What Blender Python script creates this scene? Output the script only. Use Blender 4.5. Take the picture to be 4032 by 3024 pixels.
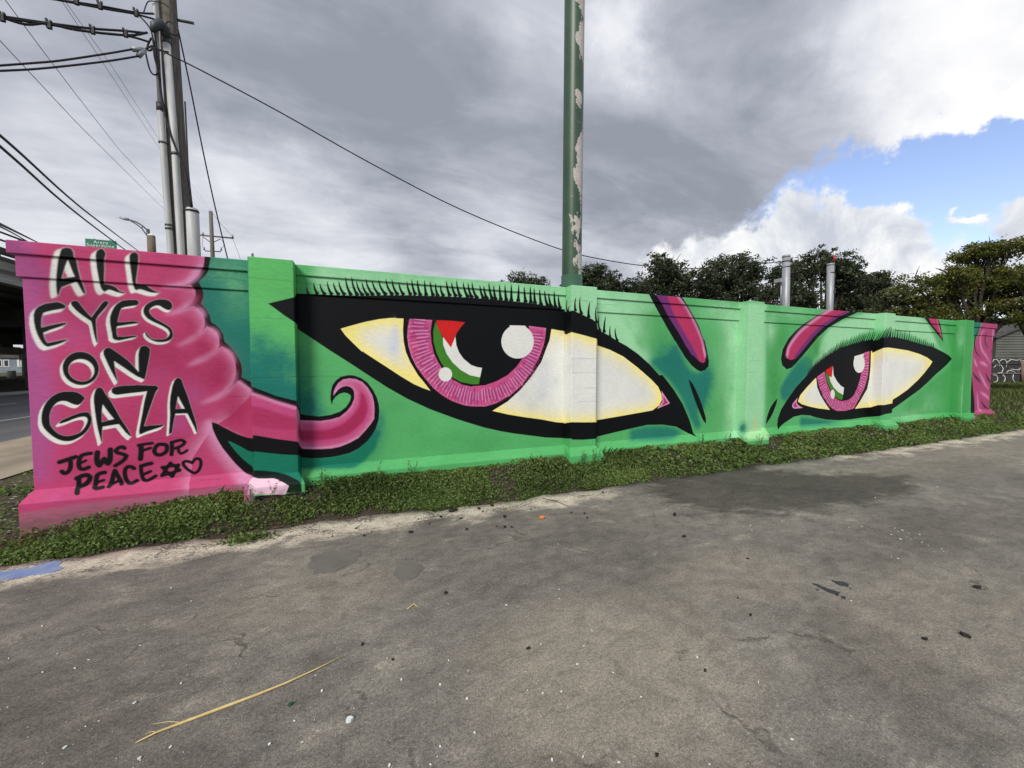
import bpy, bmesh, math, random, json
from mathutils import Vector, Matrix, Quaternion, noise as mnoise
import numpy as np
R = math.radians
sc = bpy.context.scene
for o in list(bpy.data.objects): bpy.data.objects.remove(o)
# ------------------------------------------------------------------ camera
EYE = Vector((0, 0, 1.55)); FPX, PITCH, YAW = 1525., R(2.6), R(21.6)
cam = bpy.data.cameras.new('camera'); cam_o = bpy.data.objects.new('camera', cam); sc.collection.objects.link(cam_o)
cam.sensor_width = 36; cam.lens = FPX/4032*36; cam.clip_start = .05; cam.clip_end = 2000
cam_o.location = EYE; cam_o.rotation_euler = (math.pi/2-PITCH, 0, -YAW); sc.camera = cam_o
FW = Vector((math.sin(YAW)*math.cos(PITCH), math.cos(YAW)*math.cos(PITCH), -math.sin(PITCH)))
RT = Vector((math.cos(YAW), -math.sin(YAW), 0)); UP = RT.cross(FW)
def ray(px, py): return FW+RT*((px-2016)/FPX)-UP*((py-1512)/FPX)     # sight line to a spot measured on the photograph
def at_y(px, py, y): r = ray(px, py); return EYE+r*(y/r.y)
def at_d(px, py, d): return EYE+ray(px, py)*d
def at_z(px, py, z=0.): r = ray(px, py); return EYE+r*((z-1.55)/r.z)
def at_x(px, py, x): r = ray(px, py); return EYE+r*(x/r.x)
def on_plane(px, py, a, b):                                           # on the upright plane through a and b
    n = (b-a).cross(Vector((0, 0, 1))); r = ray(px, py); return EYE+r*((a-EYE).dot(n)/r.dot(n))
# ------------------------------------------------------------------ sky, sun, exposure
SUN_DIR = Vector((-.56, -.62, .66)).normalized()                      # towards the sun behind the clouds
sc.view_settings.view_transform = 'Standard'; sc.view_settings.look = 'None'
sc.view_settings.exposure = 1.2; sc.view_settings.gamma = 1; sc.view_settings.use_curve_mapping = False
class NT:
    def __init__(self, nt): self.nt = nt; self.n = nt.nodes; self.l = nt.links
    def node(self, t, **kw):
        x = self.n.new(t)
        for k, v in kw.items(): setattr(x, k, v)
        return x
    def put(self, sock, v):
        if isinstance(v, bpy.types.NodeSocket): self.l.new(v, sock)
        else: sock.default_value = v
    def m(self, op, a, b=0., c=0., clamp=False):
        x = self.node('ShaderNodeMath', operation=op, use_clamp=clamp)
        for i, v in enumerate((a, b, c)): self.put(x.inputs[i], v)
        return x.outputs[0]
    def v(self, op, a, b=(0, 0, 0), scale=None):
        x = self.node('ShaderNodeVectorMath', operation=op); self.put(x.inputs[0], a); self.put(x.inputs[1], b)
        if scale is not None: self.put(x.inputs['Scale'], scale)
        return x.outputs['Value'] if op in ('DOT_PRODUCT', 'LENGTH') else x.outputs['Vector']
    def noise(self, vec, scale, detail=6, rough=.55, dist=0., lac=2., out='Fac'):
        x = self.node('ShaderNodeTexNoise'); self.put(x.inputs['Vector'], vec); x.inputs['Scale'].default_value = scale
        x.inputs['Detail'].default_value = detail; x.inputs['Roughness'].default_value = rough; x.inputs['Distortion'].default_value = dist; x.inputs['Lacunarity'].default_value = lac
        return x.outputs[out]
    def ss(self, x, a, b, lo=0., hi=1.):
        n = self.node('ShaderNodeMapRange', interpolation_type='SMOOTHSTEP'); self.put(n.inputs[0], x)
        for i, v in enumerate((a, b, lo, hi)): self.put(n.inputs[i+1], v)
        return n.outputs[0]
    def mix(self, f, a, b, blend='MIX'):
        n = self.node('ShaderNodeMix', data_type='RGBA', blend_type=blend); self.put(n.inputs[0], f); self.put(n.inputs[6], a if isinstance(a, bpy.types.NodeSocket) else (*a[:3], 1)); self.put(n.inputs[7], b if isinstance(b, bpy.types.NodeSocket) else (*b[:3], 1))
        return n.outputs[2]
    def ramp(self, f, stops):
        n = self.node('ShaderNodeValToRGB'); self.put(n.inputs[0], f); e = n.color_ramp.elements
        while len(e) < len(stops): e.new(.5)
        for x, (p, c) in zip(e, stops): x.position = p; x.color = (*c, 1)
        return n.outputs[0]
world = bpy.data.worlds.new('World'); sc.world = world; world.use_nodes = True
W_ = NT(world.node_tree); W_.n.clear()
def build_sky():
    N = W_
    sky = N.node('ShaderNodeTexSky', sky_type='NISHITA'); sky.sun_disc = False; sky.sun_elevation = math.asin(SUN_DIR.z); sky.sun_rotation = math.atan2(SUN_DIR.x, SUN_DIR.y)
    sky.air_density = 1.; sky.dust_density = .4; sky.ozone_density = 2.5
    d = N.v('NORMALIZE', N.node('ShaderNodeTexCoord').outputs['Generated'])
    sep = N.node('ShaderNodeSeparateXYZ'); N.l.new(d, sep.inputs[0]); dz = N.m('MAXIMUM', sep.outputs[2], .0)
    inv = N.m('DIVIDE', 1., N.m('ADD', dz, .16)); com = N.node('ShaderNodeCombineXYZ'); N.put(com.inputs[0], N.m('MULTIPLY', sep.outputs[0], inv)); N.put(com.inputs[1], N.m('MULTIPLY', sep.outputs[1], inv))
    q = com.outputs[0]
    rot = N.node('ShaderNodeMapping'); N.l.new(q, rot.inputs[0]); rot.inputs['Rotation'].default_value = (0, 0, R(-38)); rot.inputs['Scale'].default_value = (.62, 1.25, 1)
    qs = rot.outputs[0]
    wv = N.node('ShaderNodeTexNoise'); N.put(wv.inputs['Vector'], d); wv.inputs['Scale'].default_value = 4.2; wv.inputs['Detail'].default_value = 7; wv.inputs['Roughness'].default_value = .62
    wd = N.v('NORMALIZE', N.v('ADD', d, N.v('SCALE', N.v('SUBTRACT', wv.outputs['Color'], (.5, .5, .5)), scale=.34)))
    def lobes(lst, base):
        s = None
        for px, py, r, a in lst:
            v0 = ray(px, py).normalized(); v1 = ray(px+r*.7, py+r*.7).normalized(); k = 1/max(1e-4, 1-v0.dot(v1))
            e = N.m('EXPONENT', N.m('MULTIPLY', N.m('SUBTRACT', N.v('DOT_PRODUCT', base, tuple(v0)), 1.), k))
            e = N.m('MULTIPLY', e, a); s = e if s is None else N.m('ADD', s, e)
        return s
    # upper sheet of grey cloud
    n1 = N.noise(qs, 1.15, 8, .56, .5); n2 = N.noise(qs, 3.4, 7, .6, .8); n3 = N.noise(q, 9., 6, .6, .4)
    b = N.m('ADD', N.ss(n1, .30, .72, .30, .60), N.m('MULTIPLY', N.m('SUBTRACT', n2, .5), .38)); b = N.m('ADD', b, N.m('MULTIPLY', N.m('SUBTRACT', n3, .5), .10))
    b = N.m('ADD', b, N.m('MULTIPLY', N.m('POWER', N.m('SUBTRACT', 1., dz), 7.), .20))
    b = N.m('ADD', b, lobes([(150, 700, 420, .13), (420, 150, 260, -.04), (980, 690, 200, .16), (1350, 1000, 260, .18), (1900, 1000, 240, .10), (1500, 250, 420, -.10), (1550, 680, 330, -.12), (1020, 300, 260, -.07), (2380, 760, 420, -.13), (2460, 110, 150, .34), (1960, 150, 150, .10), (2950, 300, 420, -.03), (2900, 560, 330, -.12), (3350, 590, 220, -.13), (3900, 60, 480, .42), (3500, 200, 330, .12), (4000, 330, 200, .10), (330, 880, 170, -.05)], wd))
    b = N.m('MAXIMUM', b, .2)
    sheet = N.ramp(b, [(0., (.16, .172, .21)), (.25, (.27, .29, .345)), (.45, (.42, .44, .50)), (.7, (.64, .655, .70)), (1., (.86, .855, .85))])
    # broken edge: a gap with blue sky low on the right, heaped white cloud in it
    nb = N.noise(d, 5.5, 9, .6, .3); ng = N.m('SUBTRACT', nb, .5)
    hole = N.m('ADD', lobes([(3760, 720, 240, .95), (4060, 590, 190, .95), (3560, 870, 260, .8), (3300, 930, 300, .9), (2950, 1050, 260, .8), (3900, 970, 420, 1.), (2650, 1130, 180, .6), (3250, 1170, 400, .6), (4250, 820, 360, 1.)], wd), N.m('MULTIPLY', ng, .75))
    hole = N.ss(hole, .48, .78)
    cum = N.m('ADD', lobes([(3150, 895, 174, .85), (3370, 895, 110, .7), (2850, 1035, 220, .9), (3220, 1075, 239, .9), (3050, 1175, 276, .8), (2600, 1105, 165, .8), (4020, 945, 156, .85), (3900, 1055, 174, .9), (3700, 1195, 110, .6), (4080, 755, 46, .55), (4250, 1045, 276, 1.), (3730, 875, 31, .6), (3400, 1245, 239, .7)], wd), N.m('MULTIPLY', ng, 1.15))
    cum = N.ss(cum, .44, .74)
    nc = N.noise(d, 7., 8, .62, .5); cb = N.m('ADD', N.ss(nc, .30, .68, .52, 1.02), N.m('MULTIPLY', ng, .25))
    cumc = N.ramp(cb, [(0., (.3, .32, .37)), (.55, (.48, .51, .58)), (.8, (.68, .70, .73)), (1., (.86, .855, .84))])
    K = 4.7                                                           # cloud brightness in the sky's own units
    blue = N.v('MULTIPLY', sky.outputs[0], (.95, .80, .80))
    low = N.mix(cum, blue, N.v('SCALE', cumc, scale=K)); col = N.mix(hole, N.v('SCALE', sheet, scale=K), low)
    col = N.mix(N.ss(sep.outputs[2], -.12, .01), (.9, .9, .92), col)
    bg = N.node('ShaderNodeBackground'); N.put(bg.inputs[0], col); bg.inputs[1].default_value = .115
    N.l.new(bg.outputs[0], N.node('ShaderNodeOutputWorld').inputs[0])
build_sky()
sun = bpy.data.lights.new('sun', 'SUN'); sun.energy = 1.5; sun.angle = R(18); sun.color = (1., .955, .88)
sun_o = bpy.data.objects.new('sun', sun); sc.collection.objects.link(sun_o); sun_o.rotation_euler = SUN_DIR.to_track_quat('Z', 'Y').to_euler()
# ---- the mural: flat paint, rasterised here into an image in wall millimetres ----
import numpy as np
SX0, SX1, SZ0, SZ1, RES = -3150, 16350, -1750, 1300, 5.0
PAL = dict(G=(86,172,104), GL=(158,216,170), GM=(116,190,134), GT=(30,116,104), GE=(20,116,92), GB=(92,182,102), GD=(66,148,78), GK=(68,156,84),
    MI=(168,222,160), OR=(205,185,110), P=(184,66,112), PV=(168,84,142), PL=(214,146,186), PD=(162,40,84), PT=(192,76,128), PW=(236,196,216), CN=(150,112,128),
    PM=(196,80,134), PI=(222,146,190), TD=(160,36,92), PS=(178,52,96), PU=(112,48,112), PE=(166,66,112), BK=(9,11,15), DK=(34,20,36), W=(224,226,222),
    WB=(200,206,222), WG=(196,200,198), Y=(246,232,142), FG=(64,128,40), RD=(204,34,34))
def lin(c):
    c = np.asarray(c, float)/255.
    return np.where(c <= .04045, c/12.92, ((c+.055)/1.055)**2.4)
def spline(p, closed, n=5):
    p = np.asarray(p, float)
    if len(p) < 3: return p
    a = np.vstack([p[-1:], p, p[:2]]) if closed else np.vstack([2*p[:1]-p[1:2], p, 2*p[-1:]-p[-2:-1]])
    out = []
    for i in range(1, len(a)-2):
        p0, p1, p2, p3 = a[i-1:i+3]
        # smooth only gentle turns so that drawn corners stay corners
        def tan(q0, q1, q2):
            u, v = q1-q0, q2-q1; lu, lv = np.hypot(*u)+1e-6, np.hypot(*v)+1e-6
            return ((u/lu+v/lv)*.5*min(lu, lv) if u@v/(lu*lv) > .25 else None)
        t1, t2 = tan(p0, p1, p2), tan(p1, p2, p3)
        if t1 is None: t1 = (p2-p1)*.8
        if t2 is None: t2 = (p2-p1)*.8
        for k in range(n):
            t = k/n
            out.append((2*t**3-3*t*t+1)*p1+(t**3-2*t*t+t)*t1+(-2*t**3+3*t*t)*p2+(t**3-t*t)*t2)
    if not closed: out.append(p[-1])
    return np.array(out)
def blur(m, s):
    if s < .35: return m
    for ax in (0, 1):
        r = max(1, int(3*s)); k = np.exp(-.5*(np.arange(-r, r+1)/s)**2); k /= k.sum()
        if r > 12:                                   # three box passes are near enough for wide sprays
            w = max(1, int(round(np.sqrt(4*s*s+1)))) | 1
            for _ in range(3):
                pad = [(0, 0), (0, 0)]; pad[ax] = (w//2+1, w//2)
                c = np.cumsum(np.pad(m, pad, mode='edge'), axis=ax)
                m = (np.take(c, range(w, c.shape[ax]), ax)-np.take(c, range(0, c.shape[ax]-w), ax))/w
        else:
            pad = [(0, 0), (0, 0)]; pad[ax] = (r, r); q = np.pad(m, pad, mode='edge'); o = np.zeros_like(m)
            for i, kv in enumerate(k):
                o += kv*(q[i:i+m.shape[0]] if ax == 0 else q[:, i:i+m.shape[1]])
            m = o
    return m
class Canvas:
    def __init__(self):
        self.w, self.h = int((SX1-SX0)/RES), int((SZ1-SZ0)/RES)
        self.img = np.zeros((self.h, self.w, 3)); rs = np.random.RandomState(3)
        n = np.zeros((self.h, self.w))
        for s, a in ((3, .5), (9, .7), (30, 1.), (90, 1.)):
            q = rs.rand(self.h//s+3, self.w//s+3); yi = np.linspace(0, self.h/s, self.h); xi = np.linspace(0, self.w/s, self.w)
            y0, x0 = yi.astype(int), xi.astype(int); fy, fx = (yi-y0)[:, None], (xi-x0)[None]
            fy, fx = fy*fy*(3-2*fy), fx*fx*(3-2*fx)
            n += a*((q[y0][:, x0]*(1-fx)+q[y0][:, x0+1]*fx)*(1-fy)+(q[y0+1][:, x0]*(1-fx)+q[y0+1][:, x0+1]*fx)*fy)
        self.noise = (n-n.mean())/n.std()
    def px(self, f):
        a = np.asarray(f, float).reshape(-1, 2)
        return np.stack([(a[:, 0]-SX0)/RES, (a[:, 1]-SZ0)/RES], 1)
    def box(self, p, pad):
        x0, y0 = np.floor(p.min(0)-pad).astype(int); x1, y1 = np.ceil(p.max(0)+pad).astype(int)+1
        return max(x0, 0), max(y0, 0), min(x1, self.w), min(y1, self.h)
    def mask(self, rings, b):
        x0, y0, x1, y1 = b; H, W, SS = y1-y0, x1-x0, 3
        acc = np.zeros((H, W+1))
        e = []
        for r in rings:
            q = np.roll(r, -1, 0); e.append(np.hstack([r, q]))
        e = np.vstack(e); e = e[e[:, 1] != e[:, 3]]
        lo, hi = np.minimum(e[:, 1], e[:, 3]), np.maximum(e[:, 1], e[:, 3])
        for j in range(H*SS):
            y = y0+(j+.5)/SS; k = (lo <= y) & (hi > y)
            if not k.any(): continue
            a = e[k]; xs = np.sort(a[:, 0]+(y-a[:, 1])*(a[:, 2]-a[:, 0])/(a[:, 3]-a[:, 1]))-x0
            xs = np.clip(xs, 0, W-1e-3); i = xs.astype(int); f = xs-i
            sg = np.where(np.arange(len(xs)) % 2 == 0, 1., -1.)
            row = acc[j//SS]; np.add.at(row, i, sg*(1-f)); np.add.at(row, i+1, sg*f)
        return np.clip(np.cumsum(acc[:, :W], 1)/SS, 0, 1)
    def put(self, m, b, col, op=1.):
        x0, y0, x1, y1 = b; a = np.clip(m*op, 0, 1)[..., None]; v = self.img[y0:y1, x0:x1]
        v += (lin(PAL[col])-v)*a
    def rings(self, rr, smooth):
        return [spline(self.px(r), True) if smooth else self.px(r) for r in rr]
    def stroke(self, f, w, taper, smooth, b=None, pad=0):
        p = self.px(f); p = spline(p, False, 6) if smooth else p
        seg = np.hypot(*np.diff(p, axis=0).T); L = np.r_[0, np.cumsum(seg)]; n = max(2, int(L[-1]/1.)+1)
        t = np.linspace(0, L[-1], n); q = np.stack([np.interp(t, L, p[:, 0]), np.interp(t, L, p[:, 1])], 1)
        r = np.full(n, w/RES/2)
        if taper: r *= np.clip(np.sin(np.pi*np.linspace(.06, .94, n)), .15, 1)
        b = self.box(q, w/RES+pad+2); m = np.zeros((b[3]-b[1], b[2]-b[0])); R = int(r.max()+2)
        for (x, y), rad in zip(q-[b[0], b[1]], r):
            i0, i1, j0, j1 = max(0, int(y)-R), int(y)+R+2, max(0, int(x)-R), int(x)+R+2
            v = m[i0:i1, j0:j1]
            if v.size == 0: continue
            yy, xx = np.mgrid[i0:i0+v.shape[0], j0:j0+v.shape[1]]
            np.maximum(v, np.clip(rad+.5-np.hypot(xx+.5-x, yy+.5-y), 0, 1), out=v)
        return m, b
    def run(self, ops):
        for o in ops:
            k = o[0]
            if k == 'P':
                _, c, bl, op, sm, rr = o; R = self.rings(rr, sm); s = bl/RES/2
                b = self.box(np.vstack(R), 3*s+2)
                if b[2] > b[0] and b[3] > b[1]:
                    m = blur(self.mask(R, b), s)
                    if bl > 11: m = np.clip(m*(1+.12*self.noise[b[1]:b[3], b[0]:b[2]]*(m*(1-m)*4)), 0, 1)
                    self.put(m, b, c, op)
            elif k == 'R':
                _, c, sig, st, sm, rr = o; R = self.rings(rr, sm); s = sig/RES; b = self.box(np.vstack(R), 3*s+2)
                m = self.mask(R, b); self.put(np.clip(m*(1-blur(m, s))*st*(1+.12*self.noise[b[1]:b[3], b[0]:b[2]]), 0, 1), b, c, 1.)
            elif k == 'S':
                _, c, w, bl, op, tp, sm, f = o; s = bl/RES/2; m, b = self.stroke(f, w, tp, sm, pad=3*s); self.put(blur(m, s), b, c, op)
            elif k == 'G':
                _, c, x, y, rx, ry, op, rough, rot = o; p = self.px([x, y])[0]; b = self.box(np.array([p]), max(rx, ry)/RES*2.2)
                if b[2] <= b[0] or b[3] <= b[1]: continue
                yy, xx = np.mgrid[b[1]:b[3], b[0]:b[2]]; q = ((xx-p[0])*RES/max(rx, 8))**2+((yy-p[1])*RES/max(ry, 8))**2
                n = self.noise[b[1]:b[3], b[0]:b[2]]; self.put(np.exp(-q*(1.+.0*n))*(1+.22*rough*n), b, c, op)
            elif k == 'L':
                _, dx, dy, bl, wb, sm, rr = o; R = self.rings(rr, sm); b = self.box(np.vstack(R), max(abs(dx), abs(dy))/RES+8)
                m = self.mask(R, b); w = np.zeros_like(m)
                for i in range(13):
                    w = np.maximum(w, np.roll(m, (int(round(dy/RES*i/12)), int(round(dx/RES*i/12))), (0, 1)))
                self.put(blur(w, wb/RES/2), b, 'W', .97); self.put(blur(m, bl/RES/2), b, 'BK', 1.)
            elif k == 'I':
                _, C, l, bt, il, ib, r, ir, n, a0, a1, wk = o; rs = np.random.RandomState(5)
                for i in range(n*3):
                    a = np.radians(a0+(a1-a0)*(i+rs.rand()*.7)/(n*3)); ca, sa = np.cos(a), np.sin(a)
                    ro = ((r[0]-C[0]) if ca > 0 else (C[0]-l[0])); ri = ((ir[0]-C[0]) if ca > 0 else (C[0]-il[0]))
                    o1 = np.array([C[0]+ca*ro, C[1]+sa*(C[1]-bt[1])]); o0 = np.array([C[0]+ca*ri, C[1]+sa*(C[1]-ib[1])])
                    u0, u1 = rs.uniform(.08, .32), rs.uniform(.6, .92); c = ('PI', 'PU', 'TD')[i % 3]
                    if i % 3 == 2: u0, u1 = rs.uniform(.4, .6), .97
                    f = [*(o0+(o1-o0)*u0), *(o0+(o1-o0)*u1)]; z = np.hypot(*(o1-o0))
                    m, b = self.stroke(f, z*wk*rs.uniform(.05, .075), 0, 0); self.put(blur(m, .6), b, c, (.75, .7, .5)[i % 3])
        return self.img
MURAL = [
["P","G",0,1,0,[[-1174,1260,17284,1381,17712,-1895,-1246,-1440]]],
["P","GT",4,1,0,[[-1693,1407,-1059,1218,-1069,836,-1092,395,-1075,-327,-1107,-1573,-2001,-1716]]],
["G","GM",-1271,1035,208,161,0.5,1,0],
["G","GM",-1201,691,140,191,0.35,1,0],
["G","GM",-1208,853,93,82,0.4,1,0],
["P","GB",3,1,0,[[-1090,1201,-633,1178,-653,-165,-1099,-159]]],
["G","GT",-1046,-104,294,365,1.0,1,0],
["G","GT",-921,64,223,226,0.9,1,0],
["G","GT",-1075,-327,292,309,1.0,1,0],
["G","GT",-806,-278,254,258,1.0,1,0],
["G","GT",-990,204,121,168,0.6,1,0],
["G","GT",-728,-136,127,172,0.6,1,0],
["P","GT",22,1,0,[[-1099,-159,-649,-223,-637,-602,-1107,-439]]],
["P","GE",6,1,0,[[-1120,-691,-629,-720,-627,-1340,-1136,-1283]]],
["G","GT",-543,-460,132,206,0.95,1,0],
["G","GT",-605,-341,78,233,0.5,1,0],
["G","GT",-453,-537,161,75,0.6,1,0],
["P","GE",28,1,1,[[-646,-1013,-329,-1055,-50,-1001,156,-767,244,-804,182,-988,92,-1107,-53,-1218,-650,-1190]]],
["G","GE",8,-944,174,217,0.8,1,0],
["G","GT",185,-800,88,188,0.6,1,0],
["G","GT",246,-647,48,125,0.4,1,0],
["G","GD",428,-497,154,79,0.22,1,0],
["G","GD",864,-975,232,116,0.22,1,0],
["G","GD",1549,-1094,294,139,0.22,1,0],
["G","GD",195,-115,178,93,0.22,1,0],
["G","GD",-493,66,106,58,0.22,1,0],
["G","GD",673,-766,193,97,0.22,1,0],
["G","GD",1199,-931,173,85,0.22,1,0],
["P","GL",90,0.85,0,[[-444,1168,884,1184,2872,1194,2875,771,881,848,-293,804,-474,936]]],
["G","GM",-207,1059,54,100,0.3,1,0],
["G","GM",-1,1060,57,101,0.3,1,0],
["G","GM",213,1061,58,103,0.3,1,0],
["G","GM",434,1062,60,105,0.3,1,0],
["G","GM",662,1063,63,107,0.3,1,0],
["G","GM",899,1064,65,109,0.3,1,0],
["G","GM",1145,1065,67,111,0.3,1,0],
["G","GM",1399,1066,70,113,0.3,1,0],
["G","GM",1664,1067,72,115,0.3,1,0],
["G","GM",1938,1068,76,117,0.3,1,0],
["G","GM",2224,1069,78,119,0.3,1,0],
["G","GM",2521,1070,81,122,0.3,1,0],
["P","GL",60,0.6,0,[[3351,1174,4356,1147,4567,937,4161,815,3401,797]]],
["G","GL",5857,963,369,175,0.7,1,0],
["G","GL",6070,102,251,724,0.6,1,0],
["G","GL",6360,-954,395,279,0.6,1,0],
["P","GL",70,0.9,1,[[2871,1230,3378,1233,3676,947,3919,606,4171,294,4456,52,3975,171,3497,437,2875,716]]],
["G","GL",4064,731,351,359,0.7,1,0],
["G","GL",3679,714,287,233,0.7,1,0],
["G","GL",4274,174,127,163,0.7,1,0],
["G","GL",3912,1039,295,157,0.5,1,0],
["G","GD",4682,469,380,458,0.5,1,0],
["G","GD",4363,825,311,243,0.35,1,0],
["G","GD",5094,-761,343,520,0.0,1,0],
["P","GT",60,0.95,1,[[4899,391,5245,-74,5652,-120,5635,-518,5554,-780,5405,-686,5503,-1044,5388,-1081,5238,-854,4918,-370,4589,-72,4377,93,4689,178]]],
["G","GT",4797,137,385,252,0.7,1,0],
["G","GT",5597,-252,155,353,0.8,1,0],
["G","GT",5713,-165,133,222,0.4,1,0],
["S","GT",14,9,0.55,1,1,[5530,12,5686,-67]],
["S","GT",14,9,0.55,1,1,[5567,-36,5730,-116]],
["S","GT",14,9,0.55,1,1,[5604,-85,5773,-165]],
["S","GT",14,9,0.55,1,1,[5535,-132,5817,-215]],
["S","GT",14,9,0.55,1,1,[5571,-181,5693,-262]],
["S","GT",14,9,0.55,1,1,[5608,-230,5736,-311]],
["S","GT",14,9,0.55,1,1,[5539,-277,5780,-361]],
["S","GT",14,9,0.55,1,1,[5576,-326,5824,-411]],
["S","GT",14,9,0.55,1,1,[5613,-376,5699,-457]],
["S","GT",14,9,0.55,1,1,[5543,-423,5742,-507]],
["S","GT",14,9,0.55,1,1,[5580,-472,5786,-558]],
["S","GT",14,9,0.55,1,1,[5617,-522,5830,-608]],
["S","GT",14,9,0.55,1,1,[5548,-568,5705,-653]],
["S","GT",14,9,0.55,1,1,[5585,-618,5748,-704]],
["S","GT",14,9,0.55,1,1,[5622,-668,5792,-755]],
["S","GT",14,9,0.55,1,1,[5552,-714,5836,-806]],
["S","GT",16,9,0.5,1,1,[4795,242,4579,383]],
["S","GT",16,9,0.5,1,1,[4774,217,4553,354]],
["S","GT",16,9,0.5,1,1,[4753,191,4528,325]],
["S","GT",16,9,0.5,1,1,[4732,166,4502,295]],
["S","GT",16,9,0.5,1,1,[4711,141,4477,266]],
["S","GT",16,9,0.5,1,1,[4690,116,4452,237]],
["S","GT",16,9,0.5,1,1,[4670,91,4426,208]],
["S","GT",16,9,0.5,1,1,[4649,66,4401,179]],
["S","GT",16,9,0.5,1,1,[4629,41,4376,150]],
["S","GT",16,9,0.5,1,1,[4608,16,4351,122]],
["S","GT",16,9,0.5,1,1,[4587,-9,4326,93]],
["S","GT",16,9,0.5,1,1,[4567,-34,4301,64]],
["S","GT",16,9,0.5,1,1,[4547,-59,4276,36]],
["S","GT",16,9,0.5,1,1,[4526,-84,4252,7]],
["G","GD",6086,-349,252,684,0.55,1,0],
["G","GD",5990,638,280,491,0.5,1,0],
["G","GD",5918,-886,376,318,0.4,1,0],
["P","GL",60,0.85,0,[[6315,1145,7058,1166,7107,-1232,6247,-1364,6274,194]]],
["G","GL",6243,511,230,498,0.8,1,0],
["G","GL",6218,-534,166,691,0.7,1,0],
["G","GL",6105,865,252,268,0.7,1,0],
["G","GD",7345,-276,215,876,0.75,1,0],
["G","GD",7450,544,290,337,0.6,1,0],
["G","GD",7452,-1058,219,295,0.5,1,0],
["G","GL",7195,726,154,284,0.6,1,0],
["G","OR",6840,-1083,47,152,0.55,0,0],
["P","MI",6,0.7,0,[[6531,-1173,7102,-1136,7324,-1393,6572,-1387]]],
["G","GT",6529,-1126,105,122,0.7,1,0],
["P","GT",60,0.95,1,[[7843,-46,8285,215,8572,14,8157,-287,7796,-604,7616,-697,7497,-473,7702,-183]]],
["G","GT",8144,-36,312,251,0.8,1,0],
["G","GD",8285,215,315,252,0.4,1,0],
["P","GL",60,0.9,1,[[8770,66,8453,14,8666,474,8974,791,10263,1166,11637,1207,12511,1101,13264,453,11673,774,10572,794,9246,435]]],
["G","GD",8553,345,209,305,0.8,1,0],
["G","GL",7789,1040,606,146,0.35,1,0],
["G","GL",11659,948,752,232,0.5,1,0],
["G","GL",13158,327,237,124,0.5,1,0],
["P","GK",70,0.8,1,[[13383,1077,15788,1278,15428,-1752,11217,-1256,12226,-704,13792,18,13748,461]]],
["G","GL",14281,793,180,322,0.5,1,0],
["G","GL",14510,-769,185,398,0.45,1,0],
["G","GL",12049,-1179,670,182,0.4,1,0],
["G","GL",12922,-910,474,250,0.3,1,0],
["P","GK",3,1,0,[[14491,1252,14984,1242,14995,-1320,14526,-1298]]],
["G","GB",14910,-48,68,1207,0.4,0,0],
["P","GT",60,0.9,1,[[3995,-997,4399,-963,4824,-1005,5103,-1107,4829,-1218,3998,-1181]]],
["P","GT",60,0.9,1,[[8117,-992,8510,-1036,9259,-1153,9610,-1226,8128,-1195]]],
["P","BK",4,1,0,[[-1421,1172,-1427,1137,-1445,1037,-1450,998,-1479,950,-1535,881,-1515,825,-1500,777,-1502,723,-1523,657,-1483,610,-1456,550,-1451,527,-1440,465,-1402,440,-1364,395,-1337,337,-1329,263,-1294,228,-1246,166,-1208,91,-1186,24,-1178,-40,-1180,-72,-1188,-117,-1142,-147,-1100,-173,-1099,-219,-951,-288,-864,-331,-661,-395,-664,-572,-1078,-440,-1751,-414,-1907,1129]]],
["P","BK",4,1,0,[[-1465,-593,-1425,-610,-1369,-652,-1304,-696,-1230,-744,-1158,-779,-1099,-796,-1096,-758,-1051,-768,-964,-792,-875,-816,-662,-863,-656,-1018,-834,-992,-968,-965,-1094,-937,-1107,-1118,-1101,-1216,-1169,-1178,-1190,-1156,-1231,-1106,-1272,-1051,-1332,-955,-1379,-876,-1421,-783,-1451,-697,-1462,-652]]],
["P","GE",4,1,0,[[-1331,-802,-1282,-828,-1200,-885,-1150,-925,-1098,-947,-1103,-1116,-1145,-1073,-1195,-1018,-1248,-947,-1300,-862]]],
["P","P",5,1,0,[[-3078,1273,-1476,1166,-1477,1140,-1484,1075,-1493,1040,-1509,1012,-1542,948,-1574,908,-1619,863,-1657,839,-1691,823,-1651,831,-1607,847,-1580,817,-1566,787,-1565,753,-1578,703,-1604,660,-1645,612,-1714,556,-1649,593,-1589,631,-1546,599,-1507,543,-1493,486,-1498,440,-1512,393,-1529,354,-1476,425,-1429,396,-1391,359,-1377,305,-1373,258,-1379,211,-1393,176,-1353,216,-1299,177,-1264,123,-1242,63,-1234,0,-1233,-32,-1236,-77,-1246,-121,-1273,-185,-1333,-278,-1266,-215,-1218,-151,-1164,-192,-1102,-244,-1101,-284,-996,-328,-865,-388,-662,-460,-662,-863,-875,-816,-964,-792,-1051,-768,-1096,-758,-1099,-796,-1158,-779,-1230,-744,-1304,-696,-1369,-652,-1425,-610,-1465,-593,-1462,-652,-1451,-697,-1421,-783,-1379,-876,-1332,-955,-1272,-1051,-1231,-1106,-1190,-1156,-1169,-1178,-1105,-1216,-1125,-1342,-1166,-1995,-3209,-1758]]],
["P","PV",80,0.85,0,[[-3078,1273,-2784,1267,-2718,810,-2711,102,-2722,-619,-2741,-1104,-3179,-1055]]],
["G","PD",-2587,583,163,144,0.25,1,0],
["G","PD",-2015,287,287,203,0.45,1,0],
["G","PD",-1757,60,302,236,0.5,1,0],
["G","PD",-2281,-93,233,150,0.3,1,0],
["G","PD",-2043,-532,331,232,0.45,1,0],
["G","PD",-2332,-972,395,101,0.35,1,0],
["G","PD",-1759,-679,194,266,0.35,1,0],
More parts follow.
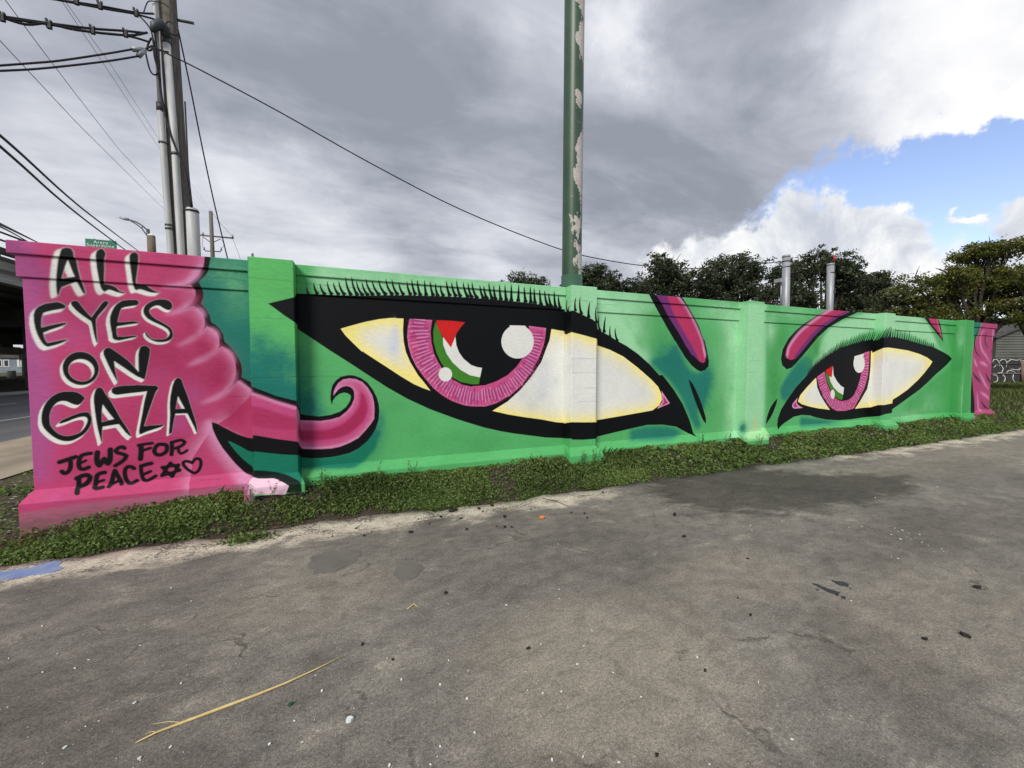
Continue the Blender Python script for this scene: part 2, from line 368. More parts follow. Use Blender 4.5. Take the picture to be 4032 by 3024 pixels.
["G","PD",-2569,1035,217,95,0.25,1,0],
["G","PD",-1992,970,244,101,0.4,1,0],
["G","PD",-2484,-510,112,123,0.3,1,0],
["G","PV",-2730,504,105,236,0.4,1,0],
["G","PV",-2773,-136,105,215,0.4,1,0],
["G","PV",-2773,-567,106,169,0.45,1,0],
["G","PV",-2509,274,147,146,0.25,1,0],
["G","PV",-2750,854,104,117,0.35,1,0],
["G","PV",-1907,-96,103,104,0.2,1,0],
["G","PV",-1755,-546,107,186,0.35,1,0],
["G","PV",-1619,-312,109,134,0.4,1,0],
["G","PV",-2729,-1253,107,73,0.25,1,0],
["G","PV",-2280,478,115,124,0.2,1,0],
["R","PL",70,1.1,0,[[-3092,1669,-2269,1814,-1474,1279,-1477,1140,-1484,1075,-1493,1040,-1509,1012,-1542,948,-1574,908,-1619,863,-1657,839,-1691,823,-1651,831,-1607,847,-1580,817,-1566,787,-1565,753,-1578,703,-1604,660,-1645,612,-1714,556,-1649,593,-1589,631,-1546,599,-1507,543,-1493,486,-1498,440,-1512,393,-1529,354,-1476,425,-1429,396,-1391,359,-1377,305,-1373,258,-1379,211,-1393,176,-1353,216,-1299,177,-1264,123,-1242,63,-1234,0,-1233,-32,-1236,-77,-1246,-121,-1273,-185,-1333,-278,-1266,-215,-1218,-151,-1164,-192,-1102,-244,-1111,-326,-1303,-541,-1453,-643,-1639,-956,-1810,-2293,-3251,-1987]]],
["S","PL",60,34,0.75,1,1,[-1571,917,-1626,868,-1701,831,-1836,811]],
["S","PL",70,34,0.75,1,1,[-1513,1053,-1571,930,-1637,872]],
["S","PL",60,34,0.75,1,1,[-1570,734,-1600,672,-1644,619,-1720,566,-1825,530]],
["S","PL",50,34,0.75,1,1,[-1496,466,-1511,402,-1545,340,-1623,277,-1731,211]],
["S","PL",60,34,0.75,1,1,[-1383,251,-1407,169,-1465,115,-1543,66,-1652,7]],
["S","PL",60,34,0.75,1,1,[-1237,-47,-1263,-157,-1334,-274,-1422,-334,-1556,-394]],
["S","PL",60,34,0.75,1,1,[-1495,514,-1527,579,-1580,615]],
["S","PL",50,34,0.75,1,1,[-1377,291,-1413,371,-1471,409]],
["S","PL",50,34,0.75,1,1,[-1239,35,-1284,144,-1350,203]],
["G","PD",-1640,416,97,119,0.6,1,0],
["G","PD",-1517,208,111,120,0.6,1,0],
["G","PD",-1367,7,113,149,0.6,1,0],
["G","PD",-1417,-155,125,108,0.6,1,0],
["G","PD",-1589,693,65,78,0.6,1,0],
["G","PD",-1738,658,63,91,0.6,1,0],
["G","PD",-1253,-405,116,139,0.6,1,0],
["G","PD",-1245,-516,117,139,0.6,1,0],
["S","PL",40,20,0.6,0,1,[-1201,-172,-1109,-271]],
["S","PL",40,30,0.5,0,1,[-1464,-643,-1319,-706,-1182,-799]],
["S","PL",60,36,0.9,0,1,[-1485,-601,-1459,-698,-1413,-824,-1327,-983,-1238,-1117,-1146,-1225]],
["S","PL",90,50,0.5,0,1,[-1509,-640,-1437,-863,-1329,-1066,-1195,-1277]],
["G","PL",-1183,-1264,71,71,0.8,1,0],
["P","BK",4,1,0,[[-1465,-593,-1425,-610,-1369,-652,-1304,-696,-1230,-744,-1158,-779,-1099,-796,-1096,-758,-1051,-768,-964,-792,-875,-816,-662,-863,-656,-1018,-834,-992,-968,-965,-1094,-937,-1107,-1118,-1101,-1216,-1169,-1178,-1190,-1156,-1231,-1106,-1272,-1051,-1332,-955,-1379,-876,-1421,-783,-1451,-697,-1462,-652]]],
["P","GE",4,1,0,[[-1331,-802,-1282,-828,-1200,-885,-1150,-925,-1098,-947,-1103,-1116,-1145,-1073,-1195,-1018,-1248,-947,-1300,-862]]],
["P","PT",9,0.85,0,[[-1101,-284,-996,-328,-865,-388,-662,-460,-660,-579,-756,-554,-868,-512,-999,-460,-1102,-431]]],
["S","PL",30,22,0.9,0,1,[-1099,-299,-996,-343,-865,-401,-663,-479]],
["P","PD",26,0.6,0,[[-1102,-431,-999,-465,-868,-517,-756,-564,-661,-595,-659,-722,-873,-709,-1106,-654]]],
["P","BK",4,1,0,[[-660,-395,-635,-544,-552,-563,-438,-582,-312,-569,-212,-535,-146,-483,-105,-419,-89,-364,-96,-342,-123,-320,-163,-310,-213,-323,-259,-360,-287,-402,-300,-456,-313,-380,-306,-293,-290,-223,-250,-165,-195,-122,-114,-104,-54,-107,28,-141,99,-197,161,-288,202,-379,224,-469,228,-554,219,-653,185,-759,142,-835,88,-905,-18,-993,-121,-1040,-222,-1059,-321,-1070,-419,-1070,-525,-1066,-640,-1045,-674,-1015]]],
["P","PT",4,1,0,[[-660,-464,-635,-615,-553,-623,-420,-635,-313,-623,-213,-596,-137,-533,-85,-464,-54,-388,-52,-310,-67,-271,-97,-243,-137,-232,-182,-242,-222,-268,-258,-311,-279,-345,-275,-299,-256,-246,-226,-197,-175,-155,-105,-142,-34,-151,37,-185,98,-253,149,-349,169,-439,173,-524,169,-608,166,-639,133,-694,64,-780,-15,-864,-119,-918,-220,-955,-319,-969,-417,-967,-513,-962,-607,-949,-642,-933,-666,-849]]],
["R","PL",34,1.5,0,[[-660,-464,-635,-615,-553,-623,-420,-635,-313,-623,-213,-596,-137,-533,-85,-464,-54,-388,-52,-310,-67,-271,-97,-243,-137,-232,-182,-242,-222,-268,-258,-311,-279,-345,-275,-299,-256,-246,-226,-197,-175,-155,-105,-142,-34,-151,37,-185,98,-253,149,-349,169,-439,173,-524,169,-608,166,-639,133,-694,64,-780,-15,-864,-119,-918,-220,-955,-319,-969,-417,-967,-513,-962,-607,-949,-642,-933,-666,-849]]],
["P","PD",22,0.95,1,[[-657,-648,-631,-729,-461,-740,-315,-727,-190,-679,-88,-596,-9,-489,8,-412,15,-301,55,-335,85,-414,94,-521,61,-631,-3,-712,-91,-790,-218,-842,-366,-865,-633,-856,-658,-812]]],
["S","PL",16,9,0.8,0,1,[-607,-933,-417,-950,-270,-940,-129,-904,-25,-850]],
["P","BK",5,0.96,1,[[-1101,-1148,-973,-1170,-866,-1199,-794,-1227,-704,-1285,-644,-1339,-633,-1454,-777,-1442,-1106,-1231]]],
["P","PW",4,1,0,[[-1106,-1226,-1058,-1247,-975,-1256,-908,-1260,-864,-1283,-797,-1333,-761,-1364,-800,-1460,-1167,-1415,-1146,-1273,-1128,-1244]]],
["P","CN",18,0.5,0,[[-3061,-1378,-2570,-1335,-1884,-1320,-1195,-1291,-1101,-1322,-1122,-2147,-3182,-1882,-3160,-1387]]],
["L",-45,-26,7,12,0,[[-2579,1105,-2560,1118,-2537,1123,-2511,1115,-2498,1084,-2495,1037,-2480,1017,-2470,923,-2457,838,-2439,778,-2426,709,-2431,689,-2449,712,-2481,797,-2491,804,-2537,779,-2593,747,-2604,718,-2619,664,-2625,661,-2630,695,-2632,763,-2627,849,-2618,927,-2607,1013,-2594,1057,-2588,1087],[-2540,1007,-2530,969,-2513,902,-2497,854,-2535,844,-2590,829,-2579,875,-2560,949]]],
["L",-41,-36,7,10,1,[[-2327,1116,-2306,1135,-2286,1138,-2267,1109,-2265,1083,-2276,1038,-2278,941,-2285,852,-2285,803,-2258,799,-2224,790,-2197,774,-2174,745,-2150,735,-2127,732,-2129,725,-2150,719,-2195,728,-2226,741,-2249,748,-2267,740,-2288,723,-2304,744,-2316,774,-2324,840,-2334,935,-2339,1023,-2339,1075]]],
["L",-36,-33,7,10,1,[[-2085,1097,-2070,1121,-2045,1133,-2024,1121,-2016,1095,-2020,1027,-2030,945,-2042,863,-2045,822,-2009,820,-1970,818,-1949,800,-1914,772,-1874,755,-1855,756,-1863,746,-1911,741,-1951,749,-1993,764,-2022,769,-2040,759,-2054,762,-2064,789,-2073,838,-2078,905,-2085,994,-2088,1052]]],
["L",-32,-33,7,10,0,[[-2761,556,-2716,587,-2630,609,-2602,600,-2571,578,-2572,556,-2588,547,-2662,526,-2710,508,-2729,497,-2736,473,-2744,430,-2747,364,-2706,380,-2642,402,-2587,417,-2569,411,-2574,400,-2617,375,-2682,345,-2735,315,-2732,277,-2724,247,-2712,221,-2648,240,-2596,256,-2562,259,-2567,251,-2617,219,-2662,199,-2710,183,-2732,195,-2747,216,-2764,254,-2780,305,-2791,360,-2797,419,-2796,483,-2784,526]]],
["L",-20,-37,6,6,0,[[-2536,608,-2514,627,-2488,626,-2472,605,-2448,561,-2416,510,-2391,476,-2369,517,-2341,562,-2316,608,-2291,638,-2267,640,-2259,616,-2269,593,-2301,547,-2337,496,-2357,456,-2360,411,-2358,318,-2355,229,-2360,225,-2372,264,-2383,339,-2390,405,-2396,436,-2425,461,-2463,495,-2501,536,-2529,578]]],
["L",-30,-26,6,6,0,[[-2199,615,-2160,649,-2111,661,-2047,665,-2030,648,-2028,627,-2045,608,-2099,596,-2141,585,-2166,570,-2178,531,-2190,481,-2199,438,-2153,440,-2093,451,-2054,448,-2028,440,-2037,431,-2084,422,-2147,408,-2204,395,-2210,372,-2209,332,-2204,294,-2158,297,-2098,306,-2059,309,-2049,300,-2067,291,-2117,278,-2163,263,-2195,255,-2226,261,-2243,277,-2246,322,-2253,380,-2258,433,-2254,487,-2240,537,-2221,582]]],
["L",-17,-23,6,6,1,[[-1917,664,-1873,680,-1828,683,-1788,672,-1766,645,-1761,613,-1775,584,-1794,574,-1820,582,-1846,599,-1867,614,-1893,615,-1923,599,-1944,575,-1950,552,-1936,520,-1905,485,-1858,454,-1811,421,-1778,388,-1766,346,-1767,308,-1789,272,-1820,255,-1861,247,-1901,249,-1941,266,-1973,293,-1988,320,-1990,343,-1980,350,-1969,321,-1948,289,-1915,276,-1871,275,-1830,285,-1803,312,-1794,340,-1805,373,-1834,400,-1877,426,-1931,456,-1970,486,-1994,527,-1998,563,-1984,605,-1954,639]]],
["L",-21,-32,6,6,1,[[-2354,-25,-2360,-66,-2374,-103,-2394,-135,-2421,-160,-2452,-175,-2485,-180,-2517,-176,-2548,-161,-2575,-138,-2596,-107,-2610,-72,-2616,-32,-2615,8,-2605,46,-2588,80,-2565,108,-2537,129,-2505,140,-2473,142,-2440,133,-2411,115,-2386,88,-2368,54,-2357,16],[-2390,-43,-2394,-69,-2404,-94,-2418,-114,-2437,-130,-2458,-140,-2482,-143,-2505,-139,-2526,-129,-2545,-114,-2560,-93,-2570,-69,-2575,-43,-2574,-17,-2567,8,-2555,31,-2539,49,-2519,62,-2497,69,-2474,69,-2451,63,-2430,50,-2413,32,-2400,9,-2392,-16]]],
["L",-23,-28,6,5,0,[[-2315,156,-2297,181,-2273,188,-2250,173,-2193,121,-2138,67,-2091,3,-2054,-56,-2054,27,-2051,119,-2042,174,-2027,202,-2001,211,-1976,205,-1955,175,-1956,143,-1970,55,-1984,-20,-2001,-103,-2009,-133,-2027,-124,-2066,-102,-2114,-61,-2169,-10,-2240,53,-2233,-28,-2225,-101,-2216,-151,-2220,-160,-2233,-128,-2258,-64,-2283,8,-2305,80,-2317,120]]],
["L",-23,-30,5,5,1,[[-2467,-309,-2473,-296,-2499,-264,-2531,-245,-2580,-238,-2628,-241,-2667,-257,-2707,-289,-2744,-340,-2768,-400,-2780,-464,-2781,-529,-2769,-578,-2745,-619,-2709,-665,-2665,-701,-2621,-717,-2575,-714,-2528,-690,-2483,-653,-2451,-606,-2429,-548,-2424,-504,-2433,-472,-2445,-449,-2469,-441,-2505,-446,-2546,-462,-2599,-488,-2639,-511,-2659,-532,-2661,-545,-2650,-545,-2607,-530,-2557,-506,-2514,-490,-2474,-488,-2458,-506,-2461,-542,-2481,-590,-2512,-633,-2553,-655,-2599,-666,-2638,-659,-2676,-632,-2703,-595,-2721,-555,-2725,-502,-2722,-458,-2708,-407,-2688,-368,-2658,-338,-2625,-329,-2596,-336,-2568,-355,-2539,-369,-2516,-370,-2495,-353]]],
["L",-27,-33,5,5,0,[[-2394,-249,-2380,-213,-2359,-202,-2335,-214,-2317,-264,-2272,-352,-2233,-453,-2214,-505,-2175,-590,-2149,-651,-2131,-706,-2147,-698,-2178,-659,-2204,-611,-2226,-573,-2273,-580,-2349,-593,-2356,-679,-2358,-743,-2365,-747,-2373,-692,-2384,-623,-2393,-541,-2401,-428,-2405,-343,-2403,-293],[-2339,-372,-2322,-409,-2290,-469,-2260,-521,-2306,-532,-2351,-546,-2350,-476,-2346,-417]]],
["L",-25,-33,5,5,0,[[-2269,-229,-2256,-207,-2204,-192,-2133,-188,-2061,-185,-1989,-191,-1923,-194,-1904,-209,-1906,-232,-1926,-265,-1950,-339,-1979,-432,-2008,-529,-2029,-603,-1974,-599,-1877,-595,-1870,-607,-1900,-624,-1960,-644,-2012,-662,-2061,-687,-2071,-680,-2072,-647,-2056,-559,-2039,-467,-2020,-355,-1997,-258,-1991,-251,-2064,-261,-2136,-269,-2228,-282,-2252,-275,-2269,-256]]],
["L",-19,-16,5,5,0,[[-1768,-140,-1749,-119,-1722,-119,-1707,-146,-1694,-203,-1666,-300,-1642,-407,-1618,-514,-1597,-613,-1592,-696,-1600,-700,-1618,-641,-1647,-561,-1672,-492,-1699,-489,-1772,-490,-1781,-535,-1795,-611,-1806,-687,-1835,-704,-1827,-619,-1818,-505,-1816,-381,-1808,-306,-1789,-202],[-1745,-307,-1729,-351,-1693,-441,-1736,-439,-1768,-440,-1757,-374]]],
["S","BK",40,5,1.0,0,1,[-2672,-915,-2617,-895,-2556,-874]],
["S","BK",37,5,1.0,0,1,[-2596,-904,-2595,-947,-2602,-989,-2622,-1019,-2643,-1026,-2660,-1005]],
["S","BK",37,5,1.0,0,1,[-2445,-848,-2483,-853,-2516,-868,-2532,-910,-2537,-952,-2528,-989,-2510,-1000,-2488,-995,-2466,-984]],
["S","BK",26,5,1.0,0,1,[-2529,-939,-2505,-928,-2485,-916]],
["S","BK",44,5,1.0,0,1,[-2396,-843,-2402,-892,-2400,-951,-2387,-974,-2364,-939,-2348,-911,-2337,-938,-2321,-962,-2306,-930,-2301,-861,-2299,-822]],
["S","BK",37,5,1.0,0,1,[-2190,-818,-2206,-804,-2235,-811,-2258,-838,-2247,-858,-2209,-874,-2178,-895,-2194,-929,-2231,-963,-2267,-987]],
["S","BK",42,5,1.0,0,1,[-2556,-1084,-2515,-1063,-2483,-1059,-2461,-1079,-2466,-1111,-2494,-1148,-2530,-1166]],
["S","BK",40,5,1.0,0,1,[-2542,-1081,-2543,-1146,-2554,-1207,-2558,-1231]],
["S","BK",39,5,1.0,0,1,[-2349,-1047,-2376,-1050,-2404,-1067,-2414,-1106,-2421,-1157,-2426,-1185,-2415,-1199,-2390,-1197,-2366,-1192]],
["S","BK",28,5,1.0,0,1,[-2415,-1143,-2385,-1131,-2360,-1123]],
["S","BK",39,5,1.0,0,1,[-2273,-1038,-2286,-1083,-2297,-1137,-2318,-1190]],
["S","BK",38,5,1.0,0,1,[-2271,-1038,-2253,-1087,-2232,-1144,-2223,-1175]],
["S","BK",27,5,1.0,0,1,[-2315,-1185,-2275,-1158,-2235,-1131]],
["S","BK",37,5,1.0,0,1,[-2123,-1029,-2147,-1010,-2175,-1009,-2193,-1037,-2197,-1074,-2188,-1135,-2167,-1173,-2141,-1176,-2104,-1155]],
["S","BK",39,5,1.0,0,1,[-1986,-990,-2016,-995,-2066,-1009]],
["S","BK",34,5,1.0,0,1,[-2068,-1012,-2068,-1065,-2061,-1119,-2048,-1156,-2021,-1163,-1985,-1144,-1955,-1124]],
["S","BK",31,5,1.0,0,1,[-2063,-1101,-2031,-1088,-1995,-1072]],
["S","BK",31,5,1.0,0,1,[-2082,-796,-2032,-789,-1971,-783]],
["S","BK",45,5,1.0,0,1,[-2062,-806,-2062,-862,-2070,-937]],
["S","BK",29,5,1.0,0,1,[-2058,-853,-2022,-843,-1987,-832]],
["S","BK",38,5,1.0,0,1,[-1900,-799,-1861,-810,-1853,-845,-1867,-886,-1912,-909,-1945,-897,-1957,-863,-1944,-823,-1921,-801,-1900,-799]],
["S","BK",37,5,1.0,0,1,[-1812,-787,-1812,-844,-1818,-913]],
["S","BK",32,5,1.0,0,1,[-1815,-788,-1772,-774,-1729,-769,-1703,-791,-1718,-817,-1759,-841,-1796,-853]],
["S","BK",27,5,1.0,0,1,[-1759,-848,-1757,-887,-1739,-911,-1711,-899,-1686,-879]],
["S","BK",31,4,1.0,0,0,[-1831,-1000,-1907,-1127,-1754,-1085,-1831,-1000]],
["S","BK",31,4,1.0,0,0,[-1899,-1040,-1761,-1026,-1819,-1144,-1899,-1040]],
["S","BK",30,5,1.0,0,1,[-1649,-1017,-1677,-999,-1705,-994,-1724,-1006,-1718,-1038,-1689,-1080,-1652,-1115,-1626,-1127,-1598,-1105,-1578,-1063,-1572,-1016,-1582,-984,-1607,-974,-1629,-988,-1649,-1017]],
["P","BK",4,1,0,[[-915,694,-783,738,-657,780,-633,819,-447,826,-232,830,55,844,289,865,632,888,691,888,1015,901,1356,907,1713,904,1994,896,2286,887,2694,846,2836,817,2896,820,2960,816,3046,787,3125,761,3191,734,3280,706,3353,662,3372,563,3453,523,3576,475,3701,410,3913,319,4132,199,4358,40,4568,-143,4637,-142,4880,-387,5082,-638,5238,-912,5333,-1149,5438,-1224,5219,-1142,4944,-1011,4656,-960,4332,-948,4087,-979,3763,-1022,3381,-1076,3369,-1107,3148,-1107,2950,-1091,2928,-1076,2765,-1055,2510,-1030,2343,-999,1997,-936,1830,-899,1587,-833,1352,-752,1200,-696,1136,-670,843,-548,564,-406,334,-264,150,-135,-99,43,-305,185,-458,297,-626,417,-659,496,-769,576,-856,647]]],
["P","W",3,1,0,[[-188,443,-79,481,79,533,247,575,382,595,598,603,593,171,701,-39,886,-318,854,-312,765,-277,645,-222,489,-123,338,-18,190,83,46,183,44,175,-47,269,-137,366]]],
["P","W",3,1,0,[[2593,539,2684,525,2832,511,2930,502,2930,502,3137,463,3364,415,3371,317,3599,255,3852,154,4136,-22,4408,-213,4549,-333,4621,-455,4635,-547,4578,-638,4441,-715,4149,-745,3760,-784,3378,-820,3372,-823,3372,-852,3149,-842,2926,-828,2797,-829,2668,-814,2432,-761,2168,-716,1914,-665,1668,-600,1770,-199,2305,154,2463,517]]],
["R","Y",110,2.1,0,[[-188,443,-79,481,79,533,247,575,382,595,598,603,593,171,701,-39,886,-318,854,-312,765,-277,645,-222,489,-123,338,-18,190,83,46,183,44,175,-47,269,-137,366]]],
["R","Y",120,2.0,0,[[2593,539,2684,525,2832,511,2930,502,2930,502,3137,463,3364,415,3371,317,3599,255,3852,154,4136,-22,4408,-213,4549,-333,4621,-455,4635,-547,4578,-638,4441,-715,4149,-745,3760,-784,3378,-820,3372,-823,3372,-852,3149,-842,2926,-828,2797,-829,2668,-814,2432,-761,2168,-716,1914,-665,1668,-600,1770,-199,2305,154,2463,517]]],
["G","WB",407,228,67,125,0.5,1,0],
["G","WB",425,385,48,125,0.5,1,0],
["G","WB",2466,-136,89,255,0.5,1,0],
["G","WG",2426,-427,102,91,0.3,1,0],
["G","WG",2267,-567,87,80,0.3,1,0],
["G","WG",2630,-211,104,92,0.3,1,0],
["G","WG",2881,-27,112,97,0.3,1,0],
["G","WG",2505,46,99,87,0.3,1,0],
["G","WG",2149,-419,78,72,0.3,1,0],
["S","BK",3,3,0.0,0,1,[362,816,362,631]],
["P","BK",3,1,0,[[532,612,522,449,528,313,554,178,607,50,700,-112,765,-191,854,-312,1066,-555,1479,-674,1696,-604,1914,-485,2099,-334,2271,-147,2428,60,2526,301,2561,380,2589,538,2589,611]]],
["P","PM",3,1,0,[[605,594,581,491,572,371,586,251,624,115,678,2,774,-134,887,-275,1011,-378,1137,-454,1293,-514,1400,-533,1588,-543,1749,-503,1964,-393,2133,-256,2288,-52,2393,124,2463,300,2489,415,2504,548,2227,570,885,593]]],
["R","PI",22,0.9,0,[[605,594,581,491,572,371,586,251,624,115,678,2,774,-134,887,-275,1011,-378,1137,-454,1293,-514,1400,-533,1588,-543,1749,-503,1964,-393,2133,-256,2288,-52,2393,124,2463,300,2489,415,2504,548,2227,570,885,593]]],
["I",[1498,484],[575,452],[1494,-544],[864,446],[1495,-270],[2503,518],[2233,491],64,-187,1,1.0],
["P","BK",3,1,0,[[442,594,604,597,885,593,1314,584,2245,570,2503,551,2605,536,2604,776,444,728]]],
["P","BK",3,1,0,[[885,593,863,452,870,322,902,166,950,68,999,-15,1131,-162,1268,-240,1410,-273,1401,-265,1589,-254,1750,-203,1914,-120,2048,-4,2132,106,2218,260,2249,438,2233,566,2225,615]]],
["P","FG",3,1,0,[[922,561,896,453,899,314,935,175,992,51,1041,-23,1131,-137,1251,-206,1410,-239,1502,-237,1518,-147,1356,-111,1254,-49,1143,52,1068,160,1023,276,1019,367,962,480,932,561]]],
["P","W",3,1,0,[[1019,375,1023,276,1068,160,1143,52,1254,-49,1377,-118,1518,-147,1546,-19,1484,-11,1395,19,1290,103,1230,187,1196,279,1184,392]]],
["P","RD",3,1,0,[[930,592,1122,594,1315,581,1258,516,1202,438,1162,337,1124,244,1069,318,1019,383,962,480]]],
["P","W",3,1,0,[[1946,570,2186,578,2186,554,2225,528,2258,496,2285,458,2302,415,2311,370,2310,323,2300,278,2281,235,2253,196,2219,163,2179,137,2134,119,2087,110,2040,110,1993,118,1950,135,1911,160,1878,191,1852,228,1834,269,1824,313,1823,358,1832,402,1848,445,1873,483,1905,517,1943,545]]],
["P","BK",2,1,0,[[1845,617,2264,609,2264,569,1845,566]]],
["P","W",3,1,1,[[1137,-104,1136,-118,1132,-132,1127,-146,1120,-158,1110,-169,1100,-178,1088,-185,1075,-191,1061,-194,1048,-195,1034,-194,1020,-190,1008,-184,996,-177,986,-167,977,-156,970,-144,965,-131,962,-117,961,-102,962,-88,965,-74,971,-61,978,-49,987,-38,997,-29,1009,-21,1022,-16,1035,-12,1049,-11,1063,-13,1076,-16,1089,-21,1101,-29,1111,-38,1120,-49,1128,-62,1133,-75,1136,-89]]],
["S","WG",6,6,0.3,0,1,[2121,304,2115,292,2105,281,2092,274,2078,270,2064,269,2050,273,2038,280,2028,289,2021,301,2018,315,2018,329,2023,342,2031,353,2042,363,2055,369,2069,372,2083,371,2097,366,2108,358,2117,347]],
["S","WG",6,6,0.3,0,1,[2180,285,2165,258,2144,236,2117,220,2087,212,2056,211,2026,219,2000,233,1979,254,1964,280,1957,309,1959,338,1968,366,1985,391,2009,411,2036,424,2067,430,2098,428,2127,418,2152,401,2171,378]],
["S","WG",6,6,0.3,0,1,[2235,267,2213,227,2180,194,2140,170,2095,157,2049,157,2004,168,1964,190,1933,221,1911,260,1901,303,1904,347,1918,389,1943,426,1978,456,2019,476,2065,485,2111,482,2155,467,2192,442,2221,407]],
["S","WG",6,6,0.3,0,1,[2275,254,2248,204,2207,162,2157,133,2101,117,2043,117,1988,131,1939,158,1899,197,1873,245,1860,298,1863,353,1881,405,1912,451,1955,488,2007,514,2063,525,2121,521,2175,503,2222,471,2259,428]],
["P","PI",3,1,0,[[4620,-399,4802,-613,4533,-695,4647,-576]]],
["P","TD",6,0.9,0,[[4652,-483,4766,-604,4625,-654,4675,-577]]],
["P","BK",4,1.0,0,[[-536,911,-539,897,-539,884,-538,872,-536,860,-534,849,-531,838,-529,826,-525,816,-502,836,-507,842,-515,848,-519,856,-523,866,-526,876,-529,887,-532,899,-536,911]]],
["P","BK",4,1.0,0,[[-461,960,-465,939,-465,918,-463,899,-460,880,-455,863,-449,846,-446,827,-438,811,-404,843,-413,853,-425,862,-433,875,-439,890,-445,905,-450,923,-455,941,-461,960]]],
["P","BK",4,1.0,0,[[-397,958,-400,936,-399,916,-395,896,-390,878,-383,860,-375,843,-368,823,-356,808,-326,845,-338,855,-352,862,-362,875,-371,889,-378,905,-384,921,-390,939,-397,958]]],
["P","BK",4,1.0,0,[[-321,990,-324,964,-323,940,-321,917,-316,895,-310,874,-303,854,-298,831,-287,813,-253,846,-264,859,-278,870,-287,886,-295,904,-303,923,-309,944,-314,966,-321,990]]],
["P","BK",4,1.0,0,[[-255,984,-258,959,-257,936,-253,914,-247,893,-240,872,-231,853,-223,832,-210,814,-179,851,-192,862,-207,872,-218,887,-227,904,-235,922,-242,941,-248,962,-255,984]]],
["P","BK",4,1.0,0,[[-198,1003,-201,976,-199,951,-195,927,-189,903,-181,881,-171,861,-162,837,-148,819,-116,855,-130,868,-147,879,-158,896,-168,915,-177,934,-184,956,-191,979,-198,1003]]],
["P","BK",4,1.0,0,[[-125,1058,-128,1023,-126,990,-123,958,-117,928,-110,900,-100,873,-94,845,-81,821,-44,851,-58,870,-75,888,-86,912,-96,937,-104,965,-111,994,-117,1025,-125,1058]]],
["P","BK",4,1.0,0,[[-58,1071,-61,1034,-60,1000,-56,967,-50,935,-42,906,-31,878,-24,848,-10,823,27,854,12,874,-6,893,-17,918,-28,944,-37,973,-44,1004,-51,1036,-58,1071]]],
["P","BK",4,1.0,0,[[-6,1019,-9,990,-6,963,-1,938,6,913,15,890,27,868,37,843,53,824,85,861,69,875,51,888,38,905,27,925,17,946,9,969,2,993,-6,1019]]],
["P","BK",4,1.0,0,[[54,1016,52,989,54,963,58,938,65,914,74,892,86,871,95,847,111,827,143,865,128,879,110,890,98,907,87,926,77,946,69,968,62,991,54,1016]]],
["P","BK",4,1.0,0,[[100,1054,98,1022,101,991,106,962,115,935,126,909,139,884,151,857,169,835,202,873,184,889,163,904,149,924,136,947,125,971,116,997,109,1025,100,1054]]],
["P","BK",4,1.0,0,[[170,1045,168,1015,171,986,177,960,185,934,196,910,209,887,221,861,239,841,271,880,254,895,233,907,219,926,206,946,196,968,186,992,179,1018,170,1045]]],
["P","BK",4,1.0,0,[[244,1058,241,1027,245,998,251,970,260,944,271,919,285,895,298,869,317,848,350,888,331,903,310,916,295,936,281,957,270,979,260,1004,252,1030,244,1058]]],
["P","BK",4,1.0,0,[[325,1077,323,1044,326,1013,331,984,339,956,350,929,363,904,373,877,391,854,426,892,409,908,388,923,374,944,362,967,351,992,342,1018,334,1047,325,1077]]],
["P","BK",4,1.0,0,[[398,1075,395,1043,397,1013,401,985,408,958,417,932,428,908,436,881,451,859,488,895,473,911,454,926,442,946,431,968,422,992,413,1018,406,1046,398,1075]]],
["P","BK",4,1.0,0,[[480,1042,476,1016,477,992,480,968,486,946,493,925,502,905,508,882,520,864,558,900,545,912,529,923,518,939,509,957,501,976,494,997,488,1019,480,1042]]],
["P","BK",4,1.0,0,[[576,1062,572,1034,572,1008,574,983,578,959,584,936,591,915,594,891,604,872,646,903,635,917,619,930,611,948,603,968,596,989,589,1012,584,1036,576,1062]]],
["P","BK",4,1.0,0,[[635,1090,631,1059,631,1029,633,1001,637,974,642,949,649,925,652,899,662,877,705,906,694,922,679,939,670,960,662,982,654,1007,648,1033,642,1061,635,1090]]],
["P","BK",4,1.0,0,[[703,1092,698,1060,698,1029,699,1000,702,973,706,947,711,922,711,896,719,873,767,899,757,917,743,934,735,956,728,980,722,1005,716,1033,711,1062,703,1092]]],
["P","BK",4,1.0,0,[[793,1095,787,1064,786,1034,785,1005,786,978,787,953,789,929,786,904,789,882,841,900,835,918,823,937,818,959,813,983,808,1009,804,1036,800,1065,793,1095]]],
["P","BK",4,1.0,0,[[865,1081,860,1052,860,1024,861,997,864,972,867,948,872,925,872,901,880,880,929,907,919,923,905,938,897,958,890,980,884,1003,878,1027,873,1054,865,1081]]],
["P","BK",4,1.0,0,[[928,1066,923,1039,922,1013,922,989,924,966,927,944,932,923,931,900,937,881,987,907,978,922,965,935,958,953,951,973,946,994,941,1017,936,1041,928,1066]]],
["P","BK",4,1.0,0,[[990,1046,985,1023,985,1000,987,979,991,958,996,939,1002,920,1004,899,1013,882,1059,917,1049,928,1034,938,1025,952,1017,968,1010,986,1004,1005,998,1025,990,1046]]],
["P","BK",4,1.0,0,[[1071,1106,1066,1074,1066,1044,1068,1015,1072,988,1077,963,1084,938,1086,912,1095,890,1145,920,1133,937,1117,953,1108,974,1100,997,1092,1022,1086,1048,1080,1076,1071,1106]]],
["P","BK",4,1.0,0,[[1138,1095,1134,1064,1135,1036,1138,1008,1143,982,1151,958,1160,934,1165,909,1177,887,1223,923,1210,938,1192,952,1181,972,1171,993,1162,1016,1154,1041,1147,1067,1138,1095]]],
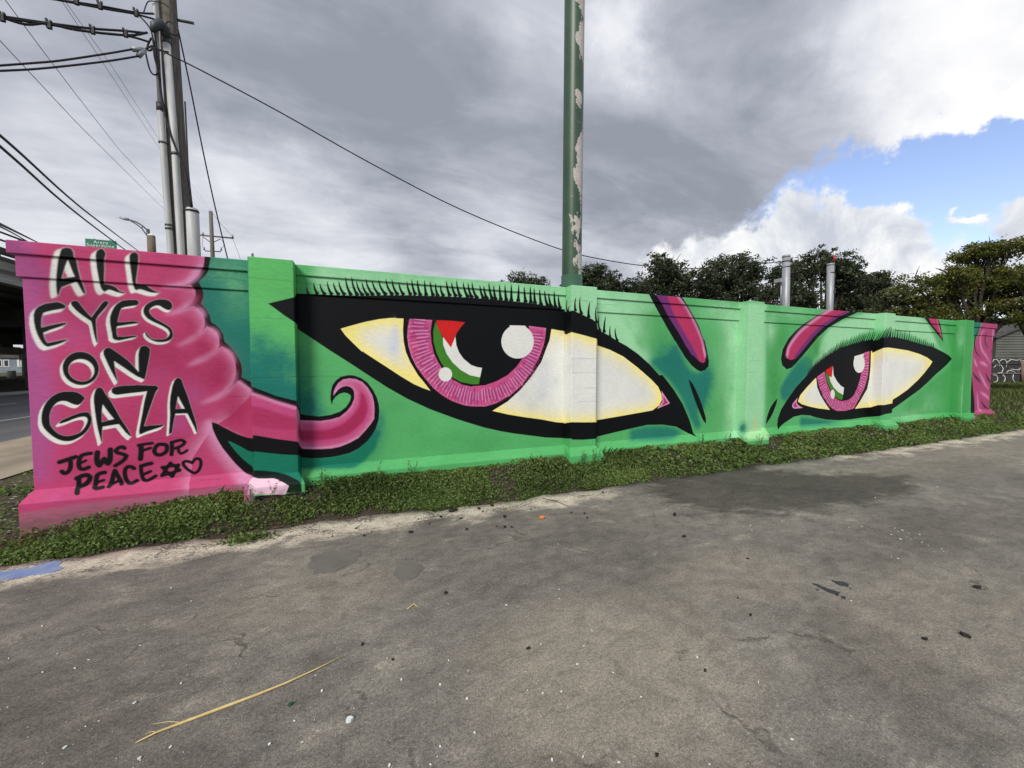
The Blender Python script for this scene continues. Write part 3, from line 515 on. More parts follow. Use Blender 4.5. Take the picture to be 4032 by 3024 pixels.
["P","BK",4,1.0,0,[[1204,1125,1199,1090,1200,1057,1202,1026,1207,996,1213,968,1221,941,1224,913,1235,888,1285,920,1272,938,1255,956,1244,980,1235,1005,1226,1032,1219,1061,1212,1092,1204,1125]]],
["P","BK",4,1.0,0,[[1292,1111,1288,1078,1289,1047,1294,1017,1300,988,1308,961,1319,936,1326,908,1341,885,1387,922,1372,939,1352,954,1339,976,1328,999,1318,1024,1309,1052,1301,1081,1292,1111]]],
["P","BK",4,1.0,0,[[1357,1104,1352,1072,1353,1042,1356,1013,1361,985,1367,959,1376,935,1380,908,1392,885,1441,919,1428,936,1410,951,1399,972,1389,995,1380,1020,1373,1046,1366,1074,1357,1104]]],
["P","BK",4,1.0,0,[[1411,1116,1407,1082,1409,1049,1413,1018,1420,988,1429,960,1441,933,1448,904,1464,880,1511,917,1495,935,1474,952,1460,974,1448,999,1438,1025,1429,1054,1421,1084,1411,1116]]],
["P","BK",4,1.0,0,[[1519,1087,1515,1057,1515,1029,1518,1002,1522,976,1529,952,1537,929,1540,904,1552,882,1602,917,1589,932,1571,946,1561,965,1551,986,1543,1009,1536,1034,1529,1060,1519,1087]]],
["P","BK",4,1.0,0,[[1573,1087,1568,1057,1568,1029,1571,1002,1575,976,1580,952,1588,929,1590,903,1601,882,1652,915,1640,931,1623,945,1613,964,1604,986,1596,1008,1589,1033,1582,1059,1573,1087]]],
["P","BK",4,1.0,0,[[1645,1131,1640,1094,1641,1060,1643,1027,1647,996,1653,967,1660,939,1662,910,1672,884,1727,914,1714,934,1696,953,1686,978,1677,1005,1669,1033,1661,1064,1655,1097,1645,1131]]],
["P","BK",4,1.0,0,[[1714,1102,1708,1070,1706,1040,1707,1011,1708,984,1710,958,1714,934,1711,909,1716,887,1774,909,1766,927,1752,944,1745,967,1739,990,1733,1016,1727,1043,1722,1072,1714,1102]]],
["P","BK",4,1.0,0,[[1797,1121,1790,1087,1788,1054,1788,1023,1788,993,1789,966,1791,940,1786,913,1789,890,1850,906,1843,927,1830,947,1824,972,1819,998,1814,1027,1810,1057,1805,1088,1797,1121]]],
["P","BK",4,1.0,0,[[1876,1119,1869,1084,1867,1051,1867,1020,1867,990,1868,962,1870,936,1866,909,1868,886,1930,902,1923,923,1909,944,1904,969,1899,995,1894,1024,1889,1054,1884,1085,1876,1119]]],
["P","BK",4,1.0,0,[[1970,1135,1962,1098,1959,1063,1956,1030,1954,999,1952,970,1950,942,1941,916,1938,892,2002,896,1999,920,1990,945,1988,972,1986,1001,1984,1032,1981,1065,1977,1099,1970,1135]]],
["P","BK",4,1.0,0,[[2080,1139,2072,1102,2068,1067,2064,1034,2061,1002,2057,973,2054,946,2043,920,2039,896,2103,895,2102,920,2095,946,2094,974,2093,1004,2092,1035,2090,1068,2087,1103,2080,1139]]],
["P","BK",4,1.0,0,[[2162,1119,2156,1083,2154,1050,2153,1018,2154,988,2155,959,2157,932,2152,905,2155,881,2219,898,2212,919,2198,940,2192,966,2186,993,2181,1022,2176,1052,2171,1085,2162,1119]]],
["P","BK",4,1.0,0,[[2255,1126,2248,1089,2245,1054,2243,1021,2242,989,2241,960,2241,932,2233,905,2233,881,2299,890,2294,913,2283,937,2279,964,2275,993,2272,1023,2268,1056,2264,1090,2255,1126]]],
["P","BK",4,1.0,0,[[2315,1108,2308,1073,2305,1040,2304,1008,2303,978,2303,950,2304,924,2297,898,2298,874,2364,886,2358,908,2345,930,2341,955,2337,982,2332,1011,2328,1042,2323,1074,2315,1108]]],
["P","BK",4,1.0,0,[[2400,1101,2393,1064,2391,1029,2391,996,2391,965,2393,935,2395,908,2390,880,2393,855,2459,872,2452,893,2437,916,2431,942,2425,970,2420,1000,2414,1032,2409,1065,2400,1101]]],
["P","BK",4,1.0,0,[[2476,1088,2471,1050,2471,1014,2474,980,2479,948,2485,917,2494,888,2496,858,2508,831,2569,862,2555,883,2534,903,2523,929,2512,957,2503,987,2494,1019,2487,1052,2476,1088]]],
["P","BK",4,1.0,0,[[2542,1052,2537,1019,2536,988,2538,959,2542,931,2547,904,2554,879,2555,852,2564,829,2626,860,2614,877,2595,894,2585,916,2576,940,2568,965,2560,992,2553,1022,2542,1052]]],
["P","BK",4,1.0,0,[[2630,1090,2623,1051,2621,1015,2621,980,2621,947,2623,916,2625,886,2620,857,2623,831,2691,847,2684,870,2669,894,2662,922,2656,952,2651,983,2645,1017,2639,1053,2630,1090]]],
["P","BK",4,1.0,0,[[2698,1031,2691,1000,2690,970,2690,942,2691,916,2693,891,2697,867,2693,842,2697,821,2764,843,2756,860,2740,878,2733,899,2726,922,2720,947,2714,973,2708,1001,2698,1031]]],
["P","BK",4,1.0,0,[[2854,996,2843,971,2836,946,2832,922,2830,898,2831,874,2835,851,2837,827,2845,805,2877,818,2867,837,2856,856,2851,877,2847,899,2846,922,2848,945,2851,970,2854,996]]],
["P","BK",4,1.0,0,[[2889,918,2878,905,2871,890,2866,876,2863,862,2862,848,2863,835,2863,820,2868,807,2894,819,2888,829,2881,839,2878,850,2877,862,2878,875,2880,888,2884,903,2889,918]]],
["P","BK",4,1.0,0,[[2992,1020,2979,992,2970,964,2965,936,2961,909,2960,882,2961,856,2958,829,2963,804,3014,818,3006,840,2994,861,2990,885,2988,910,2987,936,2988,962,2991,990,2992,1020]]],
["P","BK",4,1.0,0,[[3068,1035,3055,999,3047,962,3044,927,3043,892,3046,858,3052,825,3055,790,3067,757,3122,779,3107,807,3088,834,3079,864,3073,896,3069,928,3067,962,3068,998,3068,1035]]],
["P","BK",4,1.0,0,[[3233,969,3217,936,3207,903,3200,871,3194,840,3191,809,3189,778,3181,748,3182,718,3247,728,3242,754,3230,781,3228,810,3227,839,3228,870,3230,902,3232,935,3233,969]]],
["P","BK",4,1.0,0,[[3348,920,3335,883,3328,847,3323,812,3322,778,3323,744,3327,711,3328,677,3338,645,3384,659,3372,688,3357,716,3351,747,3346,779,3344,813,3344,847,3347,883,3348,920]]],
["P","BK",4,1.0,0,[[3399,768,3386,735,3379,703,3376,672,3375,641,3378,610,3385,581,3389,550,3402,521,3446,539,3432,564,3415,588,3406,615,3400,643,3397,673,3396,703,3398,734,3399,768]]],
["P","BK",4,1.0,0,[[3517,768,3502,734,3492,700,3484,666,3477,633,3473,601,3470,570,3462,539,3461,509,3523,514,3519,542,3509,571,3508,601,3509,632,3510,665,3513,698,3516,732,3517,768]]],
["P","BK",4,1.0,0,[[3598,630,3590,601,3586,574,3583,548,3581,525,3580,503,3580,483,3574,463,3576,446,3625,455,3621,469,3611,485,3608,505,3606,526,3604,549,3603,574,3602,601,3598,630]]],
["P","BK",4,1.0,0,[[3694,599,3685,570,3683,540,3683,511,3686,483,3692,456,3700,429,3704,400,3717,374,3768,397,3753,418,3734,439,3724,463,3715,488,3708,514,3703,541,3699,570,3694,599]]],
["P","BK",3,1,0,[[8267,-185,8422,-74,8615,54,8863,177,9117,294,9379,389,9787,481,9904,498,10199,553,10455,594,10939,630,11289,666,11497,642,11870,608,11852,605,12407,528,12987,463,13446,353,13731,269,13879,190,13630,37,13338,-105,13133,-198,12784,-389,12442,-556,11974,-734,11617,-871,11326,-980,11323,-1063,11054,-1078,10838,-1114,10236,-1111,9752,-1133,9338,-1129,8937,-1092,8625,-1036,8421,-985,8174,-962,7935,-986,7705,-1077,7569,-1139,7493,-1220,7454,-1118,7471,-995,7555,-828,7730,-633,7954,-420,8139,-281,8374,-116]]],
["P","W",3,1,0,[[8039,-690,8105,-565,8292,-419,8555,-235,8787,-290,9131,-810,9057,-897,8665,-850,8412,-807,8163,-750]]],
["P","W",3,1,0,[[9929,-639,9893,-911,10222,-900,10443,-900,10758,-859,11007,-868,11322,-843,11332,-760,11601,-667,11924,-545,12352,-325,12619,-156,12855,17,12960,117,12719,213,12372,293,11872,369,11343,407,11088,422,11055,423,10832,405,10615,373,10391,330,10313,-206]]],
["R","Y",90,1.9,0,[[8039,-690,8105,-565,8292,-419,8555,-235,8787,-290,9131,-810,9057,-897,8665,-850,8412,-807,8163,-750]]],
["R","Y",150,1.8,0,[[9929,-639,9893,-911,10222,-900,10443,-900,10758,-859,11007,-868,11322,-843,11332,-760,11601,-667,11924,-545,12352,-325,12619,-156,12855,17,12960,117,12719,213,12372,293,11872,369,11343,407,11088,422,11055,423,10832,405,10615,373,10391,330,10313,-206]]],
["G","WB",10557,-320,193,281,0.3,1,0],
["P","BK",3,1,0,[[8567,-180,8616,-417,8727,-582,8891,-751,9057,-897,9273,-949,9602,-964,9908,-916,10088,-752,10327,-493,10394,-270,10422,10,10410,346,10108,300,8863,-69]]],
["P","PM",3,1,0,[[8601,-210,8824,-108,10132,286,10352,331,10358,80,10331,-213,10209,-490,9995,-749,9878,-898,9600,-938,9272,-929,9080,-841,8886,-669,8720,-468,8606,-239]]],
["R","PI",26,0.8,0,[[8601,-210,8824,-108,10132,286,10352,331,10358,80,10331,-213,10209,-490,9995,-749,9878,-898,9600,-938,9272,-929,9080,-841,8886,-669,8720,-468,8606,-239]]],
["I",[9461,15],[8572,14],[9522,-951],[8822,14],[9509,-740],[10372,15],[10103,15],46,-163,15,1.5],
["P","BK",3,1,0,[[8507,-261,8600,-211,8829,-102,9103,14,9827,220,10130,289,10350,330,10384,513,9255,304,8460,-113]]],
["P","BK",3,1,0,[[8834,-95,8896,-278,9011,-465,9169,-628,9324,-706,9456,-731,9676,-711,9850,-620,9975,-444,10055,-266,10101,-100,10171,66,10155,300,9489,144]]],
["P","FG",3,1,0,[[8865,-108,8906,-265,9032,-452,9190,-615,9345,-687,9459,-704,9481,-596,9314,-538,9158,-441,9045,-320,8992,-214]]],
["P","W",3,1,0,[[8992,-203,9077,-221,9105,10,9131,-175,9257,-310,9392,-406,9504,-448,9481,-596,9314,-538,9158,-441,9045,-320]]],
["P","RD",3,1,0,[[8860,-82,9099,12,9077,-224,8985,-200]]],
["P","W",3,1,0,[[9817,214,10156,280,10144,197,10168,165,10187,129,10198,90,10202,51,10198,12,10186,-25,10168,-59,10143,-87,10113,-111,10078,-127,10041,-136,10002,-138,9963,-132,9926,-119,9891,-99,9861,-73,9835,-42,9816,-7,9803,30,9798,69,9800,107,9809,144,9825,179]]],
["P","BK",2,1,0,[[9699,308,10217,412,10144,280,9817,217,9731,159]]],
["P","W",3,1,1,[[9200,-578,9200,-593,9198,-608,9195,-622,9190,-634,9183,-645,9175,-655,9166,-662,9156,-668,9145,-671,9134,-672,9122,-670,9111,-666,9101,-660,9091,-652,9081,-642,9074,-631,9067,-618,9062,-604,9058,-590,9057,-575,9057,-560,9058,-545,9062,-532,9067,-519,9073,-508,9081,-499,9090,-491,9100,-486,9111,-482,9122,-482,9134,-483,9145,-487,9155,-493,9166,-501,9175,-511,9183,-522,9189,-535,9195,-549,9198,-564]]],
["P","PI",3,1,1,[[8035,-611,7898,-717,7873,-779,7927,-825,8203,-823,8068,-770,8004,-705]]],
["P","TD",9,0.9,0,[[7980,-688,7911,-749,7926,-800,8045,-801,7995,-752]]],
["P","BK",4,1.0,0,[[8358,-31,8349,-48,8341,-65,8333,-82,8326,-99,8318,-115,8309,-132,8296,-147,8287,-164,8325,-172,8331,-155,8333,-137,8339,-120,8345,-102,8350,-85,8354,-67,8358,-50,8358,-31]]],
["P","BK",4,1.0,0,[[8422,20,8411,1,8403,-17,8394,-36,8386,-55,8377,-73,8368,-91,8353,-108,8343,-126,8382,-135,8389,-116,8392,-96,8399,-78,8406,-58,8411,-39,8417,-20,8421,0,8422,20]]],
["P","BK",4,1.0,0,[[8468,34,8458,19,8450,3,8443,-12,8435,-27,8427,-43,8419,-58,8406,-72,8397,-88,8441,-98,8447,-81,8448,-64,8453,-48,8458,-32,8462,-15,8466,1,8469,17,8468,34]]],
["P","BK",4,1.0,0,[[8549,134,8534,109,8522,84,8511,60,8499,35,8487,12,8474,-11,8455,-32,8441,-54,8493,-68,8503,-44,8508,-19,8517,6,8526,30,8534,55,8541,81,8547,107,8549,134]]],
["P","BK",4,1.0,0,[[8592,156,8579,132,8569,108,8558,85,8547,62,8536,39,8524,17,8507,-3,8494,-24,8535,-34,8545,-12,8550,12,8560,35,8568,58,8576,82,8583,106,8589,131,8592,156]]],
["P","BK",4,1.0,0,[[8633,171,8621,150,8611,128,8601,107,8591,86,8580,66,8570,46,8554,27,8542,8,8583,-2,8592,18,8596,40,8605,61,8612,82,8619,104,8626,126,8631,148,8633,171]]],
["P","BK",4,1.0,0,[[8668,175,8657,158,8649,140,8641,123,8633,106,8624,89,8615,71,8601,56,8591,39,8630,30,8637,48,8640,66,8646,84,8652,102,8658,120,8663,138,8667,156,8668,175]]],
["P","BK",4,1.0,0,[[8720,205,8708,187,8698,169,8689,151,8679,133,8670,116,8660,98,8643,83,8632,66,8689,53,8696,71,8696,91,8703,110,8709,128,8714,147,8718,166,8721,185,8720,205]]],
["P","BK",4,1.0,0,[[8797,282,8782,257,8770,232,8758,207,8745,182,8732,158,8719,134,8699,113,8684,91,8737,77,8749,101,8753,127,8763,152,8773,177,8781,202,8789,228,8795,255,8797,282]]],
["P","BK",4,1.0,0,[[8848,307,8834,281,8823,256,8811,231,8799,206,8787,182,8774,158,8755,136,8741,114,8781,104,8793,128,8800,153,8810,177,8820,202,8829,228,8837,254,8844,280,8848,307]]],
["P","BK",4,1.0,0,[[8879,292,8866,272,8856,253,8847,233,8836,214,8826,194,8816,175,8799,158,8787,140,8837,128,8845,148,8848,169,8855,189,8862,209,8869,229,8874,250,8879,271,8879,292]]],
["P","BK",4,1.0,0,[[8950,355,8934,330,8922,305,8910,281,8897,256,8884,233,8871,209,8850,188,8835,166,8890,152,8902,176,8906,202,8916,226,8926,251,8934,276,8942,302,8948,328,8950,355]]],
["P","BK",4,1.0,0,[[9009,394,8995,366,8983,339,8970,312,8957,285,8944,260,8930,234,8910,211,8895,187,8933,177,8946,203,8954,229,8966,255,8977,282,8987,309,8997,336,9005,365,9009,394]]],
["P","BK",4,1.0,0,[[9050,395,9035,371,9023,347,9011,323,8999,299,8987,276,8974,254,8954,233,8940,212,8991,199,9002,222,9007,247,9017,270,9026,294,9034,319,9042,344,9048,369,9050,395]]],
["P","BK",4,1.0,0,[[9099,411,9086,388,9074,365,9063,342,9052,319,9040,297,9028,275,9010,255,8997,234,9038,224,9049,246,9054,270,9064,292,9073,315,9082,339,9089,362,9096,386,9099,411]]],
["P","BK",4,1.0,0,[[9151,434,9138,410,9127,387,9116,364,9104,342,9093,320,9080,298,9063,278,9050,257,9089,248,9100,270,9105,293,9115,315,9125,338,9133,362,9141,385,9147,409,9151,434]]],
["P","BK",4,1.0,0,[[9226,501,9209,472,9194,443,9180,414,9165,386,9150,359,9134,332,9111,308,9093,283,9149,269,9163,296,9170,325,9183,352,9195,381,9205,410,9215,440,9223,470,9226,501]]],
["P","BK",4,1.0,0,[[9273,491,9259,467,9247,442,9235,418,9223,394,9210,371,9197,348,9178,326,9163,304,9207,294,9219,317,9225,342,9236,365,9246,390,9255,414,9263,439,9270,465,9273,491]]],
["P","BK",4,1.0,0,[[9357,551,9340,521,9326,491,9311,462,9296,434,9281,406,9265,379,9242,354,9224,329,9274,316,9289,343,9297,372,9310,400,9323,429,9334,458,9344,488,9353,519,9357,551]]],
["P","BK",4,1.0,0,[[9423,574,9405,545,9390,515,9375,486,9360,458,9344,430,9328,403,9304,378,9285,353,9342,338,9357,366,9364,395,9377,423,9390,452,9401,482,9411,512,9419,543,9423,574]]],
["P","BK",4,1.0,0,[[9471,564,9456,539,9443,514,9431,490,9418,466,9404,442,9390,419,9370,397,9355,375,9402,363,9415,387,9421,412,9432,436,9442,461,9452,486,9460,512,9467,538,9471,564]]],
["P","BK",4,1.0,0,[[9544,591,9528,564,9515,538,9501,512,9488,486,9474,461,9459,436,9438,413,9421,390,9469,378,9483,403,9490,430,9502,455,9513,481,9523,508,9532,535,9540,563,9544,591]]],
["P","BK",4,1.0,0,[[9589,565,9576,545,9565,524,9554,503,9543,483,9532,463,9520,443,9502,424,9489,405,9535,394,9545,415,9549,437,9559,458,9567,479,9575,500,9581,521,9587,543,9589,565]]],
["P","BK",4,1.0,0,[[9694,648,9678,617,9663,587,9648,557,9633,528,9617,500,9600,472,9578,446,9560,420,9599,410,9615,438,9626,467,9640,495,9654,525,9666,554,9677,585,9687,616,9694,648]]],
["P","BK",4,1.0,0,[[9721,588,9707,569,9696,549,9685,530,9674,510,9663,491,9652,472,9633,455,9620,436,9674,424,9683,444,9686,466,9695,486,9702,506,9709,526,9715,546,9720,567,9721,588]]],
["P","BK",4,1.0,0,[[9804,630,9789,607,9776,583,9764,560,9751,538,9738,515,9725,493,9704,473,9690,452,9741,440,9753,463,9758,487,9768,510,9778,533,9787,557,9795,581,9802,605,9804,630]]],
["P","BK",4,1.0,0,[[9885,668,9869,641,9856,615,9842,589,9828,563,9814,538,9798,514,9777,491,9760,467,9807,456,9821,481,9829,507,9841,533,9853,559,9863,585,9873,612,9881,640,9885,668]]],
["P","BK",4,1.0,0,[[9986,739,9967,704,9950,669,9933,635,9915,602,9896,570,9876,539,9851,510,9829,481,9873,469,9892,500,9905,533,9922,565,9938,598,9952,632,9966,667,9978,702,9986,739]]],
["P","BK",4,1.0,0,[[10020,693,10004,666,9991,640,9978,614,9964,589,9949,564,9934,540,9913,517,9896,494,9940,483,9954,508,9962,534,9975,559,9987,585,9997,611,10007,638,10016,665,10020,693]]],
["P","BK",4,1.0,0,[[10103,732,10086,702,10071,672,10055,643,10039,614,10023,586,10006,559,9982,533,9963,507,10009,496,10025,523,10035,553,10050,581,10064,610,10076,640,10088,670,10098,701,10103,732]]],
["P","BK",4,1.0,0,[[10156,718,10139,692,10125,666,10111,641,10096,616,10081,591,10066,567,10042,545,10025,522,10083,508,10097,533,10103,559,10115,585,10126,610,10137,637,10146,663,10153,690,10156,718]]],
["P","BK",4,1.0,0,[[10225,730,10208,704,10194,678,10180,653,10166,628,10151,604,10135,580,10113,558,10096,535,10150,522,10163,547,10170,573,10182,598,10194,623,10204,649,10213,676,10221,702,10225,730]]],
["P","BK",4,1.0,0,[[10347,808,10328,772,10310,737,10292,702,10273,669,10254,636,10233,604,10206,574,10184,544,10226,533,10247,565,10261,598,10279,631,10296,665,10311,699,10326,735,10339,771,10347,808]]],
["P","BK",4,1.0,0,[[10377,726,10362,704,10350,681,10338,659,10325,637,10312,616,10299,595,10279,575,10265,554,10311,544,10323,566,10329,589,10340,611,10350,633,10359,656,10367,679,10374,702,10377,726]]],
["P","BK",4,1.0,0,[[10510,820,10489,785,10471,751,10453,718,10434,686,10414,654,10394,624,10366,595,10343,566,10399,552,10418,583,10430,616,10447,648,10464,681,10478,714,10492,748,10503,784,10510,820]]],
["P","BK",4,1.0,0,[[10560,771,10544,746,10530,720,10515,694,10501,669,10486,645,10470,621,10448,598,10430,575,10480,564,10494,588,10502,614,10515,639,10527,665,10538,691,10548,717,10556,744,10560,771]]],
["P","BK",4,1.0,0,[[10733,776,10706,752,10682,727,10657,702,10632,677,10605,653,10577,630,10543,609,10512,586,10558,566,10586,591,10608,618,10633,643,10657,669,10679,695,10700,722,10719,748,10733,776]]],
["P","BK",4,1.0,0,[[10799,769,10773,746,10750,723,10727,701,10703,678,10678,656,10652,634,10618,615,10590,594,10642,572,10668,595,10686,621,10709,645,10731,669,10752,693,10770,718,10787,743,10799,769]]],
["P","BK",4,1.0,0,[[11004,885,10965,846,10928,808,10890,771,10851,735,10810,699,10767,665,10716,635,10670,603,10725,576,10769,611,10805,650,10845,686,10883,724,10918,762,10951,802,10981,842,11004,885]]],
["P","BK",4,1.0,0,[[11069,874,11031,839,10996,803,10960,768,10923,734,10884,700,10844,668,10795,640,10751,609,10807,583,10849,616,10882,653,10919,688,10955,723,10988,759,11019,797,11047,835,11069,874]]],
["P","BK",4,1.0,0,[[11051,793,11026,769,11003,746,10979,722,10954,699,10929,677,10902,654,10869,634,10840,612,10883,594,10910,617,10931,643,10955,667,10978,692,11000,716,11020,741,11038,766,11051,793]]],
["P","BK",4,1.0,0,[[11119,919,11094,878,11072,837,11049,797,11026,759,11001,721,10976,685,10941,652,10913,618,10975,602,11000,638,11016,676,11038,714,11059,753,11078,793,11095,834,11110,876,11119,919]]],
["P","BK",4,1.0,0,[[11164,859,11143,828,11124,797,11106,766,11087,736,11068,707,11048,679,11019,653,10997,626,11064,610,11082,639,11092,670,11108,700,11123,730,11137,761,11149,793,11160,826,11164,859]]],
["P","BK",4,1.0,0,[[11143,904,11133,866,11127,829,11121,793,11115,758,11109,724,11103,691,11089,659,11082,627,11152,624,11154,656,11148,689,11150,723,11151,758,11151,793,11151,829,11150,866,11143,904]]],
["P","BK",4,1.0,0,[[11226,862,11218,832,11213,802,11209,773,11204,744,11199,716,11195,688,11183,661,11178,635,11230,633,11232,659,11228,687,11230,715,11231,743,11232,772,11232,802,11231,832,11226,862]]],
["P","BK",4,1.0,0,[[11317,883,11309,851,11304,819,11299,788,11294,758,11289,728,11284,699,11272,671,11266,643,11318,641,11320,669,11316,698,11319,727,11320,757,11321,788,11322,819,11321,851,11317,883]]],
["P","BK",4,1.0,0,[[11420,856,11409,826,11402,797,11396,768,11390,740,11385,712,11379,684,11364,658,11357,632,11433,628,11434,655,11427,683,11428,710,11429,738,11429,767,11428,796,11427,826,11420,856]]],
["P","BK",4,1.0,0,[[11523,831,11515,803,11510,776,11506,748,11501,722,11496,695,11491,670,11480,645,11474,620,11523,617,11525,642,11522,668,11524,694,11526,721,11527,748,11527,775,11527,803,11523,831]]],
["P","BK",4,1.0,0,[[11611,784,11602,762,11597,740,11593,718,11588,696,11584,674,11579,653,11568,632,11563,611,11617,609,11618,630,11613,652,11615,673,11616,695,11616,717,11616,739,11615,762,11611,784]]],
["P","BK",4,1.0,0,[[11716,850,11706,817,11699,784,11693,752,11687,721,11680,691,11674,661,11660,632,11652,603,11712,599,11715,629,11712,659,11715,689,11717,720,11719,752,11720,784,11720,817,11716,850]]],
["P","BK",4,1.0,0,[[11801,782,11792,757,11787,733,11782,709,11777,685,11772,662,11766,639,11755,617,11748,594,11801,591,11803,614,11800,637,11802,661,11803,684,11805,708,11805,733,11805,757,11801,782]]],
["P","BK",4,1.0,0,[[11908,836,11897,802,11890,769,11883,737,11876,705,11868,674,11861,644,11846,615,11837,586,11899,582,11904,611,11901,642,11904,673,11907,704,11910,736,11911,769,11912,802,11908,836]]],
["P","BK",4,1.0,0,[[11983,740,11974,718,11969,697,11964,676,11958,655,11953,634,11948,613,11936,593,11930,573,11983,569,11985,590,11981,611,11983,632,11985,653,11986,675,11987,696,11986,718,11983,740]]],
["P","BK",4,1.0,0,[[12069,707,12061,688,12055,670,12050,651,12045,633,12040,614,12035,596,12023,578,12018,560,12073,556,12075,575,12071,594,12072,612,12073,631,12074,650,12074,669,12074,688,12069,707]]],
["P","BK",4,1.0,0,[[12172,743,12162,718,12155,692,12149,667,12142,642,12136,617,12129,593,12115,570,12107,547,12163,542,12167,566,12164,591,12168,615,12171,640,12173,666,12174,691,12175,717,12172,743]]],
["P","BK",4,1.0,0,[[12250,668,12240,652,12234,635,12228,618,12223,601,12217,584,12212,567,12199,550,12192,533,12259,529,12260,546,12254,564,12256,582,12257,599,12257,616,12257,634,12256,651,12250,668]]],
["P","BK",4,1.0,0,[[12346,667,12334,648,12326,630,12319,611,12313,593,12306,575,12299,556,12283,539,12275,521,12358,514,12360,533,12352,553,12353,572,12354,591,12355,609,12355,628,12353,647,12346,667]]],
["P","BK",4,1.0,0,[[12436,637,12425,621,12419,605,12412,589,12407,572,12401,556,12395,539,12381,523,12374,507,12442,501,12444,518,12438,536,12440,553,12441,570,12442,587,12442,604,12441,620,12436,637]]],
["P","BK",4,1.0,0,[[12538,670,12526,648,12518,626,12510,604,12503,582,12495,560,12487,539,12472,519,12463,498,12528,491,12532,513,12529,535,12533,557,12536,580,12539,602,12541,624,12541,647,12538,670]]],
["P","BK",4,1.0,0,[[12631,668,12618,644,12610,621,12601,598,12593,576,12584,553,12576,531,12559,510,12549,489,12616,481,12622,504,12619,527,12623,550,12627,573,12631,596,12633,620,12634,643,12631,668]]],
["P","BK",4,1.0,0,[[12703,600,12692,586,12685,571,12679,556,12672,540,12666,525,12660,509,12645,494,12638,479,12704,472,12706,489,12701,506,12704,522,12706,538,12707,553,12708,569,12708,585,12703,600]]],
["P","BK",4,1.0,0,[[12788,572,12777,560,12771,548,12765,535,12759,522,12753,509,12747,496,12733,483,12726,469,12793,463,12795,477,12789,492,12791,506,12793,520,12794,533,12794,546,12793,559,12788,572]]],
["P","BK",4,1.0,0,[[12883,570,12870,557,12862,544,12854,530,12847,516,12840,502,12833,488,12816,475,12808,460,12890,452,12892,467,12885,483,12887,498,12889,513,12890,527,12891,541,12890,555,12883,570]]],
["P","BK",4,1.0,0,[[12988,585,12975,569,12966,552,12957,535,12949,518,12940,501,12932,484,12914,468,12904,451,12974,442,12979,460,12976,479,12980,497,12984,514,12988,532,12990,550,12992,567,12988,585]]],
["P","BK",3,1,0,[[4266,1261,4337,1147,4414,1032,4565,832,4719,628,4893,409,4884,432,5110,156,5263,15,5391,-62,5469,-87,5571,-62,5648,6,5650,103,5599,296,5543,448,5514,473,5409,678,5291,843,5126,1039,5021,1152,4901,1309]]],
["P","PS",3,1,0,[[4395,1271,4485,1145,4590,1031,4730,828,4950,577,5145,330,5105,363,5309,177,5438,82,5516,56,5567,83,5578,160,5534,314,5479,447,5396,567,5227,828,5032,1033,4936,1152,4810,1302]]],
["P","PU",7,1,0,[[4395,1271,4485,1145,4590,1031,4730,828,4950,577,5145,330,5261,192,5374,193,5206,416,4978,697,4819,915,4707,1149,4629,1288]]],
["P","PU",7,1,0,[[5079,400,5309,177,5438,82,5358,215,5177,421]]],
["S","PL",40,26,0.9,0,1,[4920,1169,5096,1001,5310,735,5481,447,5563,202]],
["S","PL",30,20,0.8,0,1,[5508,332,5565,160]],
["P","BK",3,1,0,[[9059,1265,8858,1153,8560,1029,8129,829,7899,689,7697,529,7546,327,7505,143,7549,21,7679,-56,7817,-26,7953,68,8254,306,8585,584,8905,787,9343,968,9883,1153,10134,1242]]],
["P","PS",3,1,0,[[9165,1255,8961,1149,8660,1034,8250,826,8017,677,7791,500,7660,344,7630,236,7680,152,7786,122,7925,154,8155,336,8435,580,8726,781,9206,1011,9604,1147,9822,1225]]],
["P","PU",12,1.0,0,[[9822,1225,9604,1147,9206,1011,8726,781,8435,580,8155,336,7925,154,7854,176,8057,366,8335,608,8623,809,9074,1022,9467,1148]]],
["S","PL",60,34,0.9,0,1,[9012,1181,8661,1026,8251,810,7972,629,7727,376,7678,206]],
["P","BK",3,1,0,[[12461,1187,12522,1137,12947,887,13389,620,13421,610,13342,791,13229,1037,13094,1201]]],
["P","PS",3,1,0,[[12631,1180,12707,1138,12817,1036,13223,787,13363,643,13293,836,13169,1034,13081,1185]]],
["S","PL",26,16,0.7,0,1,[13068,1169,13193,942,13300,759]],
["P","BK",3,1,1,[[5194,-213,5297,-300,5457,-554,5610,-892,5618,-1000,5545,-928,5409,-688,5275,-414]]],
["P","BK",3,1,1,[[7442,-609,7413,-715,7310,-910,7141,-1100,7158,-979,7238,-800,7344,-682]]],
["P","GT",3,1,0,[[14907,1157,15276,1172,15125,851,14961,667]]],
["P","PE",3,1,0,[[15271,1217,15335,1147,15241,981,15115,779,14986,614,14918,397,14927,-15,14932,-228,15131,-868,15229,-1423,16673,-1497,16392,800,16436,1268]]],
["P","BK",4,1,0,[[14930,-210,15016,-501,15131,-868,15209,-1238,14985,-1228,14935,-681]]],
["S","DK",60,20,1.0,1,1,[15277,1163,15138,906,15025,759,14985,623,15018,489,15125,355,15362,240]],
["S","DK",56,30,0.9,1,1,[15642,959,15548,773,15584,627,15736,483]],
["S","DK",64,30,0.9,1,1,[15936,440,16039,320]],
["S","PL",70,46,0.8,1,1,[15464,1007,15299,802,15303,603,15436,423,15705,252,15920,77]],
["S","PL",70,46,0.8,1,1,[15984,1026,15969,822,16010,646]],
["S","PL",70,46,0.8,1,1,[14993,219,15100,84,15221,-7]],
["S","PL",70,46,0.8,1,1,[15320,112,15552,76,15793,-7]],
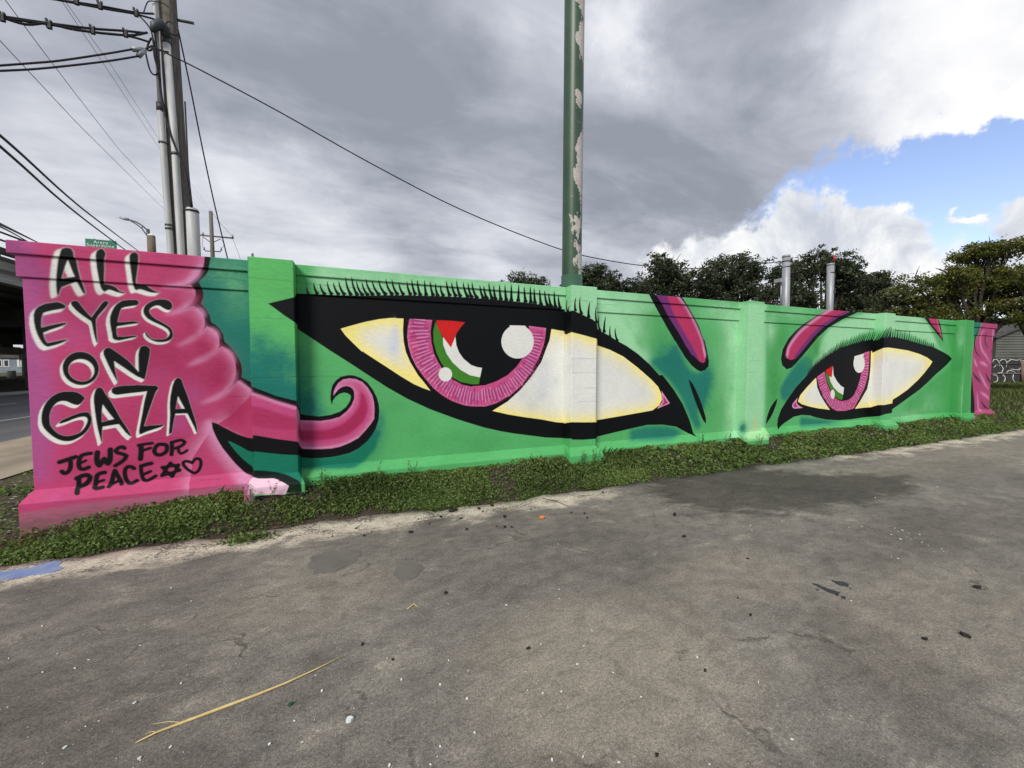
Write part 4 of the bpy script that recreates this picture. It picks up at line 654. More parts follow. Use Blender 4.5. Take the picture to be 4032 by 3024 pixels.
["S","PL",70,46,0.8,1,1,[15290,-122,15500,-307,15714,-495,15922,-611]],
["S","PL",70,46,0.8,1,1,[15448,-684,15768,-795,15995,-895]],
["S","PL",70,46,0.8,1,1,[15260,-689,15347,-967,15404,-1135,15602,-1199]],
["S","DK",70,30,0.95,1,1,[14959,-147,15159,-285,15458,-435]],
["S","DK",80,34,0.9,1,1,[15676,-170,15831,-329,16044,-473]],
["S","DK",64,30,0.9,1,1,[15491,-898,15703,-1073,16007,-1169]],
["S","DK",6,4,0.5,0,1,[-1403,936,-1273,942,-1106,923]],
["S","DK",6,4,0.5,0,1,[-1089,962,-971,961,-875,958,-802,958,-653,951]],
["S","DK",6,4,0.5,0,1,[-1096,532,-910,533,-800,535,-750,548]],
["S","DK",6,4,0.5,0,1,[-633,944,-474,942,-290,936,-17,932,269,935]],
["S","DK",6,4,0.5,0,1,[-677,-113,-523,-118,-391,-113,-174,-124]],
["S","DK",6,4,0.5,0,1,[-1308,-324,-1111,-326,-1004,-335]],
["S","DK",6,4,0.5,0,1,[-1093,-568,-1009,-544,-936,-559]],
["S","DK",6,4,0.5,0,1,[2840,949,2959,964,3132,975,3309,967]],
["S","DK",6,4,0.5,0,1,[3363,944,3676,943]],
["S","DK",6,4,0.5,0,1,[7034,945,7361,937,7699,934]],
["S","DK",6,4,0.5,0,1,[6810,971,7013,963]],
["S","DK",6,4,0.5,0,1,[6659,106,7015,103]],
["S","DK",6,4,0.5,0,1,[6621,-108,6887,-100]],
["S","DK",6,4,0.5,0,1,[2923,111,3364,118]],
["S","DK",6,4,0.5,0,1,[2933,-95,3366,-97]],
["S","DK",6,4,0.5,0,1,[3144,-325,3369,-325]],
["S","DK",6,4,0.5,0,1,[3058,-521,3371,-531]],
["S","DK",6,4,0.5,0,1,[-1094,-126,-827,-120,-657,-119]],
["S","DK",6,4,0.5,0,1,[-1581,-1206,-1402,-1215]],
["S","DK",6,4,0.5,0,1,[-2090,-743,-1887,-744,-1675,-743]],
["S","DK",6,4,0.5,0,1,[12151,-1106,12709,-1100,13414,-1112]],
["S","DK",6,4,0.5,0,1,[2826,1154,2841,788]],
]
# ------------------------------------------------------------------ helpers
COL = sc.collection; rng = random.Random(11)
class MB:
    def __init__(self): self.v = []; self.f = []; self.mi = []
    def add(self, vs, fs, mi=0):
        o = len(self.v); self.v += [tuple(p) for p in vs]; self.f += [tuple(i+o for i in q) for q in fs]; self.mi += [mi]*len(fs)
    def box(self, x0, x1, y0, y1, z0, z1, mi=0):
        self.add([(x0,y0,z0),(x1,y0,z0),(x1,y1,z0),(x0,y1,z0),(x0,y0,z1),(x1,y0,z1),(x1,y1,z1),(x0,y1,z1)], [(0,3,2,1),(4,5,6,7),(0,1,5,4),(1,2,6,5),(2,3,7,6),(3,0,4,7)], mi)
    def tube(self, path, r, n=8, mi=0, cap=True):
        P = [Vector(p) for p in path]; rs = r if isinstance(r, (list, tuple)) else [r]*len(P); o = len(self.v)
        t0 = (P[1]-P[0]).normalized(); u = t0.orthogonal().normalized()
        for i, p in enumerate(P):
            t = (P[min(i+1, len(P)-1)]-P[max(i-1, 0)]).normalized(); u = (u-t*u.dot(t)).normalized(); w = t.cross(u)
            for k in range(n):
                a = 2*math.pi*k/n; self.v.append(tuple(p+(u*math.cos(a)+w*math.sin(a))*rs[i]))
        for i in range(len(P)-1):
            for k in range(n):
                self.f.append((o+i*n+k, o+i*n+(k+1) % n, o+(i+1)*n+(k+1) % n, o+(i+1)*n+k)); self.mi.append(mi)
        if cap:
            self.f.append(tuple(o+k for k in range(n))[::-1]); self.mi.append(mi); L = o+(len(P)-1)*n; self.f.append(tuple(L+k for k in range(n))); self.mi.append(mi)
    def prism(self, pts, axis, lo, hi, mi=0):                          # outline pts (a,b) pushed along an axis
        n = len(pts); mk = {'x': lambda a, b, c: (c, a, b), 'y': lambda a, b, c: (a, c, b), 'z': lambda a, b, c: (a, b, c)}[axis]
        self.add([mk(a, b, lo) for a, b in pts]+[mk(a, b, hi) for a, b in pts], [tuple(range(n)), tuple(range(2*n-1, n-1, -1))]+[(i, i+n, (i+1) % n+n, (i+1) % n) for i in range(n)], mi)
    def build(self, name, mats, parent=None, smooth=False, fix=True):
        me = bpy.data.meshes.new(name); me.from_pydata(self.v, [], self.f)
        for m in (mats if isinstance(mats, (list, tuple)) else [mats]): me.materials.append(m)
        me.polygons.foreach_set('material_index', self.mi)
        if fix:
           
            bm = bmesh.new(); bm.from_mesh(me)
            bmesh.ops.recalc_face_normals(bm, faces=bm.faces)
            if bm.calc_volume(signed=True) < 0: bmesh.ops.reverse_faces(bm, faces=bm.faces)
            bm.to_mesh(me); bm.free()
        if smooth: me.polygons.foreach_set('use_smooth', [True]*len(me.polygons))
        o = bpy.data.objects.new(name, me); COL.objects.link(o)
        if parent is not None: o.parent = parent; o.matrix_parent_inverse = Matrix.Translation(-parent.location)
        return o
def tag(o, label=None, cat=None, group=None, kind=None):
    for k, v in (('label', label), ('category', cat), ('group', group), ('kind', kind)):
        if v: o[k] = v
    return o
def thing(name, label, cat, loc=(0, 0, 0), group=None):
    o = bpy.data.objects.new(name, None); COL.objects.link(o); o.location = loc; o.empty_display_size = .1
    return tag(o, label, cat, group)
def flatmesh(name, verts, faces, mat, parent=None, attr=None, kind=None, smooth=False):
    me = bpy.data.meshes.new(name); verts = np.asarray(verts, np.float32).reshape(-1, 3); faces = np.asarray(faces, np.int32); k = faces.shape[1]
    me.vertices.add(len(verts)); me.vertices.foreach_set('co', verts.ravel()); me.loops.add(faces.size); me.loops.foreach_set('vertex_index', faces.ravel())
    me.polygons.add(len(faces)); me.polygons.foreach_set('loop_start', np.arange(len(faces), dtype=np.int32)*k); me.polygons.foreach_set('loop_total', np.full(len(faces), k, np.int32)); me.update(calc_edges=True)
    if attr is not None:
        a = me.attributes.new('tint', 'FLOAT', 'FACE'); a.data.foreach_set('value', np.asarray(attr, np.float32))
    me.materials.append(mat)
    if smooth: me.polygons.foreach_set('use_smooth', [True]*len(me.polygons))
    o = bpy.data.objects.new(name, me); COL.objects.link(o)
    if parent is not None: o.parent = parent; o.matrix_parent_inverse = Matrix.Translation(-parent.location)
    if kind: o['kind'] = kind
    return o
# ------------------------------------------------------------------ materials
def material(name, rough=.8, spec=.3):
    m = bpy.data.materials.new(name); m.use_nodes = True; N = NT(m.node_tree); N.n.clear()
    b = N.node('ShaderNodeBsdfPrincipled'); o = N.node('ShaderNodeOutputMaterial'); N.l.new(b.outputs[0], o.inputs[0])
    b.inputs['Roughness'].default_value = rough; b.inputs['Specular IOR Level'].default_value = spec
    N.b = b; return m, N
def pos(N): return N.node('ShaderNodeNewGeometry').outputs['Position']
def bump(N, h, dist=.004, strength=.6):
    x = N.node('ShaderNodeBump'); x.inputs['Distance'].default_value = dist; x.inputs['Strength'].default_value = strength; N.put(x.inputs['Height'], h); N.l.new(x.outputs[0], N.b.inputs['Normal'])
def plain(name, c1, c2=None, scale=6., rough=.75, spec=.3, bdist=.002, bscale=40., metal=0., stretch=None):
    m, N = material(name, rough, spec); c2 = c2 or tuple(v*.72 for v in c1); p = N.node('ShaderNodeTexCoord').outputs['Object']
    if stretch: p = N.v('MULTIPLY', p, stretch)
    n = N.noise(p, scale, 6, .6); N.put(N.b.inputs['Base Color'], N.mix(N.ss(n, .32, .68), c1, c2)); N.b.inputs['Metallic'].default_value = metal
    if bdist: bump(N, N.noise(p, bscale, 5, .6), bdist)
    return m
def leafy(name, stops, rough=.55, trans=.25):
    m, N = material(name, rough, .25); a = N.node('ShaderNodeAttribute', attribute_name='tint').outputs['Fac']
    c = N.ramp(a, stops); N.put(N.b.inputs['Base Color'], c)
    t = N.node('ShaderNodeBsdfTranslucent'); N.put(t.inputs[0], N.mix(1., c, (1.2, 1.25, .7), 'MULTIPLY')); mx = N.node('ShaderNodeMixShader'); mx.inputs[0].default_value = trans
    N.l.new(N.b.outputs[0], mx.inputs[1]); N.l.new(t.outputs[0], mx.inputs[2]); N.l.new(mx.outputs[0], N.n['Material Output'].inputs[0]); return m
M = {}
M['black'] = plain('black_rubber', (.012, .012, .014), (.022, .022, .025), 20, .6, .3, 0)
M['white_pvc'] = plain('weathered_pvc', (.56, .57, .57), (.44, .45, .45), 3, .5, .4, .001, 60, stretch=(6, 6, .7))
M['wood_pole'] = plain('weathered_pole_wood', (.21, .19, .165), (.10, .092, .082), 7, .9, .15, .012, 24, stretch=(9, 9, .35))
M['grey_metal'] = plain('galvanised_steel', (.27, .29, .31), (.36, .38, .40), 6, .5, .5, .001, 40, .35, stretch=(3, 3, .5))
M['dark_metal'] = plain('dark_steel', (.045, .045, .05), (.08, .075, .075), 8, .5, .5, .001)
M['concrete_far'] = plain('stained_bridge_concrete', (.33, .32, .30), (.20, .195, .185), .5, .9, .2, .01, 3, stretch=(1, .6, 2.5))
M['dark_concrete'] = plain('dark_and_shaded_concrete', (.10, .098, .095), (.055, .054, .053), .6, .9, .2, .01, 3)  # dark concrete; also carries the shade under the bridges in its colour
M['bark'] = plain('tree_bark', (.085, .07, .058), (.045, .038, .032), 6, .95, .1, .01, 20, stretch=(3, 3, .6))
M['sign_green'] = plain('road_sign_green', (.012, .15, .095), (.014, .17, .105), 3, .45, .4, 0)
M['sign_white'] = plain('road_sign_white', (.75, .77, .75), (.70, .72, .70), 3, .5, .4, 0)
M['brown_post'] = plain('brown_round_post', (.19, .155, .115), (.12, .10, .08), 4, .8, .25, .003, 30, stretch=(8, 8, .4))
M['white_paint'] = plain('white_paint', (.74, .74, .72), (.66, .66, .64), 5, .5, .4, 0)
M['red_paint'] = plain('red_paint', (.42, .03, .035), (.34, .025, .03), 5, .5, .4, 0)
M['siding'] = plain('grey_green_siding', (.125, .13, .115), (.095, .10, .09), .8, .8, .2, .002, 20)
M['trim'] = plain('white_trim', (.72, .73, .72), (.62, .63, .62), 3, .6, .3, 0)
M['house_grey'] = plain('blue_grey_siding', (.22, .26, .30), (.18, .215, .25), 1, .8, .2, 0)
M['window_glass'] = plain('dark_window_glass', (.02, .025, .03), (.03, .035, .04), 2, .08, .6, 0)
M['fence_board'] = plain('dark_fence_board', (.030, .031, .033), (.055, .055, .056), 3, .85, .2, .003, 20, stretch=(8, 8, .6))
M['fence_rail'] = plain('weathered_rail', (.20, .145, .12), (.14, .105, .09), 4, .85, .2, .003, 20)
M['graffiti'] = plain('white_spray_paint', (.70, .70, .70), (.55, .55, .56), 9, .7, .2, 0)
M['straw'] = plain('dry_palm_stem', (.62, .50, .24), (.50, .38, .16), 30, .7, .3, .001, 80)
M['orange'] = plain('orange_plastic', (.75, .22, .03), (.65, .18, .03), 30, .4, .4, 0)
M['glass_chip'] = plain('broken_clear_glass', (.72, .78, .76), (.60, .66, .64), 60, .12, .6, 0)
M['green_glass'] = plain('broken_green_glass', (.02, .10, .04), (.015, .07, .03), 60, .12, .6, 0)
M['char'] = plain('dark_bark_chip', (.022, .020, .019), (.045, .038, .034), 60, .9, .15, .002, 80)
M['blue_paint'] = plain('blue_ground_paint', (.16, .23, .46), (.25, .30, .44), 9, .8, .2, .002, 60)
M['tar'] = plain('black_tar', (.022, .024, .028), (.034, .036, .04), 20, .55, .4, 0)
M['lane'] = plain('worn_lane_paint', (.50, .50, .49), (.36, .36, .355), 7, .8, .2, 0)
M['rock_bits'] = plain('pale_litter', (.62, .60, .56), (.50, .47, .42), 40, .8, .2, 0)
# ------------------------------------------------------------------ the painted wall
cv = Canvas(); px = cv.run(MURAL)
srgb = np.where(px <= .0031308, px*12.92, 1.055*np.clip(px, 0, 1)**(1/2.4)-.055)
img = bpy.data.images.new('mural_paint', cv.w, cv.h); buf = np.ones((cv.h, cv.w, 4), np.float32); buf[..., :3] = srgb; img.pixels.foreach_set(buf.ravel()); img.pack()
def wall_material():
    m, N = material('painted_stucco', .6, .16); t = N.node('ShaderNodeTexImage'); t.image = img; t.extension = 'EXTEND'; t.interpolation = 'Linear'
    N.l.new(N.node('ShaderNodeUVMap', uv_map='paint').outputs[0], t.inputs[0]); p = pos(N)
    n1 = N.noise(p, 1.6, 6, .6); n2 = N.noise(N.v('MULTIPLY', p, (1, 1, 3.5)), 14, 6, .65); n3 = N.noise(p, 120, 3, .6)
    c = N.mix(1., t.outputs[0], N.ramp(n1, [(.3, (.90, .90, .90)), (.7, (1.06, 1.06, 1.06))]), 'MULTIPLY'); c = N.mix(1., c, N.ramp(n2, [(.3, (.90, .90, .90)), (.7, (1.07, 1.07, 1.07))]), 'MULTIPLY')
    c = N.mix(1., c, N.ramp(n3, [(.3, (.93, .93, .93)), (.7, (1.05, 1.05, 1.05))]), 'MULTIPLY')
    # grime splashed up from the soil, breaking up in spots
    z = N.node('ShaderNodeSeparateXYZ'); N.l.new(p, z.inputs[0])
    g = N.m('ADD', N.ss(z.outputs[2], .03, .42, 1., 0.), N.m('MULTIPLY', N.m('SUBTRACT', n2, .5), 1.5)); c = N.mix(N.m('MULTIPLY', N.ss(g, .55, 1.0), .6), c, (.105, .085, .07))
    N.put(N.b.inputs['Base Color'], c)
    h = N.m('ADD', N.m('MULTIPLY', n2, .8), N.m('ADD', N.m('MULTIPLY', n3, .35), N.m('MULTIPLY', N.noise(p, 40, 4, .6), .4))); bump(N, h, .006, .55); return m
M['wall'] = wall_material(); M['raw'] = plain('bare_stucco', (.34, .33, .31), (.25, .245, .235), 2, .9, .2, .006, 30)
def paint_uv(o):
    me = o.data; uv = me.uv_layers.new(name='paint')
    co = np.zeros(len(me.vertices)*3); me.vertices.foreach_get('co', co); co = co.reshape(-1, 3); li = np.zeros(len(me.loops), np.int32); me.loops.foreach_get('vertex_index', li)
    k = 5./co[:, 1]; u = (co[:, 0]*k*1000-SX0)/(SX1-SX0); w = ((co[:, 2]-1.55)*k*1000-SZ0)/(SZ1-SZ0)
    uv.data.foreach_set('uv', np.stack([u[li], w[li]], 1).astype(np.float32).ravel())
    for p in me.polygons: p.material_index = 1 if p.normal.y > .5 else 0
def wall_part(mb, name, parent, label=None, bev=.008):
    o = mb.build(name, [M['wall'], M['raw']], parent); paint_uv(o)
    if bev:
        b = o.modifiers.new('worn_edge', 'BEVEL'); b.width = bev; b.segments = 2; b.limit_method = 'ANGLE'; b.harden_normals = False
    if label: o['label'] = label
    return o
WALL = thing('mural_wall', 'long stucco wall painted as a green face with two giant eyes and pink lettering end', 'wall', (0, 5.1, 0))
ZB1, ZB2, ZB3, ZS = 1.55+1.140, 1.55+1.022, 1.55+.818, 1.55-1.16
pil = [(-1.055, -.635), (2.805, 3.225), (6.345, 6.735), (10.46, 10.85), (13.90, 14.33)]
edges = [-2.86]+[v for p in pil for v in p]+[16.0]
panel_labels = ['pink wall panel lettered ALL EYES ON GAZA with small JEWS FOR PEACE', 'green panel with the larger black rimmed eye and pink curl', 'green panel with the inner eye corner and left pink stripe', 'green panel with the smaller eye and right pink stripe', 'green panel with the outer eye corner and small pink wedge', 'short end panel painted as a twisted pink horn']
for i in range(6):
    x0, x1 = edges[2*i], edges[2*i+1]; L = .03 if i == 0 else 0; Rr = .03 if i == 5 else 0; e0, e1 = (.002 if i else 0), (.002 if i < 5 else 0)
    b = MB(); b.box(x0, x1, 5.0, 5.2, ZS-.45, ZB3); wall_part(b, 'wall_panel', WALL, panel_labels[i])
    b = MB(); b.box(x0-L, x1+Rr, 4.98, 5.23, ZB3, ZB2); wall_part(b, 'coping_band', WALL)
    b = MB(); b.box(x0-L*2.4, x1+Rr*2.4, 4.957, 5.26, ZB2, ZB1); wall_part(b, 'coping_cap', WALL)
    lo = ZS-.45; l2 = .055 if i == 0 else 0; r2 = .06 if i == 5 else 0
    b = MB(); vs = []
    for (dx0, dx1, y, z) in ((0, 0, 4.998, ZS), (-l2, r2, 4.9, ZS-.10), (-l2, r2, 4.9, lo-.05), (-l2, r2, 5.19, lo-.05), (-l2, r2, 5.19, ZS-.1), (0, 0, 5.19, ZS)): vs += [(x0+dx0, y, z), (x1+dx1, y, z)]
    b.add(vs, [(0, 1, 3, 2), (2, 3, 5, 4), (4, 5, 7, 6), (6, 7, 9, 8), (8, 9, 11, 10), (10, 11, 1, 0), (0, 2, 4, 6, 8, 10), (1, 11, 9, 7, 5, 3)]); wall_part(b, 'plinth', WALL)
pl = ['bright green pilaster crossed by the pink tongue', 'pilaster crossing the larger eye', 'pale green pilaster between the two eyes', 'pilaster crossing the smaller eye', 'plain green pilaster near the far end']
for i, (x0, x1) in enumerate(pil):
    b = MB(); b.box(x0, x1, 4.8, 5.28, ZS-.02, ZB1+.004); p = wall_part(b, 'pilaster', WALL, pl[i])
    b = MB(); vs = []; e = .075
    for (d, y, z) in ((.0, 4.798, ZS), (e, 4.8-.10, ZS-.105), (e, 4.8-.10, ZS-.5), (e, 5.0, ZS-.5), (e, 5.0, ZS-.105), (.0, 5.0, ZS)): vs += [(x0-d, y, z), (x1+d, y, z)]
    b.add(vs, [(0, 1, 3, 2), (2, 3, 5, 4), (4, 5, 7, 6), (6, 7, 9, 8), (8, 9, 11, 10), (10, 11, 1, 0), (0, 2, 4, 6, 8, 10), (1, 11, 9, 7, 5, 3)]); f = wall_part(b, 'pilaster_foot', p, None, .012); f.matrix_parent_inverse = Matrix.Translation(-WALL.location)@Matrix.Identity(4)
    f.matrix_parent_inverse = p.matrix_parent_inverse.inverted()@Matrix.Translation(-WALL.location)
# ------------------------------------------------------------------ ground
def sstep(x, a, b): t = np.clip((x-a)/(b-a), 0, 1); return t*t*(3-2*t)
def edge_y(x):                                                         # ragged rim of the concrete
    e = np.interp(x, [-40, -4, -2.63, -1.16, -.25, .6, 1.57, 3.0, 3.6, 7.0, 7.9, 10, 15.3, 60], [4.3, 4.3, 4.2, 4.16, 4.26, 4.14, 4.09, 4.10, 4.12, 4.12, 4.10, 4.10, 4.19, 4.3])
    return e+.035*np.sin(x*5.1)*np.sin(x*1.7+1)+.02*np.sin(x*13.+.5)+.012*np.sin(x*31.)
def soil_h(x): return np.interp(x, [-6, -3.2, -2.9, -2.5, -2., -1.5, -1., 2, 16, 24], [-.03, -.02, .0, .05, .115, .16, .18, .205, .255, .28])
def gz(x, y):
    h = soil_h(x); z = -.03+(h+.03)*sstep(y, 4.1, 4.95)
    z = np.where(x < -4.4, -.035, z); z = np.where((x < -2.9) & (y > 4.2), -.03+.03*sstep(x, -4.4, -3.2), z)
    return z
xs = np.unique(np.r_[np.linspace(-700, -40, 12), np.linspace(-40, -5, 36), np.linspace(-5, 17, 221), np.linspace(17, 60, 44), np.linspace(60, 900, 14)])
ys = np.unique(np.r_[np.linspace(-300, -10, 8), np.linspace(-10, 3.9, 10), np.linspace(3.9, 5.6, 35), np.linspace(5.6, 40, 36), np.linspace(40, 900, 18)])
X, Y = np.meshgrid(xs, ys); Z = gz(X, Y); near = (np.abs(X-5) < 14) & (Y > 3.9) & (Y < 8); rs = np.random.RandomState(2); Z = Z+np.where(near & (Y > 4.35), rs.randn(*X.shape)*.006, 0)
idx = np.arange(X.size).reshape(X.shape); F = np.stack([idx[:-1, :-1].ravel(), idx[:-1, 1:].ravel(), idx[1:, 1:].ravel(), idx[1:, :-1].ravel()], 1)
def soil_material():
    m, N = material('soil', .95, .1); p = pos(N); n = N.noise(p, 3, 8, .65); n2 = N.noise(p, 26, 6, .7); s = N.node('ShaderNodeSeparateXYZ'); N.l.new(p, s.inputs[0])
    c = N.ramp(n2, [(.25, (.028, .022, .017)), (.5, (.062, .05, .038)), (.75, (.12, .098, .075))])
    far = N.ss(s.outputs[1], 5.5, 9.); grass = N.ramp(n, [(.3, (.045, .062, .02)), (.7, (.085, .10, .035))]); c = N.mix(N.m('MULTIPLY', far, N.ss(n, .2, .5)), c, grass)
    lf = N.ss(s.outputs[0], -2.6, -3.2); c = N.mix(N.m('MULTIPLY', lf, N.ss(n2, .45, .7)), c, (.20, .165, .12)); N.put(N.b.inputs['Base Color'], c); bump(N, n2, .03, .8); return m
M['soil'] = soil_material()
tag(flatmesh('ground', np.stack([X, Y, Z], -1), F, M['soil'], smooth=True), kind='structure')
def slab_material():
    m, N = material('worn_concrete', .82, .25); p = pos(N); s = N.node('ShaderNodeSeparateXYZ'); N.l.new(p, s.inputs[0]); x, y = s.outputs[0], s.outputs[1]
    big = N.noise(p, .55, 7, .6, .4); mid = N.noise(N.v('MULTIPLY', p, (1, 1.7, 1)), 2.3, 8, .66, .5); fine = N.noise(p, 38, 6, .7); grit = N.noise(p, 150, 3, .65)
    v = N.m('ADD', N.m('MULTIPLY', big, .55), N.m('ADD', N.m('MULTIPLY', mid, .45), N.m('MULTIPLY', N.m('SUBTRACT', fine, .5), .22)))
    c = N.ramp(v, [(.30, (.098, .091, .083)), (.44, (.148, .137, .123)), (.56, (.205, .19, .168)), (.70, (.31, .287, .248))])
    # scoured pale patches with fibrous edges
    sc_ = N.m('MULTIPLY', N.ss(mid, .56, .70), N.ss(fine, .40, .62)); c = N.mix(N.m('MULTIPLY', sc_, .55), c, (.37, .335, .27))
    def spot(cx, cy, rx, ry, lo=1., hi=.4, k=.9, nz=mid):
        a = N.m('DIVIDE', N.m('SUBTRACT', x, cx), rx); b_ = N.m('DIVIDE', N.m('SUBTRACT', y, cy), ry); r = N.m('SQRT', N.m('ADD', N.m('MULTIPLY', a, a), N.m('MULTIPLY', b_, b_)))
        return N.ss(N.m('ADD', r, N.m('MULTIPLY', N.m('SUBTRACT', nz, .5), k)), lo, hi)
    for cx, cy, rx, ry, a in ((1.2, 1.6, 1.0, .8, .6), (2.6, 2.0, .9, .5, .4), (-.3, 2.9, .8, .5, .3), (3.5, 1.2, 1.6, .7, .35), (11, 3.2, 6, .9, .35)): c = N.mix(N.m('MULTIPLY', spot(cx, cy, rx, ry), a), c, (.30, .268, .217))
    for cx, cy, rx, ry, a in ((-1.6, 1.9, 1.2, 1.0, .55), (.5, 1.0, .8, .4, .5), (-.6, 1.3, .8, .5, .3), (2.5, 1.1, .5, .5, .4), (5.2, 1.9, 2.2, .5, .45), (8.5, 3.0, 2.5, .4, .3)): c = N.mix(N.m('MULTIPLY', spot(cx, cy, rx, ry), a), c, (.095, .083, .073))
    # washed-out lip beside the grass
    e = N.m('ADD', y, N.m('MULTIPLY', N.m('SUBTRACT', mid, .5), .9)); lip = N.m('MULTIPLY', N.ss(e, 3.66, 3.98), N.ss(N.m('ADD', fine, N.m('MULTIPLY', N.m('SUBTRACT', mid, .5), .8)), .40, .50))
    lipx = N.m('ADD', N.ss(x, 3.2, 2.6), N.ss(x, 7.0, 7.8)); c = N.mix(N.m('MULTIPLY', N.m('MULTIPLY', lip, lipx), .85), c, (.60, .54, .44))
    # dark earth trodden over the slab
    d1 = N.m('MAXIMUM', spot(4.6, 3.45, 1.55, .95, 1.05, .72, 1.0), spot(5.6, 3.0, 1.6, .55, 1.05, .7, 1.0)); d2 = N.m('MULTIPLY', d1, N.ss(N.m('ADD', fine, N.m('MULTIPLY', mid, .4)), .36, .62, 1., .72))
    c = N.mix(N.m('MULTIPLY', d2, .93), c, N.ramp(fine, [(.3, (.018, .016, .014)), (.6, (.042, .037, .031)), (.8, (.085, .075, .06))]))
    # cracks
    vo = N.node('ShaderNodeTexVoronoi', feature='DISTANCE_TO_EDGE'); vo.inputs['Scale'].default_value = .55; N.put(vo.inputs['Vector'], N.v('ADD', p, N.v('SCALE', N.v('SUBTRACT', N.node('ShaderNodeTexNoise').outputs['Color'], (.5, .5, .5)), scale=.0)))
    wn = N.node('ShaderNodeTexNoise'); N.put(wn.inputs['Vector'], p); wn.inputs['Scale'].default_value = 2.2; wn.inputs['Detail'].default_value = 7; N.put(vo.inputs['Vector'], N.v('ADD', p, N.v('SCALE', N.v('SUBTRACT', wn.outputs['Color'], (.5, .5, .5)), scale=.7)))
    cr = N.m('MULTIPLY', N.ss(vo.outputs['Distance'], .010, .002), N.ss(mid, .50, .62)); c = N.mix(N.m('MULTIPLY', cr, .55), c, (.05, .045, .04))
    c = N.mix(1., c, N.ramp(grit, [(.28, (.5, .5, .5)), (.5, (1., 1., 1.)), (.74, (1.6, 1.56, 1.48))]), 'MULTIPLY'); c = N.mix(1., c, N.ramp(N.noise(p, 62, 4, .7), [(.3, (.66, .66, .66)), (.5, (1., 1., 1.)), (.72, (1.4, 1.38, 1.32))]), 'MULTIPLY'); c = N.mix(1., c, N.ramp(N.noise(N.v('MULTIPLY', p, (1, 1.5, 1)), 7, 6, .7, .6), [(.3, (.72, .71, .70)), (.5, (1., 1., 1.)), (.72, (1.3, 1.28, 1.24))]), 'MULTIPLY')
    N.put(N.b.inputs['Base Color'], c); bump(N, N.m('ADD', N.m('MULTIPLY', grit, .5), N.m('SUBTRACT', N.m('MULTIPLY', fine, .8), cr)), .006, .7); return m
M['slab'] = slab_material()
ex = np.unique(np.r_[np.linspace(-4.6, 18, 420), np.linspace(18, 60, 30)]); ey = edge_y(ex); top = [(a, b, 0.) for a, b in zip(ex, ey)]; n = len(top)
fy_ = 1-np.r_[0, np.geomspace(.004, 1, 26)]; gx_, gt_ = np.meshgrid(ex, fy_); gy_ = -30+(np.tile(ey, (len(fy_), 1))+30)*gt_
vs = np.stack([gx_, gy_, gx_*0], -1).reshape(-1, 3).tolist()+[(a, b+.01, -.09) for a, b, _ in top]; ii = np.arange(gx_.size).reshape(gx_.shape); i_ = np.arange(n-1)
fs = np.r_[np.stack([ii[1:, :-1].ravel(), ii[1:, 1:].ravel(), ii[:-1, 1:].ravel(), ii[:-1, :-1].ravel()], 1), np.stack([i_, i_+1, i_+1+gx_.size, i_+gx_.size], 1)]
slab = flatmesh('concrete_slab', vs, fs, M['slab']); tag(slab, kind='structure')
# patches and spots that lie on the slab
def disc(pts, z, name, mat, parent, label=None, th=.004, jag=.04, sub=4, seed=1):
    r = random.Random(seed); q = []
    for i in range(len(pts)):
        a, b = Vector(pts[i][:2]), Vector(pts[(i+1) % len(pts)][:2]); L = (b-a).length
        for k in range(sub): q.append(a.lerp(b, k/sub)+Vector((r.uniform(-1, 1), r.uniform(-1, 1)))*L*jag*2)
    mb = MB(); mb.prism([(v.x, v.y) for v in q], 'z', z-.02, z+th); o = mb.build(name, mat, parent)
    if label: o['label'] = label
    return o
def gp(l): return [tuple(at_z(*p)) for p in l]
M['patch'] = plain('trowelled_repair', (.16, .15, .134), (.13, .122, .11), 5, .75, .3, .002, 60)
disc(gp([(1212, 2225), (1235, 2190), (1290, 2172), (1380, 2165), (1420, 2172), (1405, 2205), (1360, 2235), (1300, 2258), (1240, 2258)]), 0, 'repair_patch', M['patch'], slab, 'larger grey repair patch', .004, .05, 4, 3)
disc(gp([(1547, 2262), (1565, 2230), (1610, 2215), (1660, 2222), (1672, 2240), (1640, 2272), (1610, 2286), (1570, 2285)]), 0, 'repair_patch', M['patch'], slab, 'smaller round repair patch', .004, .03, 4, 5)
V3 = lambda p: [(2600+a*.8585, 1600+b*.8585) for a, b in p]
for k, pts in enumerate(([(785, 797), (810, 803), (850, 808), (868, 820), (860, 828), (835, 825), (805, 815)], [(697, 812), (725, 818), (760, 835), (820, 853), (815, 866), (770, 852), (735, 835), (705, 820)], [(828, 870), (850, 876), (846, 885), (830, 880)], [(865, 832), (880, 836), (872, 840)], [(712, 838), (730, 842), (722, 846)], [(800, 862), (818, 866), (812, 871)])):
    disc(gp(V3(pts)), 0, 'tar_spot', M['tar'], slab, None, .003, .07, 3, k)
